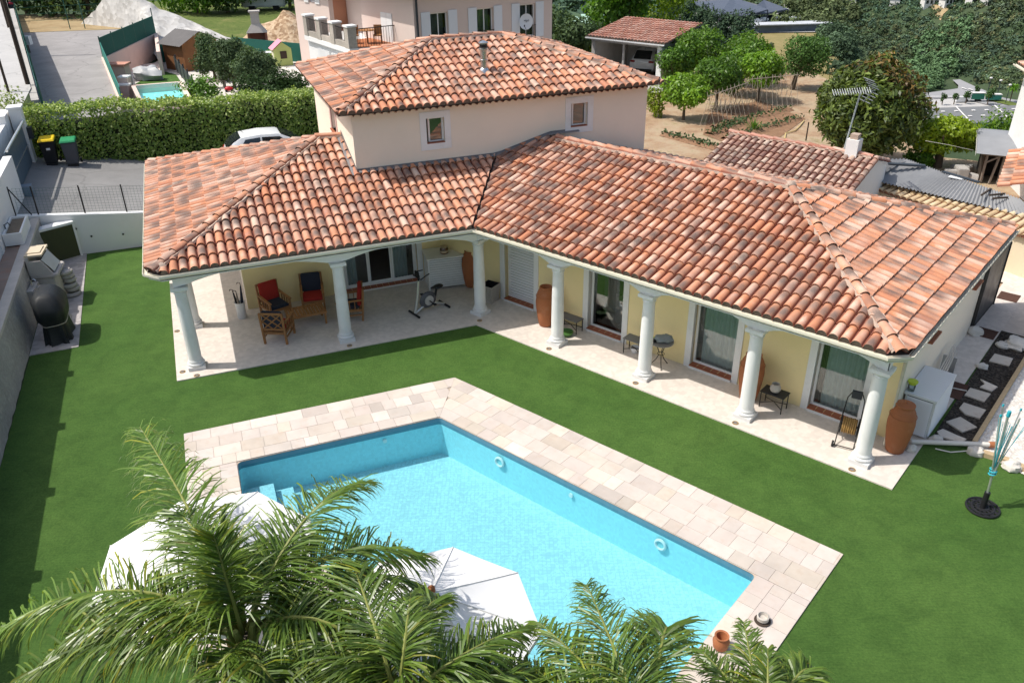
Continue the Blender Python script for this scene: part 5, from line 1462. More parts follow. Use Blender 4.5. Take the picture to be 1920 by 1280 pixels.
pp = thing('white_pipe', 'white drain pipe lying across the end of the gravel bed', 'pipe', fb(12.1, 2.3, .1))
m = MB(); m.tube([fb(11.42,1.82,.12), fb(12.1,2.3,.12), fb(12.78,2.78,.12)], .055, 12); m.build('tube', MAT['pvc'], pp, smooth=40)
m = MB(); m.tube([fb(12.78,2.78,.12), fb(12.88,2.85,.12)], .07, 12); m.build('collar', MAT['terracotta'], pp, smooth=40)
m = MB(); m.tube([fb(11.9,2.02,.03), fb(12.2,2.1,.03), fb(12.5,2.42,.03)], .014, 6); tag(m.build('cable', MAT['pvc'], smooth=50), 'thin white cable lying in front of the white pipe', 'cable')

# rotary clothes dryer, folded
rd = thing('rotary_dryer', 'folded rotary clothes dryer with turquoise cords in a round black base', 'clothes dryer', fb(13.22, .55, 0.0), .3)
m = MB()
for r_ in (.14,.27,.40): m.tube([(r_*math.cos(x), r_*math.sin(x), .035) for x in np.linspace(0,2*PI,33)], .026, 6, False)
for k in range(12):
    a_ = k*PI/6; m.bar((.06*math.cos(a_),.06*math.sin(a_),.035),(.40*math.cos(a_),.40*math.sin(a_),.03),.04,.02)
    for r_ in (.2,.335):
        b2 = a_+PI/12; m.tube([((r_+.045*math.cos(x))*math.cos(b2)-.045*math.sin(x)*math.sin(b2), (r_+.045*math.cos(x))*math.sin(b2)+.045*math.sin(x)*math.cos(b2), .035) for x in np.linspace(0,2*PI,11)], .012, 5, False)
m.build('base', MAT['black'], rd, local=True).scale = (.76,.76,1)
m = MB(); m.tube([(0,0,.03),(0,0,.42)], .055, 12); m.build('socket', MAT['black'], rd, local=True, smooth=40)
m = MB(); m.tube([(0,0,.4),(0.02,.06,1.2),(.04,.14,2.25)], .024, 10); m.build('pole', MAT['alu'], rd, local=True, smooth=40)
for k, (dx, dy) in enumerate(((-.22,-.02),(.30,.02),(.1,.24),(.05,-.2))):
    m = MB(); m.bar((.01+dx*.06,.03+dy*.06,.75),(.04+dx,.13+dy,2.2),.022); m.build('arm', MAT['alu'], rd, local=True)
m = MB()
for k in range(14):
    a_ = rng.uniform(-.25,.30); b2 = rng.uniform(-.2,.2); z0 = rng.uniform(.75,.9)
    m.tube([(.02,.04,z0),(.03+a_*.5+rng.uniform(-.03,.03),.08+b2*.4,1.4),(.04+a_,.12+b2,rng.uniform(1.9,2.2))], .006, 4)
m.tube([(.02+.06*math.cos(x)+rng.uniform(-.01,.01), .05+.06*math.sin(x), .80+.01*x) for x in np.linspace(0,16,40)], .014, 5)
m.build('cords', MAT['teal'], rd, local=True)
m = MB(); m.lathe([(.03,2.12),(.036,2.13),(.036,2.23),(.03,2.25)], (.04,.13,0), 12)
for dx, dy in ((-.22,-.02),(.30,.02),(.1,.24)): m.cbox((.04+dx,.13+dy,2.2),(.028,.028,.05))
m.build('hub', MAT['teal'], rd, local=True)

# dark sheet metal gate, two leaves, at the end of the side path
for lab, pts in (('dark anthracite gate leaf opened against the gable wall', [(10.98,8.35),(11.02,10.6)]), ('dark anthracite gate leaf at the right edge of the side path', [(12.42,8.75),(12.75,11.6)])):
    a_, b2 = pts; t = thing('metal_gate', lab, 'gate', fb(a_[0], a_[1], .05), 0, 'anthracite gate leaves of the side path')
    m = MB(); A_, B_ = fb(a_[0], a_[1], .0), fb(b2[0], b2[1], .0); zz = Vector((0,0,1))
    m.bar(A_+zz*1.0, B_+zz*1.0, .035, 1.85); m.build('panel', MAT['anthracite'], t)
    m = MB(); m.bar(A_, A_+zz*2.0, .09); m.bar(B_, B_+zz*2.0, .07); m.bar(A_+zz*1.95, B_+zz*1.95, .05); m.bar(A_+zz*.09, B_+zz*.09, .05); m.build('frame', MAT['blackiron'], t)

# terracotta pot and candle dish on the near coping
t = thing('flower_pot', 'terracotta pot with handles lying at the pool edge by the palms', 'pot', (3.35, 9.42, 0.03))
m = MB(); m.lathe([(.09,0),(.12,.03),(.14,.16),(.10,.24),(.12,.26),(.12,.28),(.09,.27),(.08,.2),(.05,.08)], n=24); m.build('body', MAT['terracotta'], t, local=True, smooth=40)
t = thing('candle_dish', 'small white burner dish on a brown saucer on the travertine near the pool corner', 'dish', (4.19, 9.96, 0.03))
m = MB(); m.lathe([(.10,0),(.14,.015),(.14,.025),(.02,.02)], n=20); m.build('saucer', MAT['oldwood'], t, local=True, smooth=40)
m = MB(); m.lathe([(.07,.025),(.10,.05),(.105,.12),(.085,.13),(.07,.07),(.01,.05)], n=20); m.build('cup', MAT['wicker'], t, local=True, smooth=40)

# ---- parasols
def parasol(label, p, z, r_, rz):
    t = thing('parasol', label, 'parasol', (p[0], p[1], 0), rz, 'white octagonal parasols by the pool')
    n_ = 8; m = MB(); vs = [(0,0,z+.55)]; rr = 6
    for j in range(1, rr+1):
        for k in range(n_*6):
            a_ = 2*PI*k/(n_*6); fr_ = (k % 6)/6
            e_ = math.cos(PI/n_)/math.cos((fr_-.5)*2*PI/n_)
            t_ = j/rr; sag = .05*math.sin(PI*t_)*(math.sin(fr_*PI))+.015*math.sin(fr_*PI)*t_
            vs.append((r_*e_*t_*math.cos(a_), r_*e_*t_*math.sin(a_), z+.55*(1-t_)-sag*.8-.02*t_*(1-t_)))
    N = n_*6
    fs = [(0, 1+k, 1+(k+1) % N) for k in range(N)]+[(1+(j-1)*N+k, 1+j*N+k, 1+j*N+(k+1) % N, 1+(j-1)*N+(k+1) % N) for j in range(1, rr) for k in range(N)]
    for k in range(N):
        v_ = vs[1+(rr-1)*N+k]; vs.append((v_[0]*1.003, v_[1]*1.003, v_[2]-.07))
    fs += [(1+(rr-1)*N+k, 1+rr*N+k, 1+rr*N+(k+1) % N, 1+(rr-1)*N+(k+1) % N) for k in range(N)]
    m.add(vs, fs); m.build('canopy', MAT['cloth'], t, local=True, smooth=12)
    m = MB()
    for k in range(8):
        L_ = [Vector(vs[1+(j-1)*N+k*6])+Vector((0,0,.006)) for j in range(1, rr+1)]; m.tube([Vector((0,0,z+.556))]+L_, .007, 5)
    m.build('seam', M('canvas_seam', (.74,.73,.71), .9, .05), t, local=True)
    m = MB(); m.tube([(0,0,.05),(0,0,z+.57)], .025, 10); m.build('pole', MAT['wood'], t, local=True)
    m = MB(); m.lathe([(.03,z+.55),(.055,z+.58),(.05,z+.64),(.01,z+.68)], n=12); m.build('finial', MAT['terracotta'], t, local=True, smooth=40)
    for k in range(8):
        a_ = 2*PI*k/8; m = MB(); m.bar((.03*math.cos(a_),.03*math.sin(a_),z+.50),(r_*.98*math.cos(a_),r_*.98*math.sin(a_),z-.03),.015,.025); m.build('rib', MAT['wood'], t, local=True)
    m = MB(); m.lathe([(.28,.0),(.28,.06),(.06,.09),(.05,.3)], n=24); m.build('base', MAT['concrete'], t, local=True, smooth=40)
parasol('white octagonal parasol with terracotta finial over the pool edge, the right one', (-1.11, 7.96, 2.30), 2.3, 1.46, R(-7))
parasol('white octagonal parasol mostly hidden under the palm fronds, the left one', (-4.58, 9.20, 2.30), 2.3, 1.62, R(-12))
# ================================================================== FOLIAGE
def leaf_mesh(name, mat, parent, blobs, n, size, seed=0, aspect=.5, inner=.62, tints=((.75,.8,.8),(1.15,1.15,1.0)), up=.35, flip=None, squash=0, col2=None):
    """many small kite-shaped leaves through the shell of several blobs; blobs: (centre, radii) local to parent"""
    g = np.random.default_rng(seed)
    C = np.array([b[0] for b in blobs], float); Rr = np.array([b[1] for b in blobs], float)
    wgt = (Rr[:, 0]*Rr[:, 1]+Rr[:, 0]*Rr[:, 2]+Rr[:, 1]*Rr[:, 2]); wgt /= wgt.sum()
    idx = g.choice(len(blobs), n, p=wgt)
    d = g.normal(size=(n, 3)); d /= np.linalg.norm(d, axis=1)[:, None]
    r = inner+(1-inner)*g.random(n)**.6
    r *= 1+.10*np.sin(d[:, 0]*7+idx)+.10*np.sin(d[:, 1]*8+idx*2)+.08*np.sin(d[:, 2]*9+idx*3)
    P = C[idx]+d*Rr[idx]*r[:, None]
    nrm = d*.8+g.normal(size=(n, 3))*.55+np.array([0, 0, up]); nrm /= np.linalg.norm(nrm, axis=1)[:, None]
    a = np.cross(nrm, g.normal(size=(n, 3))); a /= np.linalg.norm(a, axis=1)[:, None]
    b = np.cross(nrm, a)
    L = size*(.65+.7*g.random(n))[:, None]
    V = np.stack([P-a*L*.5, P+b*L*aspect*.5, P+a*L*.5+np.array([0, 0, -.12])*L, P-b*L*aspect*.5], 1)
    t0, t1 = np.array(tints[0]), np.array(tints[1])
    k = g.random(n)[:, None]
    clump = (.82+.36*g.random(len(blobs)))[idx][:, None]
    patch = 1+.18*np.sin(P[:, 0]*5.1/max(.4, Rr.mean())+1)[:, None]*np.sin(P[:, 1]*4.3/max(.4, Rr.mean()))[:, None]
    T_ = (t0+(t1-t0)*k)*clump*patch
    if col2 is not None:
        w_ = np.clip(col2[0](P), 0, 1)[:, None]; w_ = (g.random(n)[:, None] < w_).astype(float); T_ = T_*(1-w_)+T_*np.array(col2[1])*w_
    return quads(name, V, T_, mat, parent)

def quads(name, V, T_, mat, parent=None):
    n = len(V); me = bpy.data.meshes.new(name)
    me.vertices.add(n*4); me.vertices.foreach_set('co', V.reshape(-1).astype(np.float32))
    me.loops.add(n*4); me.loops.foreach_set('vertex_index', np.arange(n*4, dtype=np.int32))
    me.polygons.add(n); me.polygons.foreach_set('loop_start', np.arange(0, n*4, 4, dtype=np.int32)); me.polygons.foreach_set('loop_total', np.full(n, 4, dtype=np.int32))
    me.update(calc_edges=True)
    ca = me.color_attributes.new('tint', 'FLOAT_COLOR', 'CORNER')
    c = np.ones((n, 4, 4), np.float32); c[:, :, :3] = np.clip(T_, 0, 4)[:, None, :]
    ca.data.foreach_set('color', c.reshape(-1)); me.materials.append(mat)
    o = bpy.data.objects.new(name, me); col.objects.link(o)
    if parent is not None: o.parent = parent
    return o

def crown_blobs(c, r, k, seed, spread=.62, rb=.55):
    q = random.Random(seed); out = [(tuple(c), (r[0]*.72, r[1]*.72, r[2]*.72))]
    for i in range(k):
        a = 2*PI*i/k*1.618*2; z = q.uniform(-.75, .9); s = math.sqrt(max(.05, 1-z*z))
        out.append(((c[0]+r[0]*spread*s*math.cos(a), c[1]+r[1]*spread*s*math.sin(a), c[2]+r[2]*spread*z), (r[0]*rb*q.uniform(.7,1.1), r[1]*rb*q.uniform(.7,1.1), r[2]*rb*q.uniform(.7,1.1))))
    return out

def tree(name, label, base, cz, r, mat, n, size, seed, trunk=.10, k=9, group=None, cat='tree', aspect=.5, col2=None, tints=((.7,.75,.8),(1.2,1.2,1.0)), inner=.62, blobs=None, limbs=5, lean=0, spread=.62, rb=.55):
    t = thing(name, label, cat, base, 0, group); q = random.Random(seed)
    m = MB(); m.tube([(0,0,-.2),(lean*.3,0,cz*.35),(lean*.8,.03,cz*.8),(lean,.02,cz)], [trunk*1.3, trunk, trunk*.75, trunk*.5], 9)
    for i in range(limbs):
        a = 2*PI*i/limbs+q.random(); z0 = cz*q.uniform(.35,.6); fx = lean*z0/cz
        m.tube([(fx,0,z0),(fx+.35*r[0]*math.cos(a),.35*r[1]*math.sin(a),(z0+cz)/2),(lean+.7*r[0]*math.cos(a),.7*r[1]*math.sin(a),cz+.2*r[2])], [trunk*.55, trunk*.4, trunk*.15], 6)
    m.build('trunk', MAT['bark'], t, local=True, smooth=50)
    bl = blobs or crown_blobs((lean,0,cz), r, k, seed, spread, rb)
    leaf_mesh('crown', mat, t, bl, n, size, seed, aspect, inner, tints, col2=col2)
    return t

def bush(name, label, base, r, mat, n, size, seed, group=None, cat='bush', k=7, tints=((.7,.75,.8),(1.2,1.2,1.0)), aspect=.5):
    t = thing(name, label, cat, base, 0, group)
    leaf_mesh('foliage', mat, t, crown_blobs((0,0,r[2]*.8), r, k, seed), n, size, seed, aspect, .5, tints)
    m = MB(); m.tube([(0,0,-.1),(0,0,r[2])], [.06,.03], 6); m.build('stem', MAT['bark'], t, local=True)
    return t

# ---- long clipped hedge with white-green flowering top
hd = thing('hedge', 'long clipped flowering hedge behind the driveway and the bins', 'hedge', fa(-4.5, 18.6, .9), ROT_A)
g = np.random.default_rng(5); N = 26000
L0, L1 = -8.3, 6.2
side = g.random(N)
X = L0+(L1-L0)*g.random(N)
ztop_ = lambda x: 2.2-.035*x+.05*np.sin(x*.9)+.05*np.sin(x*2.3+1)+.03*np.sin(x*6)
fr = side < .55; tp_ = (side >= .55)&(side < .92); bk = side >= .92
Y = np.where(fr, -.62+.10*np.sin(X*2.1)+.07*np.sin(X*5.3), np.where(bk, .75, -.62+1.3*g.random(N)))
Zr = g.random(N); Z = np.where(tp_, ztop_(X), Zr*ztop_(X))
bev = np.where(fr, np.clip((Z/ztop_(X)-.86)/.14, 0, 1)**2*.22, 0); Y = Y+bev
dn = np.zeros((N, 3)); dn[:, 1] = np.where(fr, -1, np.where(bk, 1, 0)); dn[:, 2] = np.where(tp_, 1, .25)
P = np.stack([X, Y, Z], 1)+g.normal(size=(N, 3))*np.array([.05,.075,.075])
nrm = dn*.8+g.normal(size=(N, 3))*.55; nrm /= np.linalg.norm(nrm, axis=1)[:, None]
a = np.cross(nrm, g.normal(size=(N, 3))); a /= np.linalg.norm(a, axis=1)[:, None]; b = np.cross(nrm, a)
Ls = (.085+.085*g.random(N))[:, None]
V = np.stack([P-a*Ls*.5, P+b*Ls*.28, P+a*Ls*.5, P-b*Ls*.28], 1)
T_ = (np.array([.85,.98,.95])+(np.array([.8,.65,.5]))*g.random((N, 1)))
fl_w = np.clip(.16+.8*np.clip(Z/ztop_(X)-.62, 0, 1)/.38*(.6+.4*np.sin(X*1.3)), 0, .5)
isf = (g.random(N) < fl_w)[:, None]
T_ = np.where(isf, np.array([3.0,2.5,4.0])*(.6+.6*g.random((N, 1))), T_)
quads('foliage', V, T_, MAT['leaf_hedge'], hd)
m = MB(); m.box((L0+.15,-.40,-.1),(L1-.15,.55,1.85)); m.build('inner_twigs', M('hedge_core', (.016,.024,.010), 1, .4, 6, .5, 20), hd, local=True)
# second hedge piece, wrapping the pier at the far left
bush('hedge_shrub', 'pale flowering shrub growing over the street wall behind the gate pier', fa(-13.2, 18.9, 1.6), (1.1,1.0,1.7), MAT['leaf_hedge'], 3200, .14, 31, tints=((.9,.9,.9),(2.2,1.9,2.4)))

# ---- hatchback cars
def car(label, loc, rz, cat='car', group=None):
    t = thing('parked_car', label, cat, loc, rz, group)
    # stations along x (rear -2.05 .. front 2.05): half width low, belt z, half width belt, roof z, half width roof
    S = [(-2.05,.62,.45,.66,.86,.70,.87,.62),(-1.98,.76,.30,.82,.90,.80,.98,.66),(-1.72,.84,.24,.88,.93,.86,1.24,.62),(-1.35,.87,.22,.89,.92,.88,1.44,.60),(-.6,.88,.22,.89,.90,.88,1.50,.61),(.15,.88,.22,.89,.88,.88,1.46,.61),(.75,.88,.22,.88,.87,.87,1.18,.66),(1.15,.87,.22,.87,.86,.86,.90,.74),(1.7,.84,.24,.84,.78,.80,.80,.68),(2.0,.70,.32,.74,.64,.66,.68,.5),(2.08,.55,.42,.6,.55,.5,.57,.4)]
    m = MB(); ring = []
    for x, wl, zl, wm_, zb, wb, zr_, wr in S:
        ring.append([(x,-wl,zl),(x,-wm_,(zl+zb)/2),(x,-wb,zb),(x,-wr,zr_),(x,-wr*.5,zr_+.025),(x,wr*.5,zr_+.025),(x,wr,zr_),(x,wb,zb),(x,wm_,(zl+zb)/2),(x,wl,zl)])
    k = 10; vs = [p for r in ring for p in r]
    fs = [(i*k+j, (i+1)*k+j, (i+1)*k+(j+1) % k, i*k+(j+1) % k) for i in range(len(S)-1) for j in range(k)]
    fs += [tuple(range(k)), tuple(reversed(range((len(S)-1)*k, len(S)*k)))]
    m.add(vs, fs); m.build('body', MAT['carwhite'], t, local=True, smooth=35)
    def win(name, pts, off=(0,0,0)):
        w_ = MB(); w_.add([(p[0]+off[0], p[1]+off[1], p[2]+off[2]) for p in pts], [tuple(range(len(pts)))]); w_.build(name, MAT['darkglass'], t, local=True)
    def strip(name, rows_):
        w_ = MB(); vs = [(x, sg*y, z) for x, y, z in rows_ for sg in (-1, 1)]
        w_.add(vs, [(2*i, 2*i+1, 2*i+3, 2*i+2) for i in range(len(rows_)-1)]); w_.build(name, MAT['darkglass'], t, local=True)
    strip('rear_window', [(-2.0,.58,1.03),(-1.765,.56,1.285),(-1.40,.54,1.475)])
    strip('windscreen', [(1.15,.66,.945),(.78,.62,1.225),(.22,.56,1.475)])
    for s in (-1, 1):
        win('side_window', [(-1.5,s*.80,1.0),(-.62,s*.835,.97),(-.62,s*.66,1.40),(-1.22,s*.66,1.36)], (0,s*.03,.008))
        win('side_window', [(-.55,s*.835,.97),(.72,s*.845,.95),(.18,s*.66,1.36),(-.55,s*.66,1.40)], (0,s*.03,.008))
        for x in (-1.28, 1.28):
            w_ = MB(); w_.lathe([(.10,-.1),(.31,-.1),(.325,-.06),(.325,.06),(.31,.1),(.10,.1)], n=22)
            o = w_.build('wheel', MAT['rubber'], t, local=True, smooth=40); o.location = (x, s*.80, .325); o.rotation_euler = (PI/2, 0, 0)
            r_ = MB(); r_.lathe([(.02,.104),(.2,.104),(.22,.09)], n=16, caps=False); r_.lathe([(.02,-.104),(.2,-.104),(.22,-.09)], n=16, caps=False); r_.build('rim', MAT['alu'], o, local=True)
        l_ = MB(); l_.sphere((-1.99, s*.60, .86), (.09,.21,.085), 12, 8); l_.build('tail_light', MAT['taillight'], t, local=True, smooth=60)
        l_ = MB(); l_.sphere((1.86, s*.56, .70), (.18,.17,.08), 12, 8); l_.build('headlight', MAT['alu'], t, local=True, smooth=60)
        l_ = MB(); l_.sphere((.75, s*.97, .98), (.07,.09,.06), 10, 6); l_.build('mirror', MAT['carwhite'], t, local=True, smooth=60)
    l_ = MB(); l_.box((-2.075,-.26,.62),(-2.055,.26,.74)); l_.build('number_plate', MAT['whiteframe'], t, local=True)
    l_ = MB(); l_.box((-2.06,-.7,.30),(-1.95,.7,.42)); l_.build('bumper_trim', MAT['black'], t, local=True)
    l_ = MB(); l_.tube([(-1.2,0,1.5),(-1.36,0,1.66)], .012, 6); l_.build('aerial', MAT['black'], t, local=True)
    return t
cc = fa(-3.45, 16.3, zdrive(-3.45))
car('white hatchback parked along the hedge, half hidden by the villa roof', cc, ROT_A+.02)
car('white hatchback parked nose-in under the tiled carport', (9.62, 58.17, 0.00), 1.15)

# ================================================================== NEIGHBOUR ON THE LEFT
dr2 = MB(); dr2.add([(-22.36, 39.09, 1.55),(-17.94, 38.84, 1.55),(-26.24, 56.00, 1.60),(-30.04, 69.90, 1.60),(-37.23, 67.80, 1.60),(-39.58, 71.40, 1.60)], [(0,1,2,3,4,5)]); struct('neighbour_driveway', dr2, MAT['drive2'])
pl = MB(); pl.add([(-19.65, 41.35, 0.20),(-8.33, 40.75, 0.20),(-12.60, 65.19, 0.20),(-20.40, 70.25, 0.20),(-25.89, 66.26, 0.20),(-25.63, 62.28, 0.20),(-28.33, 60.07, 0.20)], [(0,1,2,3,4,5,6)]); struct('neighbour_yard', pl, MAT['whitegravel'])
dt = MB(); dt.add([(-38.11, 67.75, 1.62),(-29.74, 69.17, 1.62),(-32.26, 76.23, 1.70),(-40.35, 78.47, 1.70),(-43.47, 78.09, 1.70)], [(0,1,2,3,4)]); struct('dirt_strip', dt, MAT['dirt'])
lane = MB(); lane.add([(-19.78, 30.91, 3.40),(-19.76, 33.86, 3.40),(-21.43, 38.03, 3.40),(-44.29, 78.66, 3.40),(-46.71, 78.97, 3.40)], [(0,1,2,3,4)]); struct('lane', lane, MAT['lane'])
# retaining edge of the lane with its green fence
lw = thing('lane_wall', 'concrete wall holding up the pale lane left of the neighbouring driveway', 'wall', (-25.61, 45.44, 1.50))
m = MB(); P0, P1 = (-20.13, 35.76, 3.30), (-38.01, 67.90, 3.30)
def wallseg(mb, A_, B_, z0, z1, th):
    A_, B_ = Vector(A_), Vector(B_); d = (B_-A_).to_2d().normalized(); n_ = Vector((-d.y, d.x))*th/2
    mb.add([(A_.x-n_.x,A_.y-n_.y,z0),(B_.x-n_.x,B_.y-n_.y,z0),(B_.x+n_.x,B_.y+n_.y,z0),(A_.x+n_.x,A_.y+n_.y,z0),(A_.x-n_.x,A_.y-n_.y,z1),(B_.x-n_.x,B_.y-n_.y,z1),(B_.x+n_.x,B_.y+n_.y,z1),(A_.x+n_.x,A_.y+n_.y,z1)], [(0,3,2,1),(4,5,6,7),(0,1,5,4),(1,2,6,5),(2,3,7,6),(3,0,4,7)])
wallseg(m, P0, P1, 1.2, 3.35, .3); m.build('wall', MAT['concrete'], lw)
ff = thing('green_fence', 'green wire fence with dense netting along the pale lane', 'fence', P0)
m = MB(); wallseg(m, Vector(P0)+Vector((.25,0,0)), Vector(P0).lerp(Vector(P1), .8)+Vector((.25,0,0)), 1.9, 3.9, .03); m.build('netting', MAT['greenmetal'], ff)
for k in range(9):
    p = Vector(P0).lerp(Vector(P1), k/9)+Vector((.3,0,0)); m = MB(); m.bar((p.x,p.y,1.5),(p.x,p.y,4.1),.06); m.build('post', MAT['greenmetal'], ff)
# wooden poles beside the lane
for lab, a_, b2, r_ in (('thick dark wooden pole leaning over the lane fence, the near one', (-22.00, 38.88, 3.40), (-22.00, 38.88, 3.40)[:2]+(10.5,), .10), ('dark wooden pole at the top left corner behind the thick one', (-32.59, 57.31, 3.40), (-32.59, 57.31, 3.40)[:2]+(9.5,), .10), ('thin dark pole on the left edge, standing by the shrub', (-22.01, 37.23, 3.00), (-22.01, 37.23, 3.00)[:2]+(7.5,), .06)):
    m = MB(); m.tube([a_, b2], [r_, r_*.8], 10); tag(m.build('utility_pole', MAT['oldwood'], smooth=40), lab, 'pole')
# white meter box and small wall pieces
bx_ = thing('meter_box', 'white meter box on the fence line of the neighbouring driveway', 'box', (-33.78, 60.87, 2.00))
m = MB(); c = Vector((-32.52, 58.63, 2.40)); m.cbox(c, (.75,.4,.55)); m.build('box', MAT['plastic_wh'], bx_)
m = MB(); m.cbox(c-Vector((0,0,.6)), (.2,.2,.7)); m.build('post', MAT['blackiron'], bx_)

# pink wall with green windbreak
pk = thing('pink_wall', 'pink rendered wall topped with a dark green windbreak around the neighbouring pool', 'wall', (-29.96, 63.89, 0.20))
FC, FR, FF = Vector((-26.06, 55.50, 1.75)), Vector((-26.52, 65.79, 1.75)), Vector((-19.06, 41.48, 1.75))
m = MB(); wallseg(m, FC, FR, .1, 1.75, .25); wallseg(m, FC, FF, .1, 1.78, .26); e_ = Vector((-23.26, 57.46, 0.20)); wallseg(m, FR, (e_.x, e_.y, 0), .1, 1.74, .24); m.build('wall', MAT['pink'], pk)
m = MB(); wallseg(m, FC, FR, 1.76, 2.95, .04); m.build('windbreak', MAT['greennet'], pk)
m = MB(); wallseg(m, FC, FF, 1.79, 2.7, .04); m.build('windbreak', M('green_windbreak_sunlit', (.03,.20,.16), .8, .15), pk)
for k in range(6):
    p = FC.lerp(FR, k/5); m = MB(); m.bar((p.x,p.y-.04,1.7),(p.x,p.y-.04,3.05 if k < 5 else 3.5),.05); m.build('post', MAT['greenmetal'], pk)
# raised pool next door
np_ = thing('raised_pool', 'small raised pool with pink rim beyond the hedge', 'swimming pool', (-21.21, 50.43, 0.20))
q0, q1, q2, q3 = [Vector(p) for p in ((-21.84, 49.34, 1.15), (-19.41, 50.22, 1.15), (-17.33, 45.74, 1.15), (-19.51, 44.61, 1.15))]
m = MB()
for A_, B_ in ((q0,q1),(q1,q2),(q2,q3),(q3,q0)): wallseg(m, A_, B_, .1, 1.2, .22)
m.build('rim', MAT['pink'], np_)
m = MB(); m.add([(p.x,p.y,.74) for p in (q0,q3,q2,q1)], [(0,1,2,3)]); m.add([(p.x*.998+.0,p.y,.25) for p in (q0,q1)]+[(p.x*.998,p.y,1.0) for p in (q1,q0)], [(0,1,2,3)]); m.build('basin', M('aqua_liner', (.42,.93,.90), .5, .05), np_)
m = MB(); m.add([(p.x,p.y,.98) for p in (q0,q3,q2,q1)], [(0,1,2,3)]); m.build('water', MAT['water'], np_)
gs = MB(); gs.add([(-24.00, 53.43, 0.24),(-21.23, 48.19, 0.24),(-17.84, 47.99, 0.24),(-22.42, 57.55, 0.24),(-24.09, 59.16, 0.24)], [(0,1,2,3,4)]); struct('turf', gs, MAT['lawn'])
# pink pump cabinet and steps by the pool
t = thing('pump_cabinet', 'small pink cabinet with tiled lid next to the raised pool', 'cabinet', (-24.64, 54.14, 0.20)); c = Vector((-24.64, 54.14, 0.20))
m = MB(); m.box((c.x-.55,c.y-.4,.2),(c.x+.55,c.y+.4,1.5)); m.build('body', MAT['pink'], t)
m = MB(); m.box((c.x-.65,c.y-.5,1.5),(c.x+.65,c.y+.5,1.62)); m.build('lid', M('pink_tile_lid', (.55,.28,.20), .8, .2), t)
t = thing('pool_steps', 'two pale topped pink steps at the corner of the raised pool', 'steps', (-22.69, 49.82, 0.20)); c = Vector((-22.34, 49.11, 0.20))
m = MB(); m.box((c.x-.3,c.y-.2,.2),(c.x+.35,c.y+.3,1.25)); m.box((c.x-.3,c.y+.3,.2),(c.x+.2,c.y+.8,1.6)); m.build('block', MAT['pink'], t)
m = MB(); m.box((c.x-.35,c.y-.25,1.25),(c.x+.4,c.y+.3,1.33)); m.box((c.x-.35,c.y+.3,1.6),(c.x+.25,c.y+.85,1.68)); m.build('tread', MAT['white'], t)
t = thing('covered_furniture', 'grey tarpaulin thrown over garden furniture by the pink wall', 'tarpaulin', (-23.58, 55.87, 0.24))
m = MB(); m.sphere((0,0,.35), (1.0,.55,.5), 18, 10, .5, 4); m.build('tarpaulin', M('grey_tarp', (.42,.43,.44), .5, .2, 4, .4, 20), t, local=True, smooth=50)
# fence with grey posts between pool and shed
t = thing('panel_fence', 'dark grey panel fence between the raised pool and the gravel yard', 'fence', (-21.69, 55.94, 0.20))
A_, B_ = Vector((-25.11, 63.51, 0.20)), Vector((-19.07, 51.31, 0.20)); 
m = MB(); wallseg(m, A_, B_, .25, 1.15, .03); m.build('panel', M('smoked_panel', (.06,.075,.075), .5, .1), t)
for k in range(8):
    p = A_.lerp(B_, k/7); m = MB(); m.bar((p.x,p.y,.2),(p.x,p.y,1.4),.07); m.build('post', MAT['anthracite'], t)
t = thing('green_screen', 'low dark green screen at the foot of the limestone heap', 'screen', (-25.15, 63.95, 0.20)); m = MB(); wallseg(m, (-25.12, 62.24, 0.20), (-24.26, 63.23, 0.20), .2, 1.6, .05); m.build('netting', MAT['greennet'], t)
t = thing('green_screen', 'long low dark green screen behind the brick chimney barbecue and the play house', 'screen', (-18.37, 65.66, 0.20)); m = MB(); wallseg(m, (-20.59, 64.92, 0.20), (-14.54, 61.44, 0.20), .2, 1.5, .05); m.build('netting', MAT['greennet'], t)
# wooden shed
sh = thing('wooden_shed', 'brown wooden shed with a grey corrugated roof behind the olive trees', 'shed', (-22.15, 60.40, 0.20), .95); sh.scale = (.74,.74,.8)
m = MB(); m.box((-1.9,-1.5,0),(1.9,1.5,2.2)); m.add([(-1.9,-1.5,2.2),(1.9,-1.5,2.2),(0,-1.5,3.0),(-1.9,1.5,2.2),(1.9,1.5,2.2),(0,1.5,3.0)], [(0,1,2),(5,4,3)]); m.build('wall', M('shed_boards', (.28,.125,.05), .8, .3, 3, .3), sh, local=True)
m = MB()
for s in (-1, 1):
    n_ = 24; vs = []
    for i in range(n_+1):
        y = -1.8+3.6*i/n_; h_ = .03*math.cos(i*PI)
        vs += [(0,y,3.08+h_),(s*2.3,y,2.12+h_)]
    m.add(vs, [(2*i,2*i+1,2*i+3,2*i+2) for i in range(n_)])
m.build('roof', M('shed_roof', (.17,.16,.155), .85, .25, 2, .3), sh, local=True)
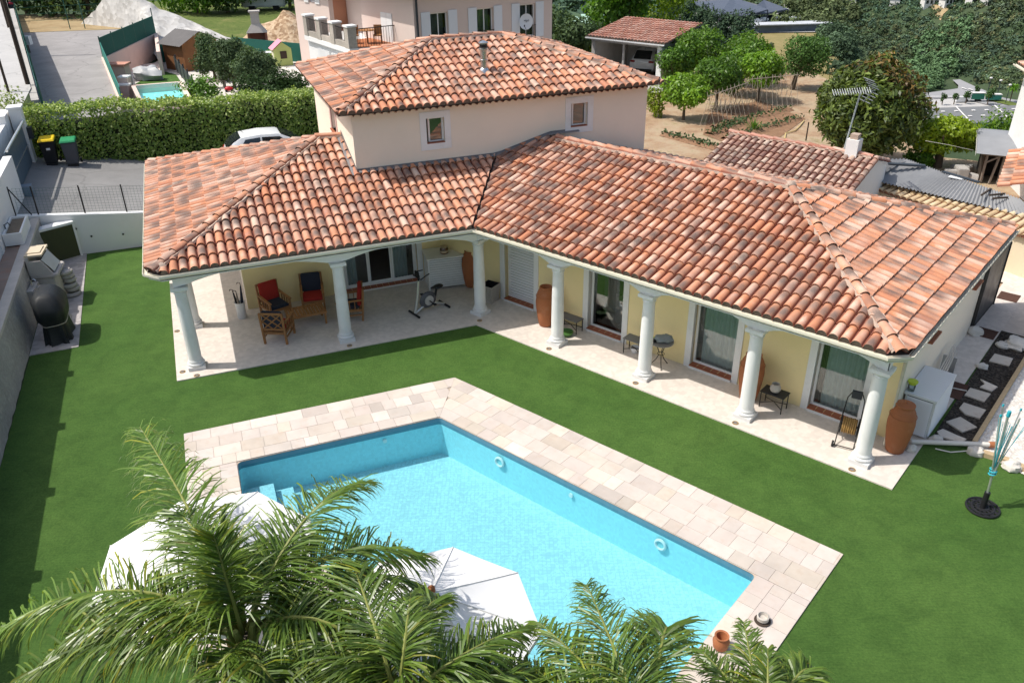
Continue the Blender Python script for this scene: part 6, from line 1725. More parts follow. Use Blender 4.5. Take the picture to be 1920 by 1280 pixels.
# play house
t = thing('play_house', 'small green and yellow play house with a pink roof', 'play house', (-15.94, 60.73, 0.20), .45)
m = MB(); m.box((-.6,-.5,0),(.6,.5,1.15)); m.add([(-.6,-.5,1.15),(.6,-.5,1.15),(0,-.5,1.6),(-.6,.5,1.15),(.6,.5,1.15),(0,.5,1.6)], [(0,1,2),(5,4,3)]); m.build('wall', M('play_green', (.42,.50,.17), .6, .1), t, local=True)
m = MB(); m.add([(0,-.62,1.70),(0,.62,1.70),(.76,.62,1.12),(.76,-.62,1.12),(-.76,-.62,1.12),(-.76,.62,1.12)], [(0,3,2,1),(1,5,4,0)]); m.build('roof', M('play_pink', (.72,.28,.36), .6, .1), t, local=True)
m = MB(); m.box((-.2,-.53,.5),(.25,-.51,1.0)); m.build('window', MAT['oldwood'], t, local=True)
m = MB(); m.box((-.63,-.3,.05),(-.605,.25,.95)); m.build('door', M('play_cream', (.68,.66,.50), .6, .1), t, local=True)
# brick chimney barbecue
t = thing('chimney_barbecue', 'masonry barbecue with grey chimney in the neighbouring yard', 'barbecue', (-18.68, 65.00, 0.20), .2)
m = MB(); m.box((-.7,-.4,0),(.7,.4,.9)); m.box((-.7,-.1,.9),(-.55,.4,1.6)); m.box((.55,-.1,.9),(.7,.4,1.6)); m.box((-.55,.28,.9),(.55,.4,1.6)); m.build('brick_base', M('red_brick', (.30,.13,.09), .9, .3, 10), t, local=True)
m = MB(); m.add([(-.75,-.35,1.6),(.75,-.35,1.6),(.75,.42,1.6),(-.75,.42,1.6),(-.3,-.1,2.2),(.3,-.1,2.2),(.3,.35,2.2),(-.3,.35,2.2)], [(0,3,2,1),(4,5,6,7),(0,1,5,4),(1,2,6,5),(2,3,7,6),(3,0,4,7)]); m.box((-.3,-.1,2.2),(.3,.35,3.0)); m.box((-.4,-.2,3.0),(.4,.45,3.1)); m.build('chimney', MAT['stone'], t, local=True)
# patio bits in the yard
t = thing('garden_table', 'small white garden table beside the masonry barbecue', 'table', (-17.15, 61.64, 0.20)); m = MB(); m.box((-.5,-.35,.7),(.5,.35,.75)); m.build('tabletop', MAT['plastic_wh'], t, local=True)
for x in (-.45,.45):
    for y in (-.3,.3):
        m = MB(); m.bar((x,y,0),(x,y,.7),.05); m.build('leg', MAT['plastic_wh'], t, local=True)
bush('potted_plant', 'leafy plant in a terracotta pot left of the white garden table', (-18.64, 62.16, 0.20), (.5,.5,.7), MAT['leaf'], 350, .16, 41, cat='potted plant')
bush('yellow_plant', 'yellowish leafy plant behind the white garden table', (-17.08, 62.89, 0.20), (.5,.5,.5), MAT['leaf_lime'], 300, .15, 42, cat='plant')
t = thing('red_toy_car', 'small red toy vehicle at the edge of the gravel beside the dark olive trees', 'toy', (-17.22, 52.09, 0.20), .3)
t.scale = (.6,.6,.6)
m = MB(); m.sphere((0,0,.28), (.45,.25,.22), 12, 8, .2, 2); m.build('body', M('toy_red', (.5,.02,.03), .4, .1), t, local=True, smooth=50)
for x in (-.28,.28):
    m = MB(); m.tube([(x,-.26,.12),(x,.26,.12)], .12, 12); m.build('wheel', MAT['rubber'], t, local=True)
t = thing('pergola_slats', 'grey slatted bench near the red toy', 'bench', (-18.52, 53.10, 0.20), .5)
m = MB()
for k in range(6): m.box((-.8,-.35+k*.12,.42),(.8,-.26+k*.12,.46))
m.build('seat', MAT['greywood'], t, local=True)
for x in (-.7,.7):
    m = MB(); m.box((x-.05,-.3,0),(x+.05,.3,.42)); m.build('leg', MAT['greywood'], t, local=True)
# heaps
def heap(name, label, cat, c, rx, ry, h, mat, seed):
    t = thing(name, label, cat, c); m = MB(); n_ = 46; vs = []
    for i in range(n_+1):
        for j in range(n_+1):
            x, y = -1+2*i/n_, -1+2*j/n_; d = math.sqrt(x*x+y*y)
            z = h*max(0, 1-d)**.9*(1+.25*mnoise.noise(Vector((x*2.5+seed, y*2.5, 0))))+.12*mnoise.noise(Vector((x*9, y*9, seed)))*(1-d)
            vs.append((x*rx, y*ry, z-.25 if d > .97 else z))
    m.add(vs, [(i*(n_+1)+j, (i+1)*(n_+1)+j, (i+1)*(n_+1)+j+1, i*(n_+1)+j+1) for i in range(n_) for j in range(n_)])
    m.build('heap', mat, t, local=True, smooth=60)
heap('wood_chip_heap', 'ochre heap of wood chips and brush beside the pale pink house', 'heap', (-17.63, 69.49, 0.20), 4.3, 3.5, 2.6, MAT['chips'], 2)
# long limestone embankment: a ramp rising to the left
t = thing('limestone_heap', 'long bank of crushed white limestone rising to the upper left', 'heap', (-26.34, 68.71, 0.20)); m = MB()
crest = [Vector(p) for p in ((-20.52, 70.14, 0.30), (-22.38, 68.77, 1.10), (-24.94, 69.40, 2.00), (-27.18, 69.20, 3.00), (-28.70, 69.01, 4.20), (-30.78, 70.27, 4.60))]
foot = [Vector(p) for p in ((-20.52, 70.05, 0.15), (-20.96, 66.16, 0.15), (-22.87, 64.50, 0.15), (-25.19, 62.11, 0.15), (-28.74, 68.25, 1.50), (-35.15, 72.16, 1.60))]
n_ = 60; mm = 18; vs = []
def along(L_, s):
    s *= len(L_)-1; i = min(int(s), len(L_)-2); return L_[i].lerp(L_[i+1], s-i)
for i in range(n_+1):
    a_, b2 = along(crest, i/n_), along(foot, i/n_)
    for j in range(mm+1):
        p = a_.lerp(b2, j/mm); p.z += .28*mnoise.noise(p*.5)+.12*mnoise.noise(p*1.7); vs.append(p)
m.add(vs, [(i*(mm+1)+j, i*(mm+1)+j+1, (i+1)*(mm+1)+j+1, (i+1)*(mm+1)+j) for i in range(n_) for j in range(mm)]); m.build('bank', MAT['whitemound'], t, smooth=60)
me_ = MB(); me_.add([(-26.00, 67.70, 0.12),(-12.86, 66.63, 0.12),(-17.62, 94.01, 0.30),(-36.78, 98.56, 0.30),(-42.61, 99.93, 0.50)], [(0,1,2,3,4)]); struct('meadow', me_, MAT['meadow'])
# wire fence across the top of the driveway
t = thing('wire_fence', 'tall thin wire fence across the upper end of the neighbouring driveway', 'fence', (-34.35, 69.46, 1.60))
for px_, p0_ in enumerate(((-34.57, 69.20, 1.60), (-33.47, 69.38, 1.60), (-31.62, 70.63, 1.60), (-30.93, 72.36, 1.60))):
    p = Vector(p0_); m = MB(); m.bar(p, p+Vector((0,0,2.6)), .05); m.build('post', MAT['greenmetal'], t)
m = MB(); A_, B_ = Vector((-38.91, 69.61, 1.60)), Vector((-30.93, 72.36, 1.60))
for k in range(5): m.bar(A_+Vector((0,0,.6+k*.5)), B_+Vector((0,0,.6+k*.5)), .025)
m.build('wires', MAT['greenmetal'], t)
# person by the fence
pr = thing('person', 'person in red cap and dark clothes at the fence, top left corner', 'person', (-41.33, 73.88, 1.70), .6)
def skin_body(name, parent, verts, edges, radii, mat, sub=2):
    me = bpy.data.meshes.new(name); me.from_pydata(verts, edges, [])
    o = bpy.data.objects.new(name, me); col.objects.link(o); o.parent = parent
    md = o.modifiers.new('Skin', 'SKIN'); md.use_smooth_shade = True
    sv = me.skin_vertices
    if not sv:
        bm = bmesh.new(); bm.from_mesh(me); bm.verts.layers.skin.verify(); bm.to_mesh(me); bm.free(); sv = me.skin_vertices
    for d, r_ in zip(sv[0].data, radii): d.radius = (r_, r_) if not hasattr(r_, '__len__') else r_
    sv[0].data[0].use_root = True
    s = o.modifiers.new('Sub', 'SUBSURF'); s.levels = s.render_levels = sub
    me.materials.append(mat); return o
bv = [(0,0,.98),(0,0,1.2),(0,.01,1.42),(0,.01,1.53),(0,-.02,1.64),(0,-.02,1.74),(-.2,0,1.43),(-.25,-.05,1.15),(-.2,-.25,1.05),(.2,0,1.43),(.26,.02,1.15),(.25,-.1,.92),(-.1,0,.93),(-.11,-.02,.5),(-.11,.02,.08),(-.11,-.12,.04),(.1,0,.93),(.12,.02,.5),(.12,.05,.08),(.12,-.09,.04)]
be = [(0,1),(1,2),(2,3),(3,4),(4,5),(2,6),(6,7),(7,8),(2,9),(9,10),(10,11),(0,12),(12,13),(13,14),(14,15),(0,16),(16,17),(17,18),(18,19)]
br = [.15,.145,.15,.06,.095,.08,.065,.05,.035,.065,.05,.035,.095,.065,.045,.04,.095,.065,.045,.04]
skin_body('body', pr, bv, be, br, M('dark_clothes', (.03,.035,.06), .9, .2))
m = MB(); m.sphere((0,-.025,1.65), (.085,.10,.12), 14, 10); m.sphere((0,-.125,1.64), (.014,.02,.02), 6, 4)
for s in (-1,1): m.sphere((s*.085,-.01,1.64), (.014,.025,.03), 6, 4)
m.build('face', MAT['skin'], pr, local=True, smooth=60)
m = MB(); m.sphere((0,-.01,1.72), (.105,.12,.085), 14, 8); m.box((-.075,-.21,1.70),(.075,-.08,1.715)); m.build('cap', M('red_cap', (.42,.03,.06), .8, .1), pr, local=True, smooth=40)
m = MB(); m.sphere((0,.0,1.38), (.21,.15,.13), 14, 8); m.build('shirt', M('red_shirt', (.36,.04,.07), .9, .1), pr, local=True, smooth=60)
for s in (-1, 1):
    m = MB()
    for k in range(5): m.tube([(-.2+.012*(k-2), -.26, 1.05),(-.2+.018*(k-2), -.33+.008*abs(k-2), 1.04)], .008, 5) if s < 0 else m.tube([(.25, -.1+.012*(k-2), .90),(.25, -.11+.018*(k-2), .82+.008*abs(k-2))], .008, 5)
    m.build('hand', MAT['skin'], pr, local=True, smooth=60)

# olive trees and dark shrubs before the shed
OT = ((.7,.75,.8),(1.25,1.2,1.15))
for lab, b0, cz, r_, n_, sd_, mt in (
    ('dark olive tree nearest the shed door', (-19.21, 55.77, 0.20), 1.5, (1.2,1.15,1.5), 8000, 51, 'leaf_olive'),
    ('rounded dark olive tree in the middle of the row before the shed', (-17.20, 53.17, 0.20), 1.5, (1.3,1.25,1.5), 8500, 52, 'leaf_olive'),
    ('broad dark olive tree nearest the gravel yard', (-15.14, 51.05, 0.20), 1.35, (1.35,1.2,1.35), 8500, 53, 'leaf_olive')):
    tree('olive_tree', lab, b0, cz, r_, MAT[mt], n_, .19, sd_, .09, 9, 'olive trees next door', aspect=.4, tints=OT, inner=.45)
bush('dark_shrub', 'low dark almost black shrub row in front of the broad olive tree', (-14.11, 47.93, 0.20), (1.9,.9,1.0), MAT['leaf_dark'], 6000, .15, 54)
bush('dark_shrub', 'dark upright shrub at the right end of the row, close to the villa', (-12.59, 48.37, 0.20), (1.3,.8,1.25), MAT['leaf_dark'], 5200, .15, 55)
bush('green_bush', 'bright green bush overhanging the raised pool', (-17.50, 48.14, 0.20), (1.3,.7,1.0), MAT['leaf'], 1800, .18, 56)
# trees along the top left
for i, (lab, p, r_, mt, sd_) in enumerate((
    ('dark dense tree at the top left edge behind the fence', (-42.83, 78.82, 1.60), (4.5,3,4.0), 'leaf_dark', 61), ('dark tree with hanging foliage left of the limestone heap', (-39.82, 77.80, 1.60), (4.2,3,4.2), 'leaf_dark', 62),
    ('olive brown tree just left of the limestone crest', (-36.30, 76.75, 1.60), (4.0,3,3.6), 'leaf_olive', 63), ('light green tree at the top edge right of the limestone crest', (-31.08, 88.65, 0.20), (4.4,3,3.4), 'leaf', 64),
    ('mid green tree left of the white caravan at the top edge', (-28.47, 89.99, 0.20), (4.0,3,3.2), 'leaf_olive', 65), ('dark tree right of the white caravan at the top edge', (-22.33, 91.00, 0.20), (4.6,3,3.8), 'leaf_dark', 66))):
    tree('boundary_tree', lab, p, r_[2]*.85, r_, MAT[mt], 3000, .42, sd_, .16, 9, 'trees along the upper boundary')
t = thing('white_caravan', 'pale blue white sheet structure among the trees at the top edge', 'caravan', (-24.98, 91.31, 0.30), .1)
m = MB(); m.box((-2.2,-1,.3),(2.2,1,2.4)); m.build('body', M('pale_sheet', (.55,.58,.60), .6, .2, 1.5), t, local=True, bevel=.15)
m = MB(); m.box((-.2,-1.02,1.1),(1.2,-1.005,1.8)); m.build('window', MAT['darkglass'], t, local=True)
for x in (-1.2, 1.2):
    m = MB(); m.tube([(x,-.9,.33),(x,.9,.33)], .33, 14); m.build('wheel', MAT['rubber'], t, local=True)
# ================================================================== NEIGHBOUR HOUSE BEHIND THE VILLA
nh = thing('pink_house', 'pale pink two storey house with white shutters and a stone pillared balcony behind the villa', 'house', (-5.0, 46.9, .2))
c0 = Vector((-5.0, 46.9)); dr_ = Vector((.8387, .5446)); dl_ = Vector((-.65, .76)).normalized()
nr_ = Vector((dr_.y, -dr_.x)); nl_ = Vector((-dl_.y, dl_.x))        # outward normals
if nl_.x > 0: nl_ = -nl_
def fr_(s, o, z): p = c0+dr_*s-nr_*o; return Vector((p.x, p.y, z))
def fl2(s, o, z): p = c0+dl_*s-nl_*o; return Vector((p.x, p.y, z))
HZ = 6.3
m = MB(); wall_run(m, fr_, 0, 9.1, 0, .1, HZ, .3, [(.98,2.06,3.35,5.12),(3.92,5.0,3.35,5.12),(6.8,7.9,3.35,5.12)]); m.build('front_wall', MAT['housepink'], nh)
m = MB(); wall_run(m, fl2, 0.01, 5.3, 0, .1, HZ, .3, [(2.1,3.2,3.3,5.0)]); m.build('side_wall', MAT['housepink'], nh); m = MB(); wall_run(m, fl2, 9.0, 13.4, 0, .1, HZ, .3, [(10.6,11.4,4.9,5.9)])
m.build('side_wall', MAT['housepink'], nh)
m = MB(); p = fl2(5.3,0,0); wall_run(m, lambda s, o, z: fl2(5.0+o, s, z), .3, 3.0, 0, .1, HZ, .3, []); m.build('loggia_wall', MAT['terrawall'], nh)
m = MB(); fbox(m, fl2, 5.3, 9.3, 2.6, 2.8, .1, HZ); m.build('loggia_back', M('mauve_render', (.34,.22,.22), .9, .1), nh)
m = MB(); fbox(m, fl2, 8.99, 9.2, .3, 2.6, .1, HZ); m.build('loggia_wall', MAT['terrawall'], nh)
m = MB(); curtain(m, fl2, 5.4, 7.2, 1.3, 3.5, 6.2, .12, 7, 4); m.build('awning_drape', M('brown_drape', (.16,.11,.085), .9, .3, 4), nh)
m = MB(); fbox(m, fr_, -.0, 9.1, 5.0, 9, .1, HZ); fbox(m, fl2, 9.2, 13.4, .3, 5, .1, HZ); m.build('inner_mass', MAT['housepink'], nh)
m = MB(); fbox(m, fr_, .3, 9.0, .9, 1.0, .2, HZ); m.build('inner_wall', MAT['dark_in'], nh)
for a_ in (.98, 3.92, 6.8):
    f = MB(); frame_rect(f, fr_, a_, a_+1.09, 3.35, 5.12, .14, .2, .06); fbox(f, fr_, a_+.52, a_+.57, .14, .2, 3.41, 5.06); wn = f.build('window', MAT['whiteframe'], nh)
    f = MB(); fbox(f, fr_, a_+.06, a_+1.03, .17, .175, 3.41, 5.06); f.build('pane', MAT['glass'], wn)
    f = MB(); curtain(f, fr_, a_+.1, a_+1.0, .45, 3.3, 5.1, .03, 6, 2); f.build('curtain', M('house_curtain', (.24,.26,.25), .9, .2), wn)
    f = MB()
    for k in range(9): f.bar(fr_(a_+.05+k*.125, -.06, 3.35), fr_(a_+.05+k*.125, -.06, 3.95), .02)
    f.bar(fr_(a_, -.06, 3.96), fr_(a_+1.1, -.06, 3.96), .03); f.build('railing', MAT['blackiron'], wn)
    for s0 in (a_-.57, a_+1.11):
        f = MB(); fbox(f, fr_, s0, s0+.55, -.06, -.012, 3.3, 5.2); fbox(f, fr_, s0+.02, s0+.53, -.075, -.062, 3.55, 3.63); fbox(f, fr_, s0+.02, s0+.53, -.075, -.062, 4.85, 4.93); sh_ = f.build('shutter', M('shutter_white', (.74,.76,.80), .5, .05, 3), wn)
f = MB()
for s0 in (2.1, 2.66): fbox(f, fl2, s0, s0+.54, -.05, .02, 3.3, 5.0)
f.build('shutter', MAT['whiteframe'], nh)
f = MB(); frame_rect(f, fl2, 10.6, 11.4, 4.9, 5.9, .1, .2, .06); wn = f.build('window', MAT['whiteframe'], nh); f = MB(); fbox(f, fl2, 10.66, 11.34, .15, .16, 4.95, 5.85); f.build('pane', MAT['glass'], wn)
for s0 in (10.02, 11.42):
    f = MB(); fbox(f, fl2, s0, s0+.55, -.06, -.01, 4.85, 5.95); f.build('shutter', MAT['whiteframe'], wn)
m = MB(); m.tube([fr_(.15,-.1,.2), fr_(.15,-.1,6.0), fr_(.15,-.5,6.25)], .06, 8); m.build('downpipe', MAT['anthracite'], nh)
# balcony with stone pillars, iron rail and garage below
b0_, b1_ = Vector((-8.72, 46.95, 3.30)), Vector((-12.15, 52.00, 3.30))
bd = (b1_-b0_).to_2d().normalized(); L_ = (b1_-b0_).to_2d().length; bn = Vector((bd.y, -bd.x))
if bn.dot(nl_) < 0: bn = -bn
def fbal(s, o, z): p = b0_.to_2d()+bd*s-bn*o; return Vector((p.x, p.y, z))
m = MB(); fbox(m, fbal, -.3, L_, 0, 3.2, 3.2, 3.45); m.build('balcony_slab', MAT['whitewall'], nh)
m = MB(); fbox(m, fbal, -.2, L_-.1, .04, .30, 3.45, 3.75); m.build('balcony_parapet', MAT['rubble'], nh)
for k in range(4):
    s0 = -.25+k*(L_-.3)/3.02
    m = MB(); fbox(m, fbal, s0, s0+.5, .0, .5, 3.45, 4.55); o = m.build('balcony_pillar', MAT['rubble'], nh); m = MB(); fbox(m, fbal, s0-.05, s0+.55, -.05, .55, 4.55, 4.64); m.build('cap', MAT['white'], o)
m = MB()
for s0 in np.arange(.3, L_-.4, .16): m.bar(fbal(s0,.15,3.75), fbal(s0,.15,4.4), .02)
m.bar(fbal(.2,.15,4.42), fbal(L_-.3,.15,4.42), .04)
for o_ in np.arange(.55, 3.2, .16): m.bar(fbal(-.2,o_,3.45), fbal(-.2,o_,4.4), .02)
m.bar(fbal(-.2,.5,4.42), fbal(-.2,3.2,4.42), .04); m.build('balcony_rail', MAT['blackiron'], nh)
m = MB(); fbox(m, fbal, -.2, L_, .2, .4, .1, 3.2); m.build('garage_wall', MAT['whitewall'], nh)
m = MB(); fbox(m, fbal, .4, 2.6, .14, .2, .3, 2.9); fbox(m, fbal, 2.9, 4.6, .14, .2, .3, 2.9); m.build('garage_door', MAT['plastic_wh'], nh)
m = MB(); fbox(m, fbal, -.3, 2.5, .6, 3.2, 3.452, 3.47); m.build('balcony_floor', MAT['terracotta'], nh)
t = thing('balcony_table', 'wicker table and chairs set on the balcony of the pink house', 'table set', fbal(.8,1.6,3.47))
m = MB(); m.lathe([(.45,.68),(.45,.72)], n=16); m.tube([(0,0,0),(0,0,.7)], .04, 8); m.build('table', MAT['wood'], t, local=True)
for dx in (-.7,.6):
    m = MB(); m.box((dx-.22,-.22,.4),(dx+.22,.22,.46)); m.box((dx-.22,.18,.46),(dx+.22,.22,.95))
    for x in (-.2,.2):
        for y in (-.2,.2): m.bar((dx+x,y,0),(dx+x,y,.4),.035)
    m.build('chair', MAT['wood'], t, local=True)
m = MB(); m.add([fr_(-.8,-.7,HZ), fr_(9.8,-.7,HZ), fr_(9.8,9.5,HZ), fl2(14,-.7,HZ), fr_(4.5,4,HZ+1.9)], [(0,1,4),(1,2,4),(2,3,4),(3,0,4)])
m.build('roof', MAT['tile_pink'], nh)
ds = fr_(6.9,-.55,4.25)
m = MB(); nd = Vector((-.25,-.92,.30)).normalized(); sx_ = nd.cross(Vector((0,0,1))).normalized(); sy_ = sx_.cross(nd)
vs = [ds]; 
for j in range(1,6):
    for k in range(24):
        a_ = 2*PI*k/24; r_ = .40*j/5; vs.append(ds+sx_*(r_*math.cos(a_))+sy_*(r_*1.1*math.sin(a_))+nd*(.08*(j/5)**2))
m.add(vs, [(0,1+k,1+(k+1) % 24) for k in range(24)]+[(1+(j-1)*24+k,1+j*24+k,1+j*24+(k+1) % 24,1+(j-1)*24+(k+1) % 24) for j in range(1,5) for k in range(24)])
dsh = m.build('satellite_dish', MAT['plastic_wh'], nh, smooth=60)
m = MB(); m.tube([ds-sy_*.38+nd*.05, ds-sy_*.3+nd*.38], .015, 6); m.cbox(ds-sy_*.28+nd*.40, (.07,.07,.1)); m.tube([ds, fr_(6.9,0,4.2)], .03, 8); m.build('arm', MAT['anthracite'], dsh)
m = MB()
for k, (x0_, y0_, x1_, y1_) in enumerate(((-.16,.06,-.12,.11),(-.12,.11,-.10,.06),(-.07,.06,-.03,.10),(-.03,.10,.0,.06),(.03,.06,.07,.11),(.09,.05,.15,.09),(-.14,.03,.14,.05))):
    m.bar(ds+sx_*x0_+sy_*y0_+nd*.055, ds+sx_*x1_+sy_*y1_+nd*.055, .018, .004, nd)
m.build('lettering', MAT['black'], dsh)

# ---- carport
cpo = thing('carport', 'open grey carport with a pinkish tiled lean-to roof', 'carport', (8.44, 59.41, 0.00))
EL, ER = Vector((5.40, 55.61, 2.55)), Vector((9.41, 52.40, 2.55))
ex = (ER-EL).to_2d().normalized(); ey = Vector((-ex.y, ex.x)); CL = (ER-EL).to_2d().length
def fcp(u, v, z): p = EL.to_2d()+ex*u+ey*v; return Vector((p.x, p.y, z))
CD, CT_ = 4.4, .13
ts_ = []
ck = 1/math.sqrt(1+CT_**2)
tile_slope(ts_, fcp(-.2,-.35,2.62), Vector((ex.x,ex.y,0)), Vector((ey.x*ck,ey.y*ck,CT_*ck)), CL+.4, CD+.4, [], 77)
rf_ = join_slopes('roof', ts_, [MAT['tile_pink'], MAT['eave_dark'], MAT['tile_pink']], cpo)
m = MB(); m.add([fcp(-.2,-.3,2.58), fcp(CL+.3,-.3,2.58), fcp(CL+.3,CD,2.58+CT_*CD), fcp(-.2,CD,2.58+CT_*CD)], [(0,1,2,3)]); m.build('roof_boarding', MAT['concrete'], rf_)
m = MB(); fbox(m, fcp, 0, .25, 0, CD, -.1, 2.55); fbox(m, fcp, CL-.25, CL, .3, CD, -.1, 2.56); fbox(m, fcp, .25, CL-.25, CD-.3, CD, -.1, 2.9); m.build('wall', MAT['concrete'], cpo)
m = MB(); fbox(m, fcp, 0, CL, -.1, .15, 2.35, 2.56); m.build('lintel', MAT['concrete'], cpo)
m = MB(); fbox(m, fcp, CL-.32, CL, -.08, .3, -.1, 2.35); m.build('pillar', MAT['whitewall'], cpo); m = MB(); fbox(m, fcp, CL*.45, CL*.45+.12, .0, .12, -.1, 2.35); m.build('pillar', MAT['concrete'], cpo)
m = MB(); gutter(m, [fcp(-.2,-.38,0), fcp(CL+.3,-.38,0)], 2.6); m.tube([fcp(CL-.1,-.4,2.5), fcp(CL+.05,-.2,2.3), fcp(CL+.05,-.1,0)], .05, 8); m.build('gutter', MAT['plastic_wh'], cpo)
ap = MB(); ap.sheet([xy(fcp(-3,-7,0)), xy(fcp(CL+.6,-9,0)), xy(fcp(CL+.6,.3,0)), xy(fcp(-3,.3,0))], .0); struct('apron', ap, MAT['lane'])

# ================================================================== GARDEN BEHIND THE HOUSE
so = MB(); so.sheet([xy(fb(-20,34)), xy(fb(-14,14)), xy(fa(3,9.6)), xy(fb(11,9.2)), (22.20, 31.82, 0.00)[:2], (21.68, 34.85, 0.00)[:2], (21.02, 36.33, 0.00)[:2], (19.32, 37.09, 0.00)[:2], (19.14, 39.84, 0.00)[:2], (19.13, 46.15, 0.00)[:2], (20.61, 52.40, 0.00)[:2], xy(fb(-8,42))], -.03); struct('garden_soil', so, MAT['soil'])
tl = MB(); tl.sheet([(9.77, 41.34, 0.00)[:2], (11.57, 37.82, 0.00)[:2], (15.87, 44.28, 0.00)[:2], (14.62, 48.66, 0.00)[:2], (11.05, 45.76, 0.00)[:2]], -.01); struct('tilled_bed', tl, MAT['tilled'])
rd_ = []
for a_, b2 in (((10.63, 42.56, 0.00), (15.64, 46.36, 0.00)), ((10.09, 41.32, 0.00), (12.60, 43.78, 0.00)), ((10.65, 40.29, 0.00), (15.59, 44.30, 0.00)), ((7.82, 41.45, 0.00), (10.01, 38.62, 0.00))):
    m = MB(); A_, B_ = Vector(a_), Vector(b2); n_ = 40
    vs = []
    d_ = (B_-A_).to_2d().normalized(); nn_ = Vector((-d_.y, d_.x))
    for i in range(n_+1):
        p = A_.lerp(B_, i/n_)
        for o_, z in ((-.35,-.02),(-.15,.10),(.15,.11),(.35,-.02)): vs.append((p.x+nn_.x*o_, p.y+nn_.y*o_, z+.05*mnoise.noise(Vector((i*.8, o_*5, a_[0])))))
    m.add(vs, [(i*4+j, (i+1)*4+j, (i+1)*4+j+1, i*4+j+1) for i in range(n_) for j in range(3)]); rd_.append(m)
mb_ = MB()
for m in rd_: mb_.add(m.v, m.f)
struct('soil_ridges', mb_, MAT['tilled'], 60)
g = np.random.default_rng(8); pts = []
for a_, b2 in (((10.63, 42.56, 0.00), (15.64, 46.36, 0.00)), ((10.09, 41.32, 0.00), (12.60, 43.78, 0.00)), ((10.65, 40.29, 0.00), (15.59, 44.30, 0.00)), ((7.82, 41.45, 0.00), (10.01, 38.62, 0.00))):
    A_, B_ = np.array(a_), np.array(b2); k = 200
    pts.append(A_+(B_-A_)*g.random((k,1))+g.normal(size=(k,3))*np.array([.16,.16,.04])+np.array([0,0,.16]))
P = np.concatenate(pts); n = len(P); nv = g.normal(size=(n,3)); nv /= np.linalg.norm(nv, axis=1)[:,None]; a = np.cross(nv, g.normal(size=(n,3))); a /= np.linalg.norm(a, axis=1)[:,None]; b = np.cross(nv, a)
V = np.stack([P-a*.09, P+b*.05, P+a*.09, P-b*.05], 1)
o = quads('vegetable_rows', V, .5+.8*g.random((n,1))*np.ones(3), MAT['leaf_olive']); tag(o, 'low green vegetable plants growing in rows on the tilled bed', 'vegetables', kind='stuff')
for lab, a_, b2 in (('thin bean canes tied to a ridge pole at the far side of the bed', (11.05, 45.76, 0.00), (16.32, 47.61, 0.00)), ('thin bean canes at the near left side of the tilled bed', (10.14, 42.58, 0.00), (12.93, 45.65, 0.00))):
    t = thing('bean_canes', lab, 'bean canes', a_); A_, B_ = Vector(a_), Vector(b2); m = MB(); n_ = 17 if 'far' in lab else 9; q = random.Random(len(lab))
    d_ = (B_-A_).to_2d().normalized(); nn_ = Vector((-d_.y, d_.x, 0))
    for i in range(n_):
        p = A_.lerp(B_, (i+.5)/n_)
        for s in (-1, 1): m.tube([p+nn_*(.45*s), p+Vector((q.uniform(-.1,.1), q.uniform(-.1,.1), 1.75))-nn_*(.1*s)], .011, 4)
    m.tube([A_+Vector((0,0,1.6)), B_+Vector((0,0,1.62))], .018, 5); m.build('canes', M('bamboo', (.42,.36,.29), .8, .2), t)
t = thing('spiky_plant', 'small spiky yucca at the corner of the tilled bed', 'plant', (12.47, 41.92, 0.00)); V = []; g = np.random.default_rng(3)
for i in range(46):
    a_ = g.random()*2*PI; e_ = .3+1.1*g.random(); L = .75*(.6+.5*g.random()); d = np.array([math.cos(a_)*math.cos(e_), math.sin(a_)*math.cos(e_), math.sin(e_)]); s = np.array([-math.sin(a_), math.cos(a_), 0])*.03
    V.append([-s*1.0, d*L*.5-s, d*L, d*L*.5+s])
quads('leaves', np.array(V), .7+.7*g.random((46,1))*np.ones(3), MAT['leaf'], t)
m = MB(); m.tube([(13.58, 40.26, 0.02), (13.89, 41.21, 0.03), (14.50, 41.69, 0.03), (15.06, 42.63, 0.03), (15.62, 43.71, 0.03)], .03, 8); tag(m.build('garden_hose', M('yellow_hose', (.60,.46,.20), .6, .1), smooth=50), 'pale yellow hose snaking over the dry soil by the broad tree', 'hose')
m = MB(); m.bar((14.49, 39.89, 0.00), Vector((14.49, 39.89, 0.00))+Vector((0,0,.9)), .05); tag(m.build('stake', MAT['oldwood']), 'single dark stake in the soil behind the old tiled shed', 'stake')

OTN = ((.8,.85,.85),(1.45,1.3,1.1))
tree('orange_tree', 'bright green orange tree with a clear bare trunk nearest the villa', (9.36, 44.42, 0.00), 1.55, (1.42,1.35,1.0), MAT['leaf'], 4200, .19, 71, .07, 9, 'round citrus trees', spread=.5, rb=.56, tints=((1.25,1.2,.9),(2.2,1.8,1.2)))
tree('orange_tree', 'dark glossy round citrus tree just behind the nearest one', (11.56, 46.47, 0.00), 1.85, (1.5,1.45,1.3), MAT['leaf'], 4800, .19, 72, .08, 9, 'round citrus trees', spread=.5, rb=.56, tints=((.55,.6,.65),(1.15,1.1,1.0)))
tree('orange_tree', 'round citrus tree beside the bean canes', (14.40, 48.40, 0.00), 1.75, (1.45,1.4,1.25), MAT['leaf'], 4600, .19, 73, .08, 9, 'round citrus trees', spread=.5, rb=.56, tints=((1.05,1.05,.9),(1.95,1.65,1.1)))
tree('orange_tree', 'tall broad citrus tree against the carport wall', (11.54, 53.33, 0.00), 2.2, (1.9,1.8,1.65), MAT['leaf'], 5200, .21, 74, .10, 10, 'round citrus trees', spread=.5, rb=.56, tints=OTN)
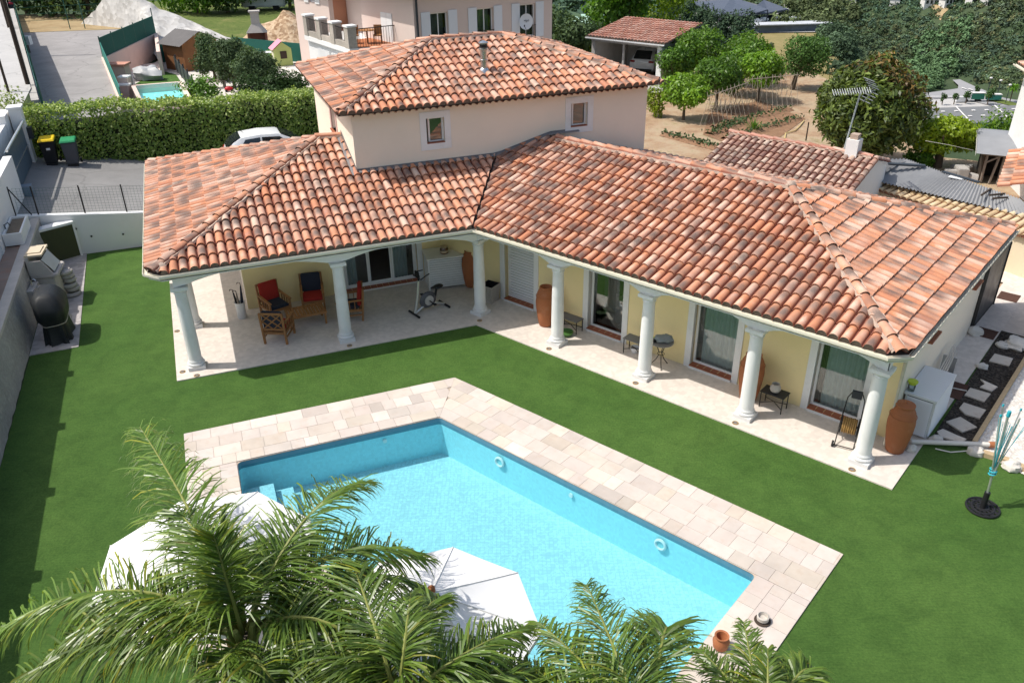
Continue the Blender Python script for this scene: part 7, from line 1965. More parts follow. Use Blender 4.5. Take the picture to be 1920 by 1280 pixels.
tree('orange_tree', 'dark citrus tree low at the left of the broad one, below the carport', (10.13, 51.85, 0.00), 1.5, (1.25,1.2,1.25), MAT['leaf'], 3400, .20, 75, .08, 8, 'round citrus trees', spread=.5, rb=.56, tints=((.7,.75,.8),(1.1,1.1,1.0)))
tree('orange_tree', 'citrus tree in the back row between two nearer crowns', (14.64, 52.80, 0.00), 2.1, (1.6,1.5,1.3), MAT['leaf'], 3800, .20, 76, .09, 8, 'round citrus trees', spread=.5, rb=.56, tints=OTN)
tree('orange_tree', 'middle citrus crown filling the gap left of the bean canes', (13.43, 50.14, 0.00), 1.85, (1.45,1.4,1.25), MAT['leaf'], 3600, .20, 78, .09, 8, 'round citrus trees', spread=.5, rb=.56, tints=OTN)
tree('topiary_tree', 'dense clipped cube shaped tree on a leaning dark trunk', (17.33, 51.53, 0.00), 1.95, (1.55,1.4,1.5), MAT['leaf_dark'], 7000, .15, 77, .13, 8, tints=((1.5,1.6,1.3),(2.4,2.4,1.7)), lean=.55,
     blobs=[((.65+x, y, 1.95+z), (.85,.8,.8)) for x in (-.5,.5) for y in (-.4,.4) for z in (-.38,.38)], inner=.7)
bush('corner_shrub', 'small yellow green shrub at the right corner of the upper storey', (7.91, 45.21, 0.00), (.55,.55,1.0), MAT['leaf_lime'], 1300, .14, 79, tints=((.5,.5,.6),(.9,.8,.9)))
# big broad-leaved tree with reddish young leaves
bt_ = Vector((15.52, 35.62, 0.00))
bl = []
q = random.Random(12)
for i in range(26):
    a_ = i*2.4; z = -1+2*((i+.5)/26); s = math.sqrt(1-z*z)
    bl.append(((2.2*s*math.cos(a_)*.72, 2.1*s*math.sin(a_)*.72, 2.55+1.75*z*.78), (q.uniform(.75,1.05), q.uniform(.75,1.05), q.uniform(.65,.9))))
bl.append(((.1,0,2.5),(1.7,1.7,1.5))); bl += [((.0,0,4.3),(.55,.55,.5)),((.65,0,4.05),(.6,.6,.5)),((-.75,0,3.95),(.6,.6,.5)),((.35,0,4.5),(.35,.35,.4))]
def red_w(P): return np.clip((P[:,2]-2.9)/2.4+P[:,0]*.28-.16+.35*np.sin(P[:,0]*2.1)*np.sin(P[:,1]*2+P[:,2]), 0, .85)
tree('broadleaf_tree', 'large dark broadleaf tree with reddish brown young leaves at the top right of its crown', bt_, 2.5, (2.3,2.2,2.0), MAT['leaf_mango'], 21000, .27, 80, .2, 9, blobs=bl, inner=.55, aspect=.36, col2=(red_w, (1.55,.72,1.05)), tints=((.4,.45,.5),(1.7,1.5,1.2)))
lm_ = Vector((18.87, 35.46, 0.00))
bl = [((dx, dy, dz*.62+.1), (rx, rx, rz*.85)) for dx, dy, dz, rx, rz in ((-.5,0,2.35,.85,.65),(.55,.1,2.35,.9,.65),(.05,-.2,2.75,.95,.5),(-.75,.1,1.75,.7,.55),(.95,0,1.7,.75,.6),(.2,.3,1.9,.8,.5),(-.3,-.4,1.5,.6,.4))]
tree('lime_tree', 'bright lime green rounded tree between the broad dark tree and the old shack', lm_, 1.4, (1.5,1.4,.9), MAT['leaf_lime'], 6500, .18, 81, .17, 8, blobs=bl, tints=((.75,.75,.9),(1.35,1.25,1.2)), inner=.6)
bush('green_bush', 'low green bush below the lime green tree behind the grey roof', (18.06, 35.50, 0.00), (.7,.6,.5), MAT['leaf'], 900, .16, 82)
# tall trees beside the carport
tree('plane_tree', 'tall fresh green leafy tree behind the carport, left side', (8.20, 65.97, -1.00), 5.2, (2.6,2.4,3.9), MAT['leaf'], 8000, .34, 83, .2, 12, aspect=.6, tints=((.8,.85,.9),(1.35,1.3,1.1)))
bush('grey_green_bush', 'grey green bushy tree at the corner of the pink house', (4.04, 59.15, 0.00), (2.4,2,2.2), MAT['leaf_olive'], 5000, .26, 84)
bush('yellow_green_bush', 'yellow green bush left of the carport opening', (5.36, 59.05, 0.00), (1.2,1.1,1.35), MAT['leaf_lime'], 2200, .2, 85, tints=((.5,.55,.6),(.95,.9,.9)))
bush('yellow_green_bush', 'yellow green bush tops showing over the carport roof', (11.67, 71.95, -0.50), (4.0,1.5,3.4), MAT['leaf_lime'], 2800, .3, 86, tints=((.5,.55,.6),(.9,.85,.9)))

bush('vine_bush', 'green climbing shrub with yellow green tips behind the old shack roof', (22.98, 37.52, 0.00), (1.5,1.1,1.15), MAT['leaf'], 2200, .17, 89, tints=((.7,.75,.8),(1.9,1.6,1.0)))
# ================================================================== SHEDS AT THE RIGHT BACK
os_ = thing('tiled_shed', 'old shed with weathered pinkish brown tiles behind the right wing', 'shed', fb(3.5,12,0), ROT_B)
ts_ = []; RT = .30; k_ = 1/math.sqrt(1+RT*RT)
RV, RZ, RU0, RU1 = 13.05, 2.95, .90, 6.08
tile_slope(ts_, fb(RU0, RV-3.2, RZ-3.2*RT), z2(UB), Vector((NB.x*k_, NB.y*k_, RT*k_)), RU1-RU0, 3.2/k_, [(fb(0,RV,0), z2(NB))], 91, pitch=.235, row=.36)
tile_slope(ts_, fb(RU1, RV+2.2, RZ-2.2*RT), z2(-UB), Vector((-NB.x*k_, -NB.y*k_, RT*k_)), RU1-RU0, 2.3, [(fb(0,RV,0), z2(-NB))], 92, pitch=.235, row=.36)
rf_ = join_slopes('roof', ts_, [MAT['tile_old'], MAT['eave_dark'], MAT['tile_old']], os_)
rc, rm = MB(), MB(); caps(rc, rm, fb(RU0,RV,RZ), fb(RU1,RV,RZ), .11, .4, 93); rc.build('ridge_tiles', [MAT['tile_pink'], MAT['eave_dark']], rf_, smooth=50); rm.build('ridge_mortar', MAT['mortar'], rf_, smooth=60)
m = MB()
for u in (RU0+.1, RU1-.3):
    vs = [fb(u+d, v, z) for d in (0,.2) for v, z in ((RV-3.1,0),(RV+2.1,0),(RV+2.1,RZ-2.1*RT-.03),(RV,RZ-.03),(RV-3.1,RZ-3.1*RT-.03))]
    m.add(vs, [(0,1,2,3,4),(9,8,7,6,5),(0,5,6,1),(1,6,7,2),(2,7,8,3),(3,8,9,4),(4,9,5,0)])
m.build('gable_wall', MAT['whitewall'], os_)
m = MB(); fbox(m, fb, RU0+.3, RU1-.3, RV+1.9, RV+2.1, 0, RZ-2.1*RT-.04); fbox(m, fb, RU0+.3, RU1-.3, RV-3.1, RV-2.9, 0, RZ-3.1*RT-.04); m.build('wall', MAT['whitewall'], os_)
m = MB(); fbox(m, fb, 5.2, 5.6, RV-.2, RV+.2, RZ-.1, RZ+.55); o = m.build('chimney', MAT['whitewall'], os_); m = MB(); fbox(m, fb, 5.27, 5.53, RV-.14, RV+.14, RZ+.55, RZ+.72); m.build('pot', MAT['mortar'], o)
# tv aerial on its mast
ta = thing('tv_aerial', 'television aerial with many rods on a slim mast above the old tiled shed', 'aerial', fb(5.05, RV+.1, RZ-.1))
bz = Vector(fb(5.05, RV+.1, RZ-.1)); tp2 = bz+Vector((.22,0,2.15))
m = MB(); m.tube([bz, tp2], .03, 8); m.build('mast', M('mast_grey', (.36,.42,.43), .5, .1), ta)
m = MB(); ax = Vector((1,.12,.02)).normalized(); sy_ = Vector((-.12,1,0)).normalized()
m.bar(tp2-ax*.95+Vector((0,0,-.02)), tp2+ax*.5+Vector((0,0,-.02)), .03)
for i in range(16):
    p = tp2-ax*(.95-i*.085); m.tube([p-sy_*.10+Vector((0,0,.08)), p+sy_*.10-Vector((0,0,.08))], .010, 4); m.tube([p-sy_*.10-Vector((0,0,.08)), p+sy_*.10+Vector((0,0,.08))], .010, 4)
for s in (-1, 1):
    for i in range(4):
        h_ = .08+.09*i; p = tp2+ax*(.42-.07*i)+Vector((0,0,s*h_)); m.tube([p-sy_*.35, p+sy_*.35], .013, 5)
    m.tube([tp2+ax*.45, tp2+ax*.15+Vector((0,0,s*.36))], .012, 5)
m.build('antenna', M('dull_aluminium', (.30,.33,.34), .5, .1, 6, 0, metallic=.5), ta)

# grey corrugated roof
gr = thing('corrugated_lean_to', 'grey corrugated lean-to roof behind the cream tiles', 'lean-to', (17.82, 33.04, 0.00))
def corr(mb, a_, b2, c_, d_, n, amp):
    a_, b2, c_, d_ = map(Vector, (a_, b2, c_, d_)); vs = []
    for i in range(n*4+1):
        t_ = i/(n*4); z = amp*math.sin(i*PI/2)
        vs += [a_.lerp(b2, t_)+Vector((0,0,z)), d_.lerp(c_, t_)+Vector((0,0,z))]
    mb.add(vs, [(2*i,2*i+2,2*i+3,2*i+1) for i in range(n*4)])
m = MB(); corr(m, (12.78, 29.02, 1.62), (16.66, 24.57, 1.62), (16.57, 25.50, 1.95), (14.56, 29.58, 2.10), 46, .03); corr(m, (12.29, 29.04, 1.68), (13.05, 28.51, 1.68), (14.49, 29.45, 2.16), (13.40, 29.43, 2.16), 8, .03); m.build('roof', MAT['corrugated'], gr, smooth=60)
m = MB(); wallseg(m, (14.67, 29.78, 2.00), (16.61, 25.54, 1.90), 0, 1.85, .2); m.build('wall', MAT['concrete'], gr)
m = MB(); m.bar((13.62, 28.96, 2.14), (14.85, 28.71, 2.12), .18, .06); m.bar((15.25, 28.19, 2.06), (15.96, 27.05, 2.03), .14, .05); m.build('batten', MAT['anthracite'], gr)
m = MB(); m.bar((15.30, 27.79, 2.03), (15.64, 27.51, 2.02), .3, .02); m.build('patch', MAT['plastic_wh'], gr)
m = MB(); m.bar((15.51, 25.97, 1.95), (16.06, 26.45, 2.00), .05); m.bar((15.77, 25.96, 1.95), (16.33, 26.04, 1.97), .06,.05); m.bar((15.76, 25.70, 1.93), (16.29, 25.78, 1.93), .05,.05); m.build('loose_boards', MAT['oldwood'], gr)
# cream tiled wing in front of it, with the cream wall below
ct = thing('cream_annex', 'annex with a single course of cream coloured tiles and a cream wall', 'annex', (16.53, 25.90, 0.00))
Pa, Pb = Vector((12.17, 30.19, 1.30)), Vector((16.45, 22.89, 1.30)); ex2 = (Pb-Pa); ex2.z = 0; Lc = ex2.length; ex2.normalize(); ey2 = Vector((-ex2.y, ex2.x, 0)); kk = 1/math.sqrt(1+.25**2)
ts_ = []; tile_slope(ts_, Pa, ex2, Vector((ey2.x*kk, ey2.y*kk, .25*kk)), Lc, 1.5, [], 95, pitch=.25)
join_slopes('roof', ts_, [MAT['tile_cream'], MAT['tile_cream'], MAT['tile_cream']], ct)
m = MB(); wallseg(m, Pa+ey2*.25, Pb+ey2*.25, -.05, 1.28, .25); m.build('wall', M('cream_render', (.74,.64,.46), .9, .06, 2, .3, 120), ct)
# old shack
sk = thing('old_shack', 'dilapidated dark wooden shack with a curved grey felt roof', 'shack', (20.09, 33.43, 0.00)); B0_ = Vector((19.62, 33.17, 0.00)); B1_ = Vector((20.44, 32.78, 0.00)); ex3 = (B1_-B0_); ex3.z = 0; W3 = ex3.length; ex3.normalize(); ey3 = Vector((-ex3.y, ex3.x, 0))
def fsk(u, v, z): p = B0_+ex3*u+ey3*v; return Vector((p.x, p.y, z))
m = MB(); fbox(m, fsk, -.1, .0, 0, 2.2, 0, 1.2); fbox(m, fsk, W3, W3+.1, 0, 2.2, 0, 1.2); fbox(m, fsk, 0, W3, 2.1, 2.2, 0, 1.2); m.build('wall', MAT['oldwood'], sk)
m = MB()
for u in (0.0, .32, .62, W3-.05): m.bar(fsk(u,-.02,0), fsk(u+(.12 if u == .32 else 0),-.02,1.2), .07)
m.bar(fsk(0,-.03,.85), fsk(.5,-.03,1.18), .06); m.bar(fsk(-.2,-.06,1.22), fsk(W3+.15,-.06,1.22), .08,.12); m.build('post', MAT['greywood'], sk)
m = MB(); n_ = 10; vs = []
for i in range(n_+1):
    t_ = i/n_; vs += [fsk(-.45, -.35+2.8*t_, 1.27+.38*math.sin(t_*PI*.55)), fsk(W3+.35, -.35+2.8*t_, 1.27+.38*math.sin(t_*PI*.55))]
m.add(vs, [(2*i,2*i+1,2*i+3,2*i+2) for i in range(n_)]); m.build('roof', MAT['tar'], sk, smooth=60)
m = MB(); vs = []
for i in range(n_+1):
    t_ = i/n_; z_ = 1.27+.38*math.sin(t_*PI*.55); vs += [fsk(-.46, -.36+2.8*t_, z_+.03), fsk(-.46, -.36+2.8*t_, z_-.12)]
m.add(vs, [(2*i,2*i+1,2*i+3,2*i+2) for i in range(n_)]); m.build('verge', MAT['whitewall'], sk)
m = MB(); fbox(m, fsk, .02, W3-.02, 1.2, 1.3, 0, 1.18); m.build('back_panel', MAT['dark_in'], sk)
for i, (px_, py_, s_) in enumerate(((1796,305,.5),(1812,313,.45),(1800,322,.6),(1826,325,.5),(1780,326,.4),(1712,300,.35))):
    p = LOOSE = ((19.54, 34.95, 0.00), (19.69, 34.49, 0.00), (19.13, 33.91, 0.00), (19.57, 33.60, 0.00), (18.69, 33.93, 0.00), (17.29, 34.91, 0.00))[i]
    m = MB(); s_ *= .6; m.box((-s_,-s_*.6,0),(s_,s_*.6,.2+.12*(i % 3))); o = m.build('concrete_block', MAT['concrete'], None, local=True, bevel=.03); o.location = p; o.rotation_euler = (0,0,i*.7)
    tag(o, ('broken grey concrete block, farthest left by the trunk of the lime tree','grey concrete block stacked near the shack','flat pale concrete slab before the shack','concrete block touching the left post of the shack','low concrete lump nearest the corrugated roof','pale block below the broad dark tree')[i], 'concrete block', 'rubble beside the shack')
m = MB(); m.tube([(15.42, 30.23, 2.60), (16.31, 30.15, 2.45), (17.52, 30.62, 2.10)], .007, 4); tag(m.build('wire', MAT['pvc']), 'pale wire stretched from the broad tree to the shack', 'wire')
# edge of the next house at the far right
eh = thing('corner_house', 'white house corner with terracotta eave and pale downpipe cut off by the right edge', 'house', (20.00, 31.13, 0.00))
H0 = Vector((20.14, 30.62, 0.00)); H1 = H0+Vector((3.0,-.7,0)); d_ = (H1-H0).normalized(); n_ = Vector((-d_.y, d_.x, 0))
def feh(u, v, z): p = H0+d_*u+n_*v; return Vector((p.x, p.y, z))
m = MB(); fbox(m, feh, 0, 4, 0, 4, -.1, 4.6); m.build('wall', MAT['whitewall'], eh)
ts_ = []; tile_slope(ts_, feh(-.3,4.2,4.45), -n_, Vector((d_.x*k_, d_.y*k_, RT*k_)), 4.7, 3.5, [], 97); join_slopes('roof', ts_, TILEMATS, eh)
m = MB(); gutter(m, [feh(-.35,4.2,0), feh(-.35,-.5,0)], 4.45); m.tube([feh(-.35,-.4,4.38), feh(-.35,-.4,4.2), feh(-.12,-.12,3.7), feh(-.1,-.1,0)], .055, 8); m.build('gutter', MAT['gutter'], eh)
m = MB(); fbox(m, feh, .35, 1.2, -.03, 0.0, .2, 2.0); m.build('shutter', MAT['anthracite'], eh)
t_s = thing('tile_coping', 'sloping strip of orange roof tiles between the shack and the white house corner', 'tile strip', (19.27, 31.13, 0.60)); ts_ = []
Q0, Q1 = Vector((18.36, 29.80, 0.90)), Vector((19.60, 31.69, 1.60)); e3 = (Q1-Q0); e3n = e3.normalized(); s3 = Vector((d_.x, d_.y, .5)).normalized(); s3 = (s3-e3n*s3.dot(e3n)).normalized()
tile_slope(ts_, Q0, e3n, s3, e3.length, .8, [], 98); join_slopes('tiles', ts_, TILEMATS, t_s)
# ================================================================== VALLEY AND FAR HILLSIDE
def smooth(t): t = max(0, min(1, t)); return t*t*(3-2*t)
def terr(x, y, nz=True):
    q_ = (x+y)*.7071
    z = -.12-90*smooth((q_-42)/120)
    w = smooth((x-70)/40)*smooth((.415-x/max(y,1))/.03)*smooth((y-385)/40)*smooth((740-y)/40); z += (-72.4-z)*w
    s = .826*x+.564*y-488
    if s > 0: z = max(z, -90+min(.6*s, 36+max(0, (x-262)*.35)+.03*s))
    if nz and q_ > 60: z += .7*mnoise.noise(Vector((x*.03, y*.03, 0)))*(1-.6*w)
    if x < -24 and y > 20: z += .35
    if -9 < x < 9 and y < 21: z -= 1.6
    return z
gm = MB(); xs = list(np.linspace(-60, 60, 31))+list(np.linspace(70, 620, 56)); xs = list(np.linspace(-700,-70,15))+xs
ys = list(np.linspace(-30, 110, 29))+list(np.linspace(120, 700, 50))+list(np.linspace(730, 2600, 24))
gm.add([(x, y, terr(x, y)) for y in ys for x in xs], [(r*len(xs)+k, r*len(xs)+k+1, (r+1)*len(xs)+k+1, (r+1)*len(xs)+k) for r in range(len(ys)-1) for k in range(len(xs)-1)])
gob = struct('terrain', gm, MAT['terrain'], 60)

def tz(p, dz=0): return Vector((p[0], p[1], terr(p[0], p[1])+dz))
# wooded scrub on the hillside: thousands of leafy clumps nobody could count
def clumps(name, pts, rads, hue, seed, K, mat=MAT['leaf_far'], sz=.62):
    g = np.random.default_rng(seed); n = len(pts); N = n*K
    P = np.repeat(np.array(pts), K, 0); Rr = np.repeat(np.array(rads), K, 0); H = np.repeat(np.array(hue), K, 0)
    d = g.normal(size=(N, 3)); d[:, 2] = np.abs(d[:, 2])*.9-.25; d /= np.linalg.norm(d, axis=1)[:, None]
    lump = 1+.22*np.sin(d[:, 0]*5+P[:, 0])+.2*np.sin(d[:, 1]*6+P[:, 1])
    Q = P+d*Rr*(lump*(.72+.34*g.random(N)))[:, None]
    nv = d*.9+g.normal(size=(N, 3))*.5+np.array([0, 0, .3]); nv /= np.linalg.norm(nv, axis=1)[:, None]
    a = np.cross(nv, g.normal(size=(N, 3))); a /= np.linalg.norm(a, axis=1)[:, None]; b = np.cross(nv, a)
    L = (Rr[:, :1]*sz)*(.6+.8*g.random((N, 1)))
    V = np.stack([Q-a*L*.5, Q+b*L*.42, Q+a*L*.5, Q-b*L*.42], 1)
    T_ = H*(.75+.5*g.random((N, 1)))*(.75+.45*np.clip(d[:, 2:], 0, 1))
    return quads(name, V, T_, mat)
g = np.random.default_rng(21)
pts, rads, hue = [], [], []
KEEP = [p[:2] for p in ((270.26, 564.68, -57.91), (277.52, 555.73, -57.29), (288.09, 546.92, -55.17), (294.35, 541.48, -54.32), (271.64, 548.01, -63.16), (261.64, 578.38, -57.43))]
RD = [Vector(p[:2]) for p in ((209.08, 445.83, -88.60), (225.63, 444.77, -88.60), (246.79, 459.24, -88.60), (256.04, 482.81, -88.60))], [Vector(p[:2]) for p in ((253.33, 472.77, -88.60), (256.92, 450.55, -88.60), (264.59, 408.98, -88.60))]
def onroad(x, y):
    p = Vector((x, y))
    for L_ in RD:
        for a_, b2 in zip(L_[:-1], L_[1:]):
            ab = b2-a_; t_ = max(0, min(1, (p-a_).dot(ab)/ab.length_squared))
            if (p-a_-ab*t_).length < 9: return True
while len(pts) < 14000:
    t_ = g.uniform(-190, 215); s = g.uniform(-3, 100)
    x, y = 223.6+.564*t_+.826*s, 537.9-.826*t_+.564*s
    if any((x-hx+4)**2+(y-hy+6)**2 < 14 for hx, hy in KEEP): continue
    if onroad(x, y): continue
    k = mnoise.noise(Vector((x*.02, y*.02, 5))); f2 = mnoise.noise(Vector((x*.06, y*.06, 9)))
    r = g.uniform(.8, 2.0)*(1+.4*max(0, k)); big = g.random() < .04
    if big: r *= 1.9
    if x/y > .485 and s > 66 and not big: r *= .5
    h = r*g.uniform(.6, .95)
    pts.append((x, y, terr(x, y)+h*.3)); rads.append((r, r, h))
    v = g.uniform(.7, 1.25)*(1+.35*f2)
    if big: v *= .5
    w_ = g.random()
    hue.append((v*(1.35 if w_ < .2 else 1.0)*(1+.35*k), v*(1+.08*k), v*(1.15 if w_ > .6 else .85)))
tag(clumps('hillside_scrub', pts, rads, hue, 3, 30, sz=.55), 'dense mixed green scrub and woodland covering the far hillside', 'woodland', kind='stuff')
pts, rads, hue = [], [], []
def patch(n, fx, ys, rr, v0, v1, tint=(1,1,1)):
    for i in range(n):
        y = g.uniform(*ys); x = g.uniform(*fx)*y; r = g.uniform(*rr); h = r*g.uniform(.9, 1.5); v = g.uniform(v0, v1)
        if onroad(x, y): continue
        pts.append((x, y, terr(x, y)+h*.6)); rads.append((r, r, h)); hue.append((v*tint[0], v*tint[1], v*tint[2]))
patch(420, (.0,.175), (210,520), (4,8), .45, .95); patch(420, (-.05,.18), (520,980), (6,11), .4, .85, (.9,1,1.15)); patch(260, (.17,.46), (760,1000), (6,10), .4, .85, (.9,1,1.1))
patch(160, (.30,.42), (690,780), (5,9), .45, .9); patch(120, (.38,.48), (300,430), (3,6), .5, 1.0); patch(130, (.10,.22), (120,230), (2.5,4.5), .6, 1.0); patch(60, (.31,.40), (560,640), (3,5), .7, 1.3, (1.2,1,.8)); patch(90, (.05,.17), (75,120), (1.5,3), .7, 1.1)
patch(260, (.47,.53), (455,535), (1.6,3.2), .9, 1.5, (1,1.1,.9)); patch(150, (.36,.42), (470,560), (2,4), .7, 1.3)
tag(clumps('valley_wood', pts, rads, hue, 5, 130, sz=.42), 'dark mixed woodland filling the valley below the garden', 'woodland', kind='stuff')
# grove of pines that can be told apart
for i, (lab, p, r_) in enumerate((('dark pine at the left end of the grove beyond the carport', (57.16, 263.00, -30.00), (5,4,6)), ('tall rounded dark pine right of the carport roof', (58.24, 242.37, -30.00), (4.5,4,7.5)), ('broad dark pine in the middle of the grove', (61.68, 240.38, -30.00), (4.5,4,7)), ('dark pine at the right end of the grove above the dry field', (65.18, 240.09, -30.00), (4,4,6.5)), ('small round dark pine between the solar roofs and the carport', (48.99, 246.98, -26.00), (4.5,4,5.5)), ('small round tree standing alone on the dry field', (147.29, 484.80, -72.00), (2.4,2.4,3)), ('dark bush crown at the right edge of the dry field', (194.17, 517.58, -72.00), (5.5,5,7)), ('dark shrub crown behind the clipped cube tree', (175.41, 503.94, -72.00), (6,5,3)), ('blue green bush right of the clipped cube tree', (166.65, 426.03, -66.00), (7,6,6)))):
    t = thing('pine_tree', lab, 'tree', p, 0, 'dark pines and shrubs around the dry field')
    leaf_mesh('crown', MAT['leaf_far'], t, crown_blobs((0,0,r_[2]*.75), r_, 9, 100+i), 2600, r_[0]*.16, 110+i, .6, .55, ((.4,.45,.5),(.95,.95,.9)))
    m = MB(); m.tube([(0,0,-2),(0,0,r_[2]*.8)], [r_[0]*.09, r_[0]*.05], 7); m.build('trunk', MAT['bark'], t, local=True)
# dry field, valley floor surfaces
fd = MB(); fd.add([(143.98, 534.01, -72.00), (118.85, 423.16, -72.00), (155.98, 407.56, -72.00), (215.12, 548.80, -72.00), (155.86, 554.23, -72.00)], [(0,1,2,3,4)]); struct('dry_field', fd, MAT['dryfield'])
yd = MB(); yd.add([(149.96, 551.35, -71.50), (200.64, 551.09, -71.50), (233.91, 600.66, -71.50), (181.89, 639.02, -71.50), (119.08, 657.57, -71.50), (102.81, 583.42, -71.50)], [(0,1,2,3,4,5)]); struct('car_yard', yd, MAT['lane'])
# long low shed roof between field and yard
t = thing('long_shed', 'long low white roofed shed with dark glazed front above the dry field', 'shed', (180.78, 558.41, -71.00)); a_, b2 = Vector((156.24, 556.19, -71.00)), Vector((206.17, 560.58, -71.00))
m = MB(); wallseg(m, a_, b2, -71.5, -67.5, 8); m.build('wall', M('far_dark_glass', (.10,.13,.17), .5, .3, .05, 0), t); m = MB(); wallseg(m, a_, b2, -67.4, -66.8, 12); m.build('roof', M('far_pale_roof', (.50,.52,.55), .7, .2, .05, 0), t)
# solar shade roofs over the car park
for i, (lab, P) in enumerate((('left grey solar roof over the distant car park', ((135.41, 654.90, -64.00), (161.00, 635.20, -60.00), (190.48, 605.20, -66.00), (142.73, 585.96, -66.00))), ('middle grey solar roof over the distant car park', ((162.55, 641.62, -60.00), (175.74, 593.35, -63.00), (158.66, 586.92, -66.00), (143.12, 588.61, -64.00))), ('right grey solar roof over the distant car park', ((158.31, 586.96, -66.00), (179.81, 620.12, -60.00), (192.35, 602.63, -64.00), (178.28, 600.97, -66.00))))):
    t = thing('solar_roof', lab, 'solar roof', P[0], 0, 'grey solar roofs'); m = MB(); m.add([Vector(p) for p in P]+[Vector(p)-Vector((0,0,.8)) for p in P], [(0,1,2,3),(7,6,5,4),(0,4,5,1),(1,5,6,2),(2,6,7,3),(3,7,4,0)])
    m.build('panels', M('solar_grey', (.085,.10,.135), .5, .15, .08, 0), t); m = MB()
    for p in P: m.bar((p[0],p[1],-72), (p[0],p[1],p[2]-.6), .6)
    m.build('posts', MAT['anthracite'], t)
vans = []
cols = [MAT['carwhite'], MAT['carwhite'], MAT['alu'], MAT['anthracite'], MAT['whitestuff']]
FARC = [(168.82, 593.13, -71.00), (175.11, 597.61, -71.00), (179.35, 607.63, -71.00), (182.95, 607.27, -71.00), (185.44, 604.37, -71.00), (190.97, 614.50, -71.00), (190.06, 601.29, -71.00), (197.17, 600.57, -71.00), (202.31, 605.30, -71.00), (202.76, 597.42, -71.00), (204.78, 594.65, -71.00), (207.48, 591.83, -71.00)]
QUAL = ['dark gap left of the white vans', 'edge of the right solar roof', 'first white van row', 'middle of the van row', 'back of the van row', 'white box shelter', 'right of the box shelter', 'left end of the open car row', 'second place of the open car row', 'middle of the open car row', 'fourth place of the open car row', 'right end of the open car row']
m = MB(); m.box((-2.3,-1,0.3),(2.3,1,1.1)); m.add([(-2.0,-.9,1.1),(1.2,-.9,1.1),(1.2,.9,1.1),(-2.0,.9,1.1),(-1.5,-.75,1.75),(.5,-.75,1.75),(.5,.75,1.75),(-1.5,.75,1.75)], [(4,5,6,7),(0,1,5,4),(1,2,6,5),(2,3,7,6),(3,0,4,7)]); m.box((-1.7,-1.02,0),(-1,1.02,.5)); m.box((1,-1.02,0),(1.7,1.02,.5))
for i, p in enumerate(FARC):
    o = m.build('far_car', cols[i % 5], None, local=True); o.location = p; o.rotation_euler = (0,0,.4+.3*(i % 3)); o.scale = (1.5,1.5,1.5)
    tag(o, 'tiny distant parked car in the yard, '+QUAL[i], 'car', 'tiny cars in the distant yard')
for i, (lab, p, s_) in enumerate((('white box shelter in the distant car yard', (193.20, 616.99, -71.00), (8,5,5)), ('white container at the back of the distant car yard', (204.16, 638.47, -71.00), (7,4,6)), ('grey container behind the long white shed', (185.97, 581.48, -71.00), (16,5,4)))):
    m = MB(); m.box((-s_[0]/2,-s_[1]/2,0),(s_[0]/2,s_[1]/2,s_[2])); m.box((-s_[0]/2-.2,-s_[1]/2-.2,s_[2]),(s_[0]/2+.2,s_[1]/2+.2,s_[2]+.3)); o = m.build('container', MAT['whitestuff'] if i < 2 else MAT['alu'], None, local=True); o.location = p; tag(o, lab, 'container')
# pale green industrial hall behind the pink house, and a pale ramp
t = thing('green_hall', 'pale green industrial roof behind the bushes beside the pink house', 'hall', (27.56, 304.79, -30.00)); A_, B_ = Vector((14.22, 241.95, -22.00)), Vector((27.43, 238.63, -22.00)); 
m = MB(); P = ((14.95, 259.60, -25.00), (27.07, 248.05, -25.00), (32.95, 273.29, -24.00), (19.28, 277.22, -24.00)); m.add([Vector(p) for p in P], [(0,1,2,3)]); m.build('roof', M('pale_green_sheet', (.36,.52,.42), .6, .12, .1, 0), t); m = MB(); wallseg(m, (23.05, 268.83, -27.00), (26.67, 262.00, -27.00), -40, -25.2, .5); m.build('wall', MAT['whitestuff'], t)
t = thing('ramp', 'pale concrete ramp with an arch between the trees beyond the carport', 'ramp', (71.64, 392.22, -40.00)); m = MB(); m.add([(66.18, 378.28, -36.00), (72.83, 384.70, -36.00), (74.83, 394.88, -44.00), (71.51, 395.21, -44.00)], [(0,3,2,1)]); m.build('deck', MAT['concrete'], t); m = MB(); m.tube([(71.70, 391.17, -43.00), (70.25, 385.47, -40.00), (70.61, 381.76, -38.00), (72.28, 383.32, -38.00)], .5, 6); m.build('arch', MAT['mortar'], t)
# warehouse with flat roof and skylights
WZ_ = -78
w0, w1, w2, w3 = [Vector(p) for p in ((169.38, 343.19, -78.00), (214.40, 348.69, -78.00), (234.48, 376.78, -78.00), (187.12, 373.45, -78.00))]
t = thing('warehouse', 'long flat roofed grey warehouse with white skylights and a blue front', 'warehouse', (w0.x, w0.y, -90))
m = MB(); m.add([w0, w1, w2, w3], [(0,1,2,3)]); m.build('roof', M('flat_roof_grey', (.17,.175,.18), .8, .15, .08, 0), t)
m = MB(); m.add([w0, w1, w1-Vector((0,0,3)), w0-Vector((0,0,3))], [(0,3,2,1)]); m.build('fascia', M('blue_fascia', (.17,.24,.33), .6, .1, .1, 0), t)
m = MB()
A_, B_ = w0-Vector((0,0,3))+Vector((0,2.5,0)), w1-Vector((0,0,3))+Vector((0,2.5,0))
m.add([A_, B_, B_-Vector((0,0,10)), A_-Vector((0,0,10))], [(0,3,2,1)]); m.build('front', M('dark_blue_front', (.07,.085,.12), .6, .2, .1, 0), t)
m = MB()
for i in range(18):
    p = A_.lerp(B_, (i+.5)/18)+Vector((0,-.6,0)); m.bar(p, p-Vector((0,0,10)), .5)
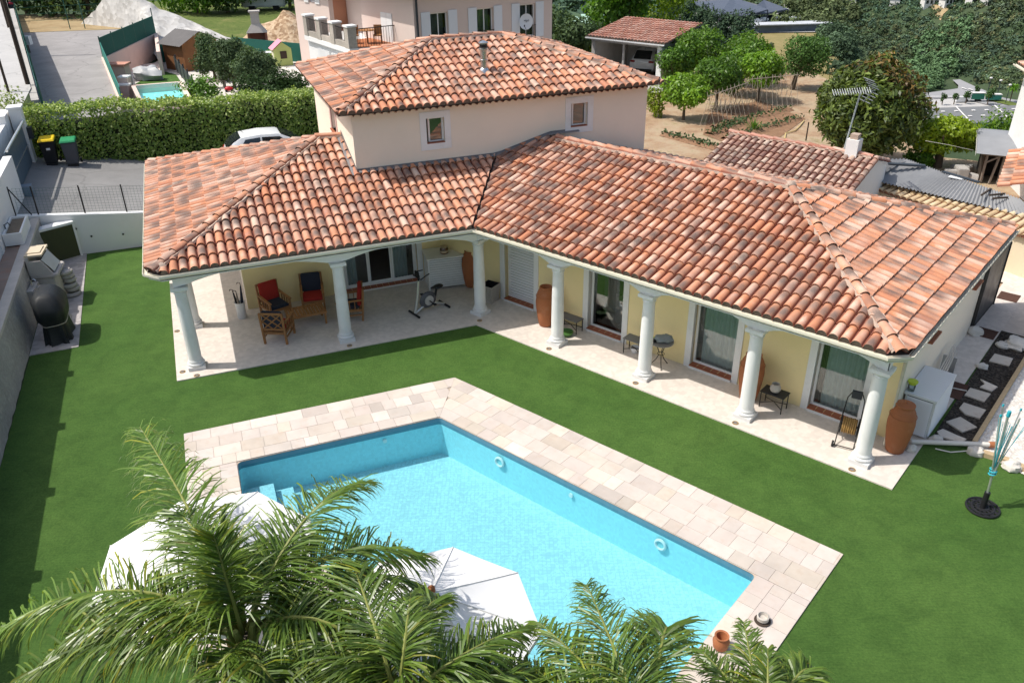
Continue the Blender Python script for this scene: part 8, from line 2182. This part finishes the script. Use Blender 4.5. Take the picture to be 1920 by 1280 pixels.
m.bar(A_-Vector((0,.8,3.6)), B_-Vector((0,.8,3.6)), .8, 1.2); m.build('pilasters', MAT['alu'], t)
def roofpt(a_, b2): return w0.lerp(w1, a_).lerp(w3.lerp(w2, a_), b2)+Vector((0,0,.3))
for b2 in (.38, .72):
    for a_ in (.07,.2,.33,.5,.63,.76,.9):
        c = roofpt(a_, b2); m = MB(); m.cbox(c, (1.5,1.3,.25)); m.build('skylight', MAT['whitestuff'], t)
m = MB(); m.bar(roofpt(.30,1), roofpt(.55,0), .5, .2); m.bar(roofpt(.68,1), roofpt(.95,0), .5, .2); m.bar(roofpt(0,.9), roofpt(.12,.3), .5, .2); m.build('roof_seam', MAT['whitestuff'], t)
# road, yard and small things on the valley floor
FZ = -88.6
rdm = MB(); rdm.add([(205.97, 438.44, -88.60), (219.57, 437.59, -88.60), (236.23, 440.29, -88.60), (256.24, 394.43, -88.60), (270.89, 419.96, -88.60), (259.32, 438.82, -88.60), (258.59, 465.34, -88.60), (259.51, 485.56, -88.60), (254.67, 484.40, -88.60), (251.13, 470.06, -88.60), (246.93, 461.96, -88.60), (226.29, 452.54, -88.60), (216.19, 455.85, -88.60)], [tuple(range(13))]); struct('valley_road', rdm, MAT['road'])
yd2 = MB(); yd2.add([(182.17, 381.74, -88.90), (246.98, 378.15, -88.90), (276.99, 430.43, -88.90), (210.77, 449.70, -88.90)], [(0,1,2,3)]); struct('valley_yard', yd2, MAT['lane'])
vg = MB(); vg.add([(247.97, 433.21, -88.30), (252.48, 420.94, -88.30), (258.65, 410.28, -88.30), (261.72, 415.75, -88.30), (255.20, 436.46, -88.30)], [(0,1,2,3,4)]); struct('verge', vg, MAT['meadow'])
mk = MB()
for a_, b2 in (((248.96, 462.18, -88.10), (249.57, 458.03, -88.10)), ((251.34, 459.27, -88.10), (251.64, 455.18, -88.10)), ((253.14, 452.41, -88.10), (253.42, 448.43, -88.10)), ((220.66, 441.52, -88.10), (233.76, 440.68, -88.10))): mk.bar(a_, b2, .9, .05)
struct('road_marking', mk, MAT['whitestuff'])
t = thing('truck', 'white cab truck with a green body and green trailer on the valley road', 'truck', (243.69, 431.16, -88.60), -.1)
m = MB(); m.box((-8,-1.3,1.2),(-5.4,1.3,4)); m.add([(-8.6,-1.3,1),(-8.6,1.3,1),(-8.2,1.3,3),(-8.2,-1.3,3),(-8,-1.3,1),(-8,1.3,1),(-8,1.3,3.6),(-8,-1.3,3.6)], [(0,3,2,1),(0,4,7,3),(1,2,6,5),(3,7,6,2)]); m.build('cab', MAT['carwhite'], t, local=True)
m = MB(); m.box((-5.2,-1.3,1.2),(1,1.3,4.2)); o = m.build('body', M('truck_green', (.02,.15,.10), .5, .1), t, local=True); m = MB(); m.box((-5.3,-1.35,4.2),(1.1,1.35,4.5)); m.build('roof', MAT['whitestuff'], o, local=True)
m = MB(); m.box((2.6,-1.3,1),(9.5,1.3,3.4)); o = m.build('trailer', M('truck_green2', (.03,.19,.16), .5, .1), t, local=True); m = MB(); m.box((2.5,-1.35,3.4),(9.6,1.35,3.8)); m.build('roof', MAT['whitestuff'], o, local=True)
for x in (-7,-2,-.6,4,8):
    m = MB(); m.tube([(x,-1.3,.55),(x,1.3,.55)], .55, 12); m.build('wheel', MAT['rubber'], t, local=True)
for i, (lab, p, h_, k_2) in enumerate((('palm tree on the verge right of the green trailer', (257.11, 427.91, -88.60), 9, 'p'), ('small round street tree in front of the green truck body', (243.60, 423.98, -88.60), 9, 't'), ('small tree at the yard edge left of the white van', (226.98, 425.00, -88.60), 6, 't'), ('small tree in the middle of the valley yard', (233.92, 426.95, -88.60), 7, 't'), ('small tree behind the white cab', (247.32, 443.39, -88.60), 6, 't'), ('leftmost small tree at the valley yard', (221.16, 425.36, -88.60), 6, 't'))):
    t = thing('street_tree', lab, 'tree', p, 0, 'small trees in the valley yard')
    if k_2 == 't': leaf_mesh('crown', MAT['leaf_dark'], t, crown_blobs((0,0,h_*.62), (h_*.28,h_*.28,h_*.38), 5, i), 420, h_*.1, i+7, .6, .5, ((1,1,1),(2,2,1.6)))
    else:
        V = []; gg_ = np.random.default_rng(2)
        for kk_ in range(90):
            a_ = gg_.random()*6.28; e_ = gg_.uniform(-.5,1.2); d = np.array([math.cos(a_)*math.cos(e_), math.sin(a_)*math.cos(e_), math.sin(e_)]); s = np.array([-math.sin(a_), math.cos(a_), 0])*.35; c = np.array([0,0,h_*.8]); V.append([c-s*.5, c+d*1.8-s, c+d*3.4+np.array([0,0,-.8]), c+d*1.8+s])
        quads('fronds', np.array(V), (1.2+.8*gg_.random((90,1)))*np.ones(3), MAT['leaf'], t)
    m = MB(); m.tube([(0,0,0),(0,0,h_*.7)], .25, 6); m.build('trunk', MAT['bark'], t, local=True)
for i, (lab, p) in enumerate((('thin street lamp right of the white cab', (253.07, 443.02, -88.60)), ('thin street lamp left of the green trailer end', (254.80, 436.61, -88.60)), ('thin street lamp left of the verge palm', (253.76, 425.72, -88.60)))):
    t = thing('street_lamp', lab, 'street lamp', p, 0, 'street lamps in the valley'); m = MB(); m.tube([(0,0,0),(0,0,9)], .18, 6); m.build('pole', MAT['anthracite'], t, local=True); m = MB(); m.sphere((0,0,9.2), (.9,.6,.5), 8, 6); m.build('lamp_head', MAT['whitestuff'], t, local=True)
m = MB(); m.box((-2.6,-1.1,.3),(1.4,1.1,2.6)); m.add([(1.4,-1.1,.3),(2.6,-1.0,.3),(2.6,1.0,.3),(1.4,1.1,.3),(1.4,-1.1,2.6),(2.2,-.9,1.6),(2.2,.9,1.6),(1.4,1.1,2.6)], [(0,1,5,4),(1,2,6,5),(2,3,7,6),(4,5,6,7)]); o = m.build('far_van', MAT['carwhite'], None, local=True); o.location = (232.96, 430.61, -88.60); tag(o, 'small white van in the valley yard between two small trees', 'van')
# houses on the crest
for i, (lab, p, s_) in enumerate((('white house block on the crest left of the bare cliff', (270.26, 564.68, -57.91), (9,6,6)), ('blue grey house on the crest above the bare cliff', (277.92, 556.84, -56.79), (8,6,5)), ('pale house with dark windows on the crest, right of the middle', (288.09, 546.92, -55.17), (6,5,6)), ('rightmost white house on the crest', (294.35, 541.48, -54.32), (7,5,5)), ('small white house among trees at the top left of the hillside', (237.66, 604.38, -60.72), (7,5,4)), ('pale roofed house at the top edge left of the crest', (257.26, 584.19, -58.35), (9,6,4)))):
    t = thing('hill_house', lab, 'house', p, .2*i, 'houses on the crest'); m = MB(); m.box((-s_[0]/2,-s_[1]/2,-8),(s_[0]/2,s_[1]/2,s_[2]*.6)); m.build('wall', MAT['whitestuff'], t, local=True)
    m = MB(); a_, b2, h_ = s_[0]/2+.6, s_[1]/2+.6, s_[2]*.6; m.add([(-a_,-b2,h_),(a_,-b2,h_),(a_,b2,h_),(-a_,b2,h_),(-a_*.4,0,h_+2.2),(a_*.4,0,h_+2.2)], [(0,1,5,4),(1,2,5),(2,3,4,5),(3,0,4)]); m.build('roof', M('crest_roof', (.34,.36,.40), .8, .2, .2, 0) if i % 2 else MAT['tile_pink'], t, local=True)
    m = MB()
    for x in (-.3, 0, .3): m.box((x*s_[0]-.8,-s_[1]/2-.05,.8),(x*s_[0]+.8,-s_[1]/2,2.8))
    m.build('window', MAT['darkglass'], t, local=True)
cb = MB(); cb.add([(268.61, 565.81, -57.98), (274.30, 560.19, -56.76), (281.86, 549.11, -56.81), (277.34, 551.30, -58.58), (272.50, 548.01, -61.54), (269.56, 543.65, -64.69), (268.84, 550.20, -63.03), (269.88, 557.95, -59.60)], [(0,1,2,3,4,5,6,7)]); struct('bare_cliff', cb, MAT['dirt'])

# ================================================================== PALMS IN FRONT
def bez(a, b, c, t): return a*(1-t)**2+b*(2*t*(1-t))+c*t*t
def frond(crown_V, rach, P0, P1, P2, seed, n=74, leafL=.58, width=.030, droop=.62, yellow=.06):
    g = random.Random(seed); P0, P1, P2 = map(Vector, (P0, P1, P2))
    L = sum((bez(P0,P1,P2,(i+1)/20)-bez(P0,P1,P2,i/20)).length for i in range(20))
    pts = [bez(P0,P1,P2,t) for t in np.linspace(0,1,15)]
    rach.tube(pts, [max(.004, .024*(1-t)**.8+.004) for t in np.linspace(0,1,15)], 6)
    tone = g.uniform(.85, 1.2); n = int(n*1.8)
    for i in range(n):
        t = .12+.88*(i+g.random()*.8)/n
        p = bez(P0,P1,P2,t); d = (bez(P0,P1,P2,min(1,t+.02))-bez(P0,P1,P2,t-.02)).normalized()
        s = d.cross(Vector((0,0,1)))
        if s.length < .1: s = Vector((1,0,0))
        s.normalize(); u = s.cross(d).normalized()
        k = math.sin(PI*min(1, .12+.88*t)**.8)**.6
        for sg in (-1, 1):
            el = g.uniform(-.55, .75); LL = leafL*.98*(.42+.68*k)*g.uniform(.7, 1.15)*(L/2.6)**.5
            fwd = .40+.75*t+g.uniform(-.18,.18)
            dr = (s*sg*math.cos(el)+u*math.sin(el)+d*fwd).normalized()
            w = width*.66*g.uniform(.7,1.25); q_ = [p]; dd = dr; kink = g.random() < .45
            for seg, fr_ in ((.7,.32),(1.0,.28),(1.9 if kink else 1.1,.22),(2.4 if kink else 1.2,.18)):
                q_.append(q_[-1]+dd*LL*fr_); dd = (dd+Vector((g.uniform(-.12,.12), g.uniform(-.12,.12), -droop*seg*g.uniform(.3,1.0)))).normalized()
            nn = dr.cross(Vector((g.uniform(-.8,.8), g.uniform(-.8,.8), 1))).normalized()*w*.5
            c = np.array([1,1,1])*tone*g.uniform(.65,1.3)
            if g.random() < yellow: c = c*np.array([1.9,1.3,.9])
            tipc = np.array([1.8,1.4,1.2]) if g.random() < .4 else np.array([1.15,1.1,1.0])
            ws = (.6,1.0,1.0,.75,.08)
            for j in range(4):
                crown_V.append(([q_[j]-nn*ws[j], q_[j]+nn*ws[j], q_[j+1]+nn*ws[j+1], q_[j+1]-nn*ws[j+1]], c*(1+(tipc-1)*j/3)))

def palm(label, C, fr, seed, trunk_r=.15, extra=6, lean=(0,0), exl=2.2, boots=True):
    C = Vector(C); base = Vector((C.x-lean[0], C.y-lean[1], 0)); t = thing('palm_tree', label, 'palm', base, 0, 'feathery palms in front of the pool')
    m = MB(); pts = [base.lerp(C, k/12) for k in range(13)]; m.tube(pts, [trunk_r*(1.25-.35*k/12)*(1+.05*(k % 2)) for k in range(13)], 14); m.build('trunk', MAT['palmbark'], t, smooth=50)
    q = random.Random(seed)
    al = list(fr)
    for i in range(extra):
        a_ = 2*PI*i/extra+q.uniform(-.3,.3)+PI; r_ = exl*q.uniform(.8,1.15)
        al.append((C+Vector((math.cos(a_)*r_*.55, math.sin(a_)*r_*.55-.1, q.uniform(.5,1.1))), C+Vector((math.cos(a_)*r_, math.sin(a_)*r_*.9-.3, q.uniform(-.9,.1)))))
    for k, f in enumerate(al):
        V = []; rc_ = MB(); P1, P2 = Vector(f[0]), Vector(f[1]); kw = f[2] if len(f) > 2 else {}
        frond(V, rc_, C+(P1-C).normalized()*.12+Vector((0,0,-.05)), P1, P2, seed*50+k, **kw)
        inv = wm(t).inverted()
        arr = np.array([[tuple(inv @ p) for p in v[0]] for v in V]); cc_ = np.array([v[1] for v in V])
        o = quads('frond', arr, cc_, MAT['leaf_palm'], t)
        rc_.build('rachis', MAT['rachis'], o)
    m = MB()
    for i in range(10):
        a_ = i*2.4; d = Vector((math.cos(a_), math.sin(a_), 1.4)).normalized(); m.tube([C-Vector((0,0,.35))+d*.05, C+d*.35], [.07,.03], 7)
    m.build('crownshaft', MAT['rachis'], t, smooth=50)
    return t
G = dict
palm('large feathery palm at the lower left whose crown covers the left parasol', (-2.93, 6.26, 4.00), [
    ((-3.14, 6.52, 5.20), (-5.43, 9.94, 4.20), G(n=100, leafL=.62)), ((-2.25, 6.87, 5.60), (-2.08, 9.33, 3.60), G(n=95, leafL=.55)), ((-2.07, 6.83, 5.20), (-1.14, 7.98, 3.40), G(n=90, leafL=.62)),
    ((-4.13, 6.60, 5.00), (-6.28, 7.03, 3.20), G(n=95, leafL=.6, yellow=.12)), ((-3.90, 6.04, 4.80), (-5.94, 6.29, 3.00), G(n=90, leafL=.6, yellow=.12)),
    ((-2.82, 5.97, 5.00), (-2.93, 6.13, 5.55), G(n=90, leafL=.6, droop=.25)), ((-2.79, 5.85, 5.80), (-4.12, 7.81, 4.40), G(n=80)), ((-2.45, 6.51, 5.20), (-2.61, 8.19, 3.60), G(n=70, leafL=.5)), ((-3.34, 5.82, 4.80), (-4.57, 6.30, 3.40), G(n=70, yellow=.12)), ((-2.74, 5.36, 4.70), (-3.77, 5.93, 3.20), G(n=75, yellow=.12)), ((-2.35, 5.20, 4.70), (-2.27, 5.84, 3.20), G(n=75)), ((-2.06, 6.23, 4.80), (-2.08, 6.95, 3.30), G(n=70)), ((-1.79, 6.66, 4.90), (-1.22, 7.57, 3.30), G(n=80)), ((-3.46, 6.23, 4.90), (-5.26, 7.16, 3.40), G(n=80))], 3, extra=4)
palm('feathery palm at the bottom centre in front of the right parasol', (-1.19, 5.46, 3.90), [
    ((-1.56, 5.35, 5.00), (-2.84, 7.14, 3.60), G(n=95, leafL=.6, yellow=.12)), ((-1.30, 5.42, 5.20), (-2.04, 7.55, 4.00), G(n=85, leafL=.55)), ((-0.52, 5.21, 5.00), (0.10, 6.50, 3.80), G(n=90, leafL=.58)), ((-1.59, 5.10, 4.80), (-2.92, 6.22, 3.20), G(n=80)),
    ((-0.97, 5.07, 5.30), (-1.12, 6.45, 4.40), G(n=70, leafL=.5)), ((-0.33, 5.20, 4.80), (0.43, 6.33, 3.30), G(n=80))], 4, extra=4)
palm('feathery palm at the bottom right of centre with a dark drooping frond over the water', (1.30, 5.30, 3.60), [
    ((0.99, 5.34, 4.60), (0.84, 7.13, 3.80), G(n=100, leafL=.66, droop=.8, width=.022, yellow=.04)), ((0.71, 5.29, 4.60), (0.26, 6.75, 3.60), G(n=85, leafL=.55)), ((0.53, 5.00, 4.60), (-0.23, 6.30, 3.40), G(n=85)), ((1.09, 5.16, 4.60), (1.54, 7.04, 3.40), G(n=70, leafL=.6, width=.02, droop=.9)), ((0.72, 4.91, 4.50), (0.29, 5.90, 3.20), G(n=60))], 5, extra=3)
palm('small feathery palm at the bottom right beside the terracotta pot', (2.84, 6.03, 2.60), [
    ((2.62, 6.12, 3.30), (2.86, 7.35, 2.90), G(n=70, leafL=.5)), ((2.45, 6.20, 3.20), (2.29, 7.20, 2.60), G(n=70, leafL=.5)), ((2.96, 6.12, 3.20), (3.51, 7.02, 2.60), G(n=70, leafL=.5)), ((2.73, 6.04, 3.40), (2.97, 6.76, 3.10), G(n=60, leafL=.45)), ((2.29, 6.01, 3.10), (2.16, 6.77, 2.40), G(n=60))], 6, .1, extra=3, exl=1.4)

# ================================================================== LIGHT, SKY, CAMERA
SUN_AZ = R(2.0)                    # direction the shadows fall, from +x
SUN_EL = R(57.5)
sun = bpy.data.lights.new('sun', 'SUN'); sun.energy = 4.4; sun.angle = R(.53); sun.color = (1.0, .955, .88)
so_ = bpy.data.objects.new('sun', sun); col.objects.link(so_)
dv_ = Vector((math.cos(SUN_AZ)*math.cos(SUN_EL), math.sin(SUN_AZ)*math.cos(SUN_EL), -math.sin(SUN_EL)))
so_.rotation_euler = dv_.to_track_quat('-Z', 'Y').to_euler(); so_.location = (-30, 10, 40)
wd = bpy.data.worlds.new('World'); scene.world = wd; wd.use_nodes = True
nt = wd.node_tree; nt.nodes.clear()
sky = nt.nodes.new('ShaderNodeTexSky'); sky.sky_type = 'NISHITA'; sky.sun_disc = False
sky.sun_elevation = SUN_EL
td = -dv_; sky.sun_rotation = math.atan2(td.x, td.y)
sky.air_density = 1.4; sky.dust_density = 4.0; sky.ozone_density = 1.0; sky.altitude = 200
bg = nt.nodes.new('ShaderNodeBackground'); bg.inputs['Strength'].default_value = .15
ou = nt.nodes.new('ShaderNodeOutputWorld'); nt.links.new(sky.outputs[0], bg.inputs[0]); nt.links.new(bg.outputs[0], ou.inputs[0])

cam = bpy.data.cameras.new('camera'); cam.sensor_width = 36; cam.lens = 1544.96/1920*36; cam.clip_start = .1; cam.clip_end = 6000
co_ = bpy.data.objects.new('camera', cam); col.objects.link(co_)
co_.matrix_world = Matrix.Translation((0,0,11)) @ Matrix.Rotation(PI/2-.502997, 4, 'X') @ Matrix.Rotation(-.0141474, 4, 'Z')
scene.camera = co_
scene.view_settings.view_transform = 'Standard'; scene.view_settings.look = 'None'; scene.view_settings.exposure = 0; scene.view_settings.gamma = 1
scene.render.engine = 'CYCLES'; scene.cycles.max_bounces = 8; scene.cycles.transparent_max_bounces = 24
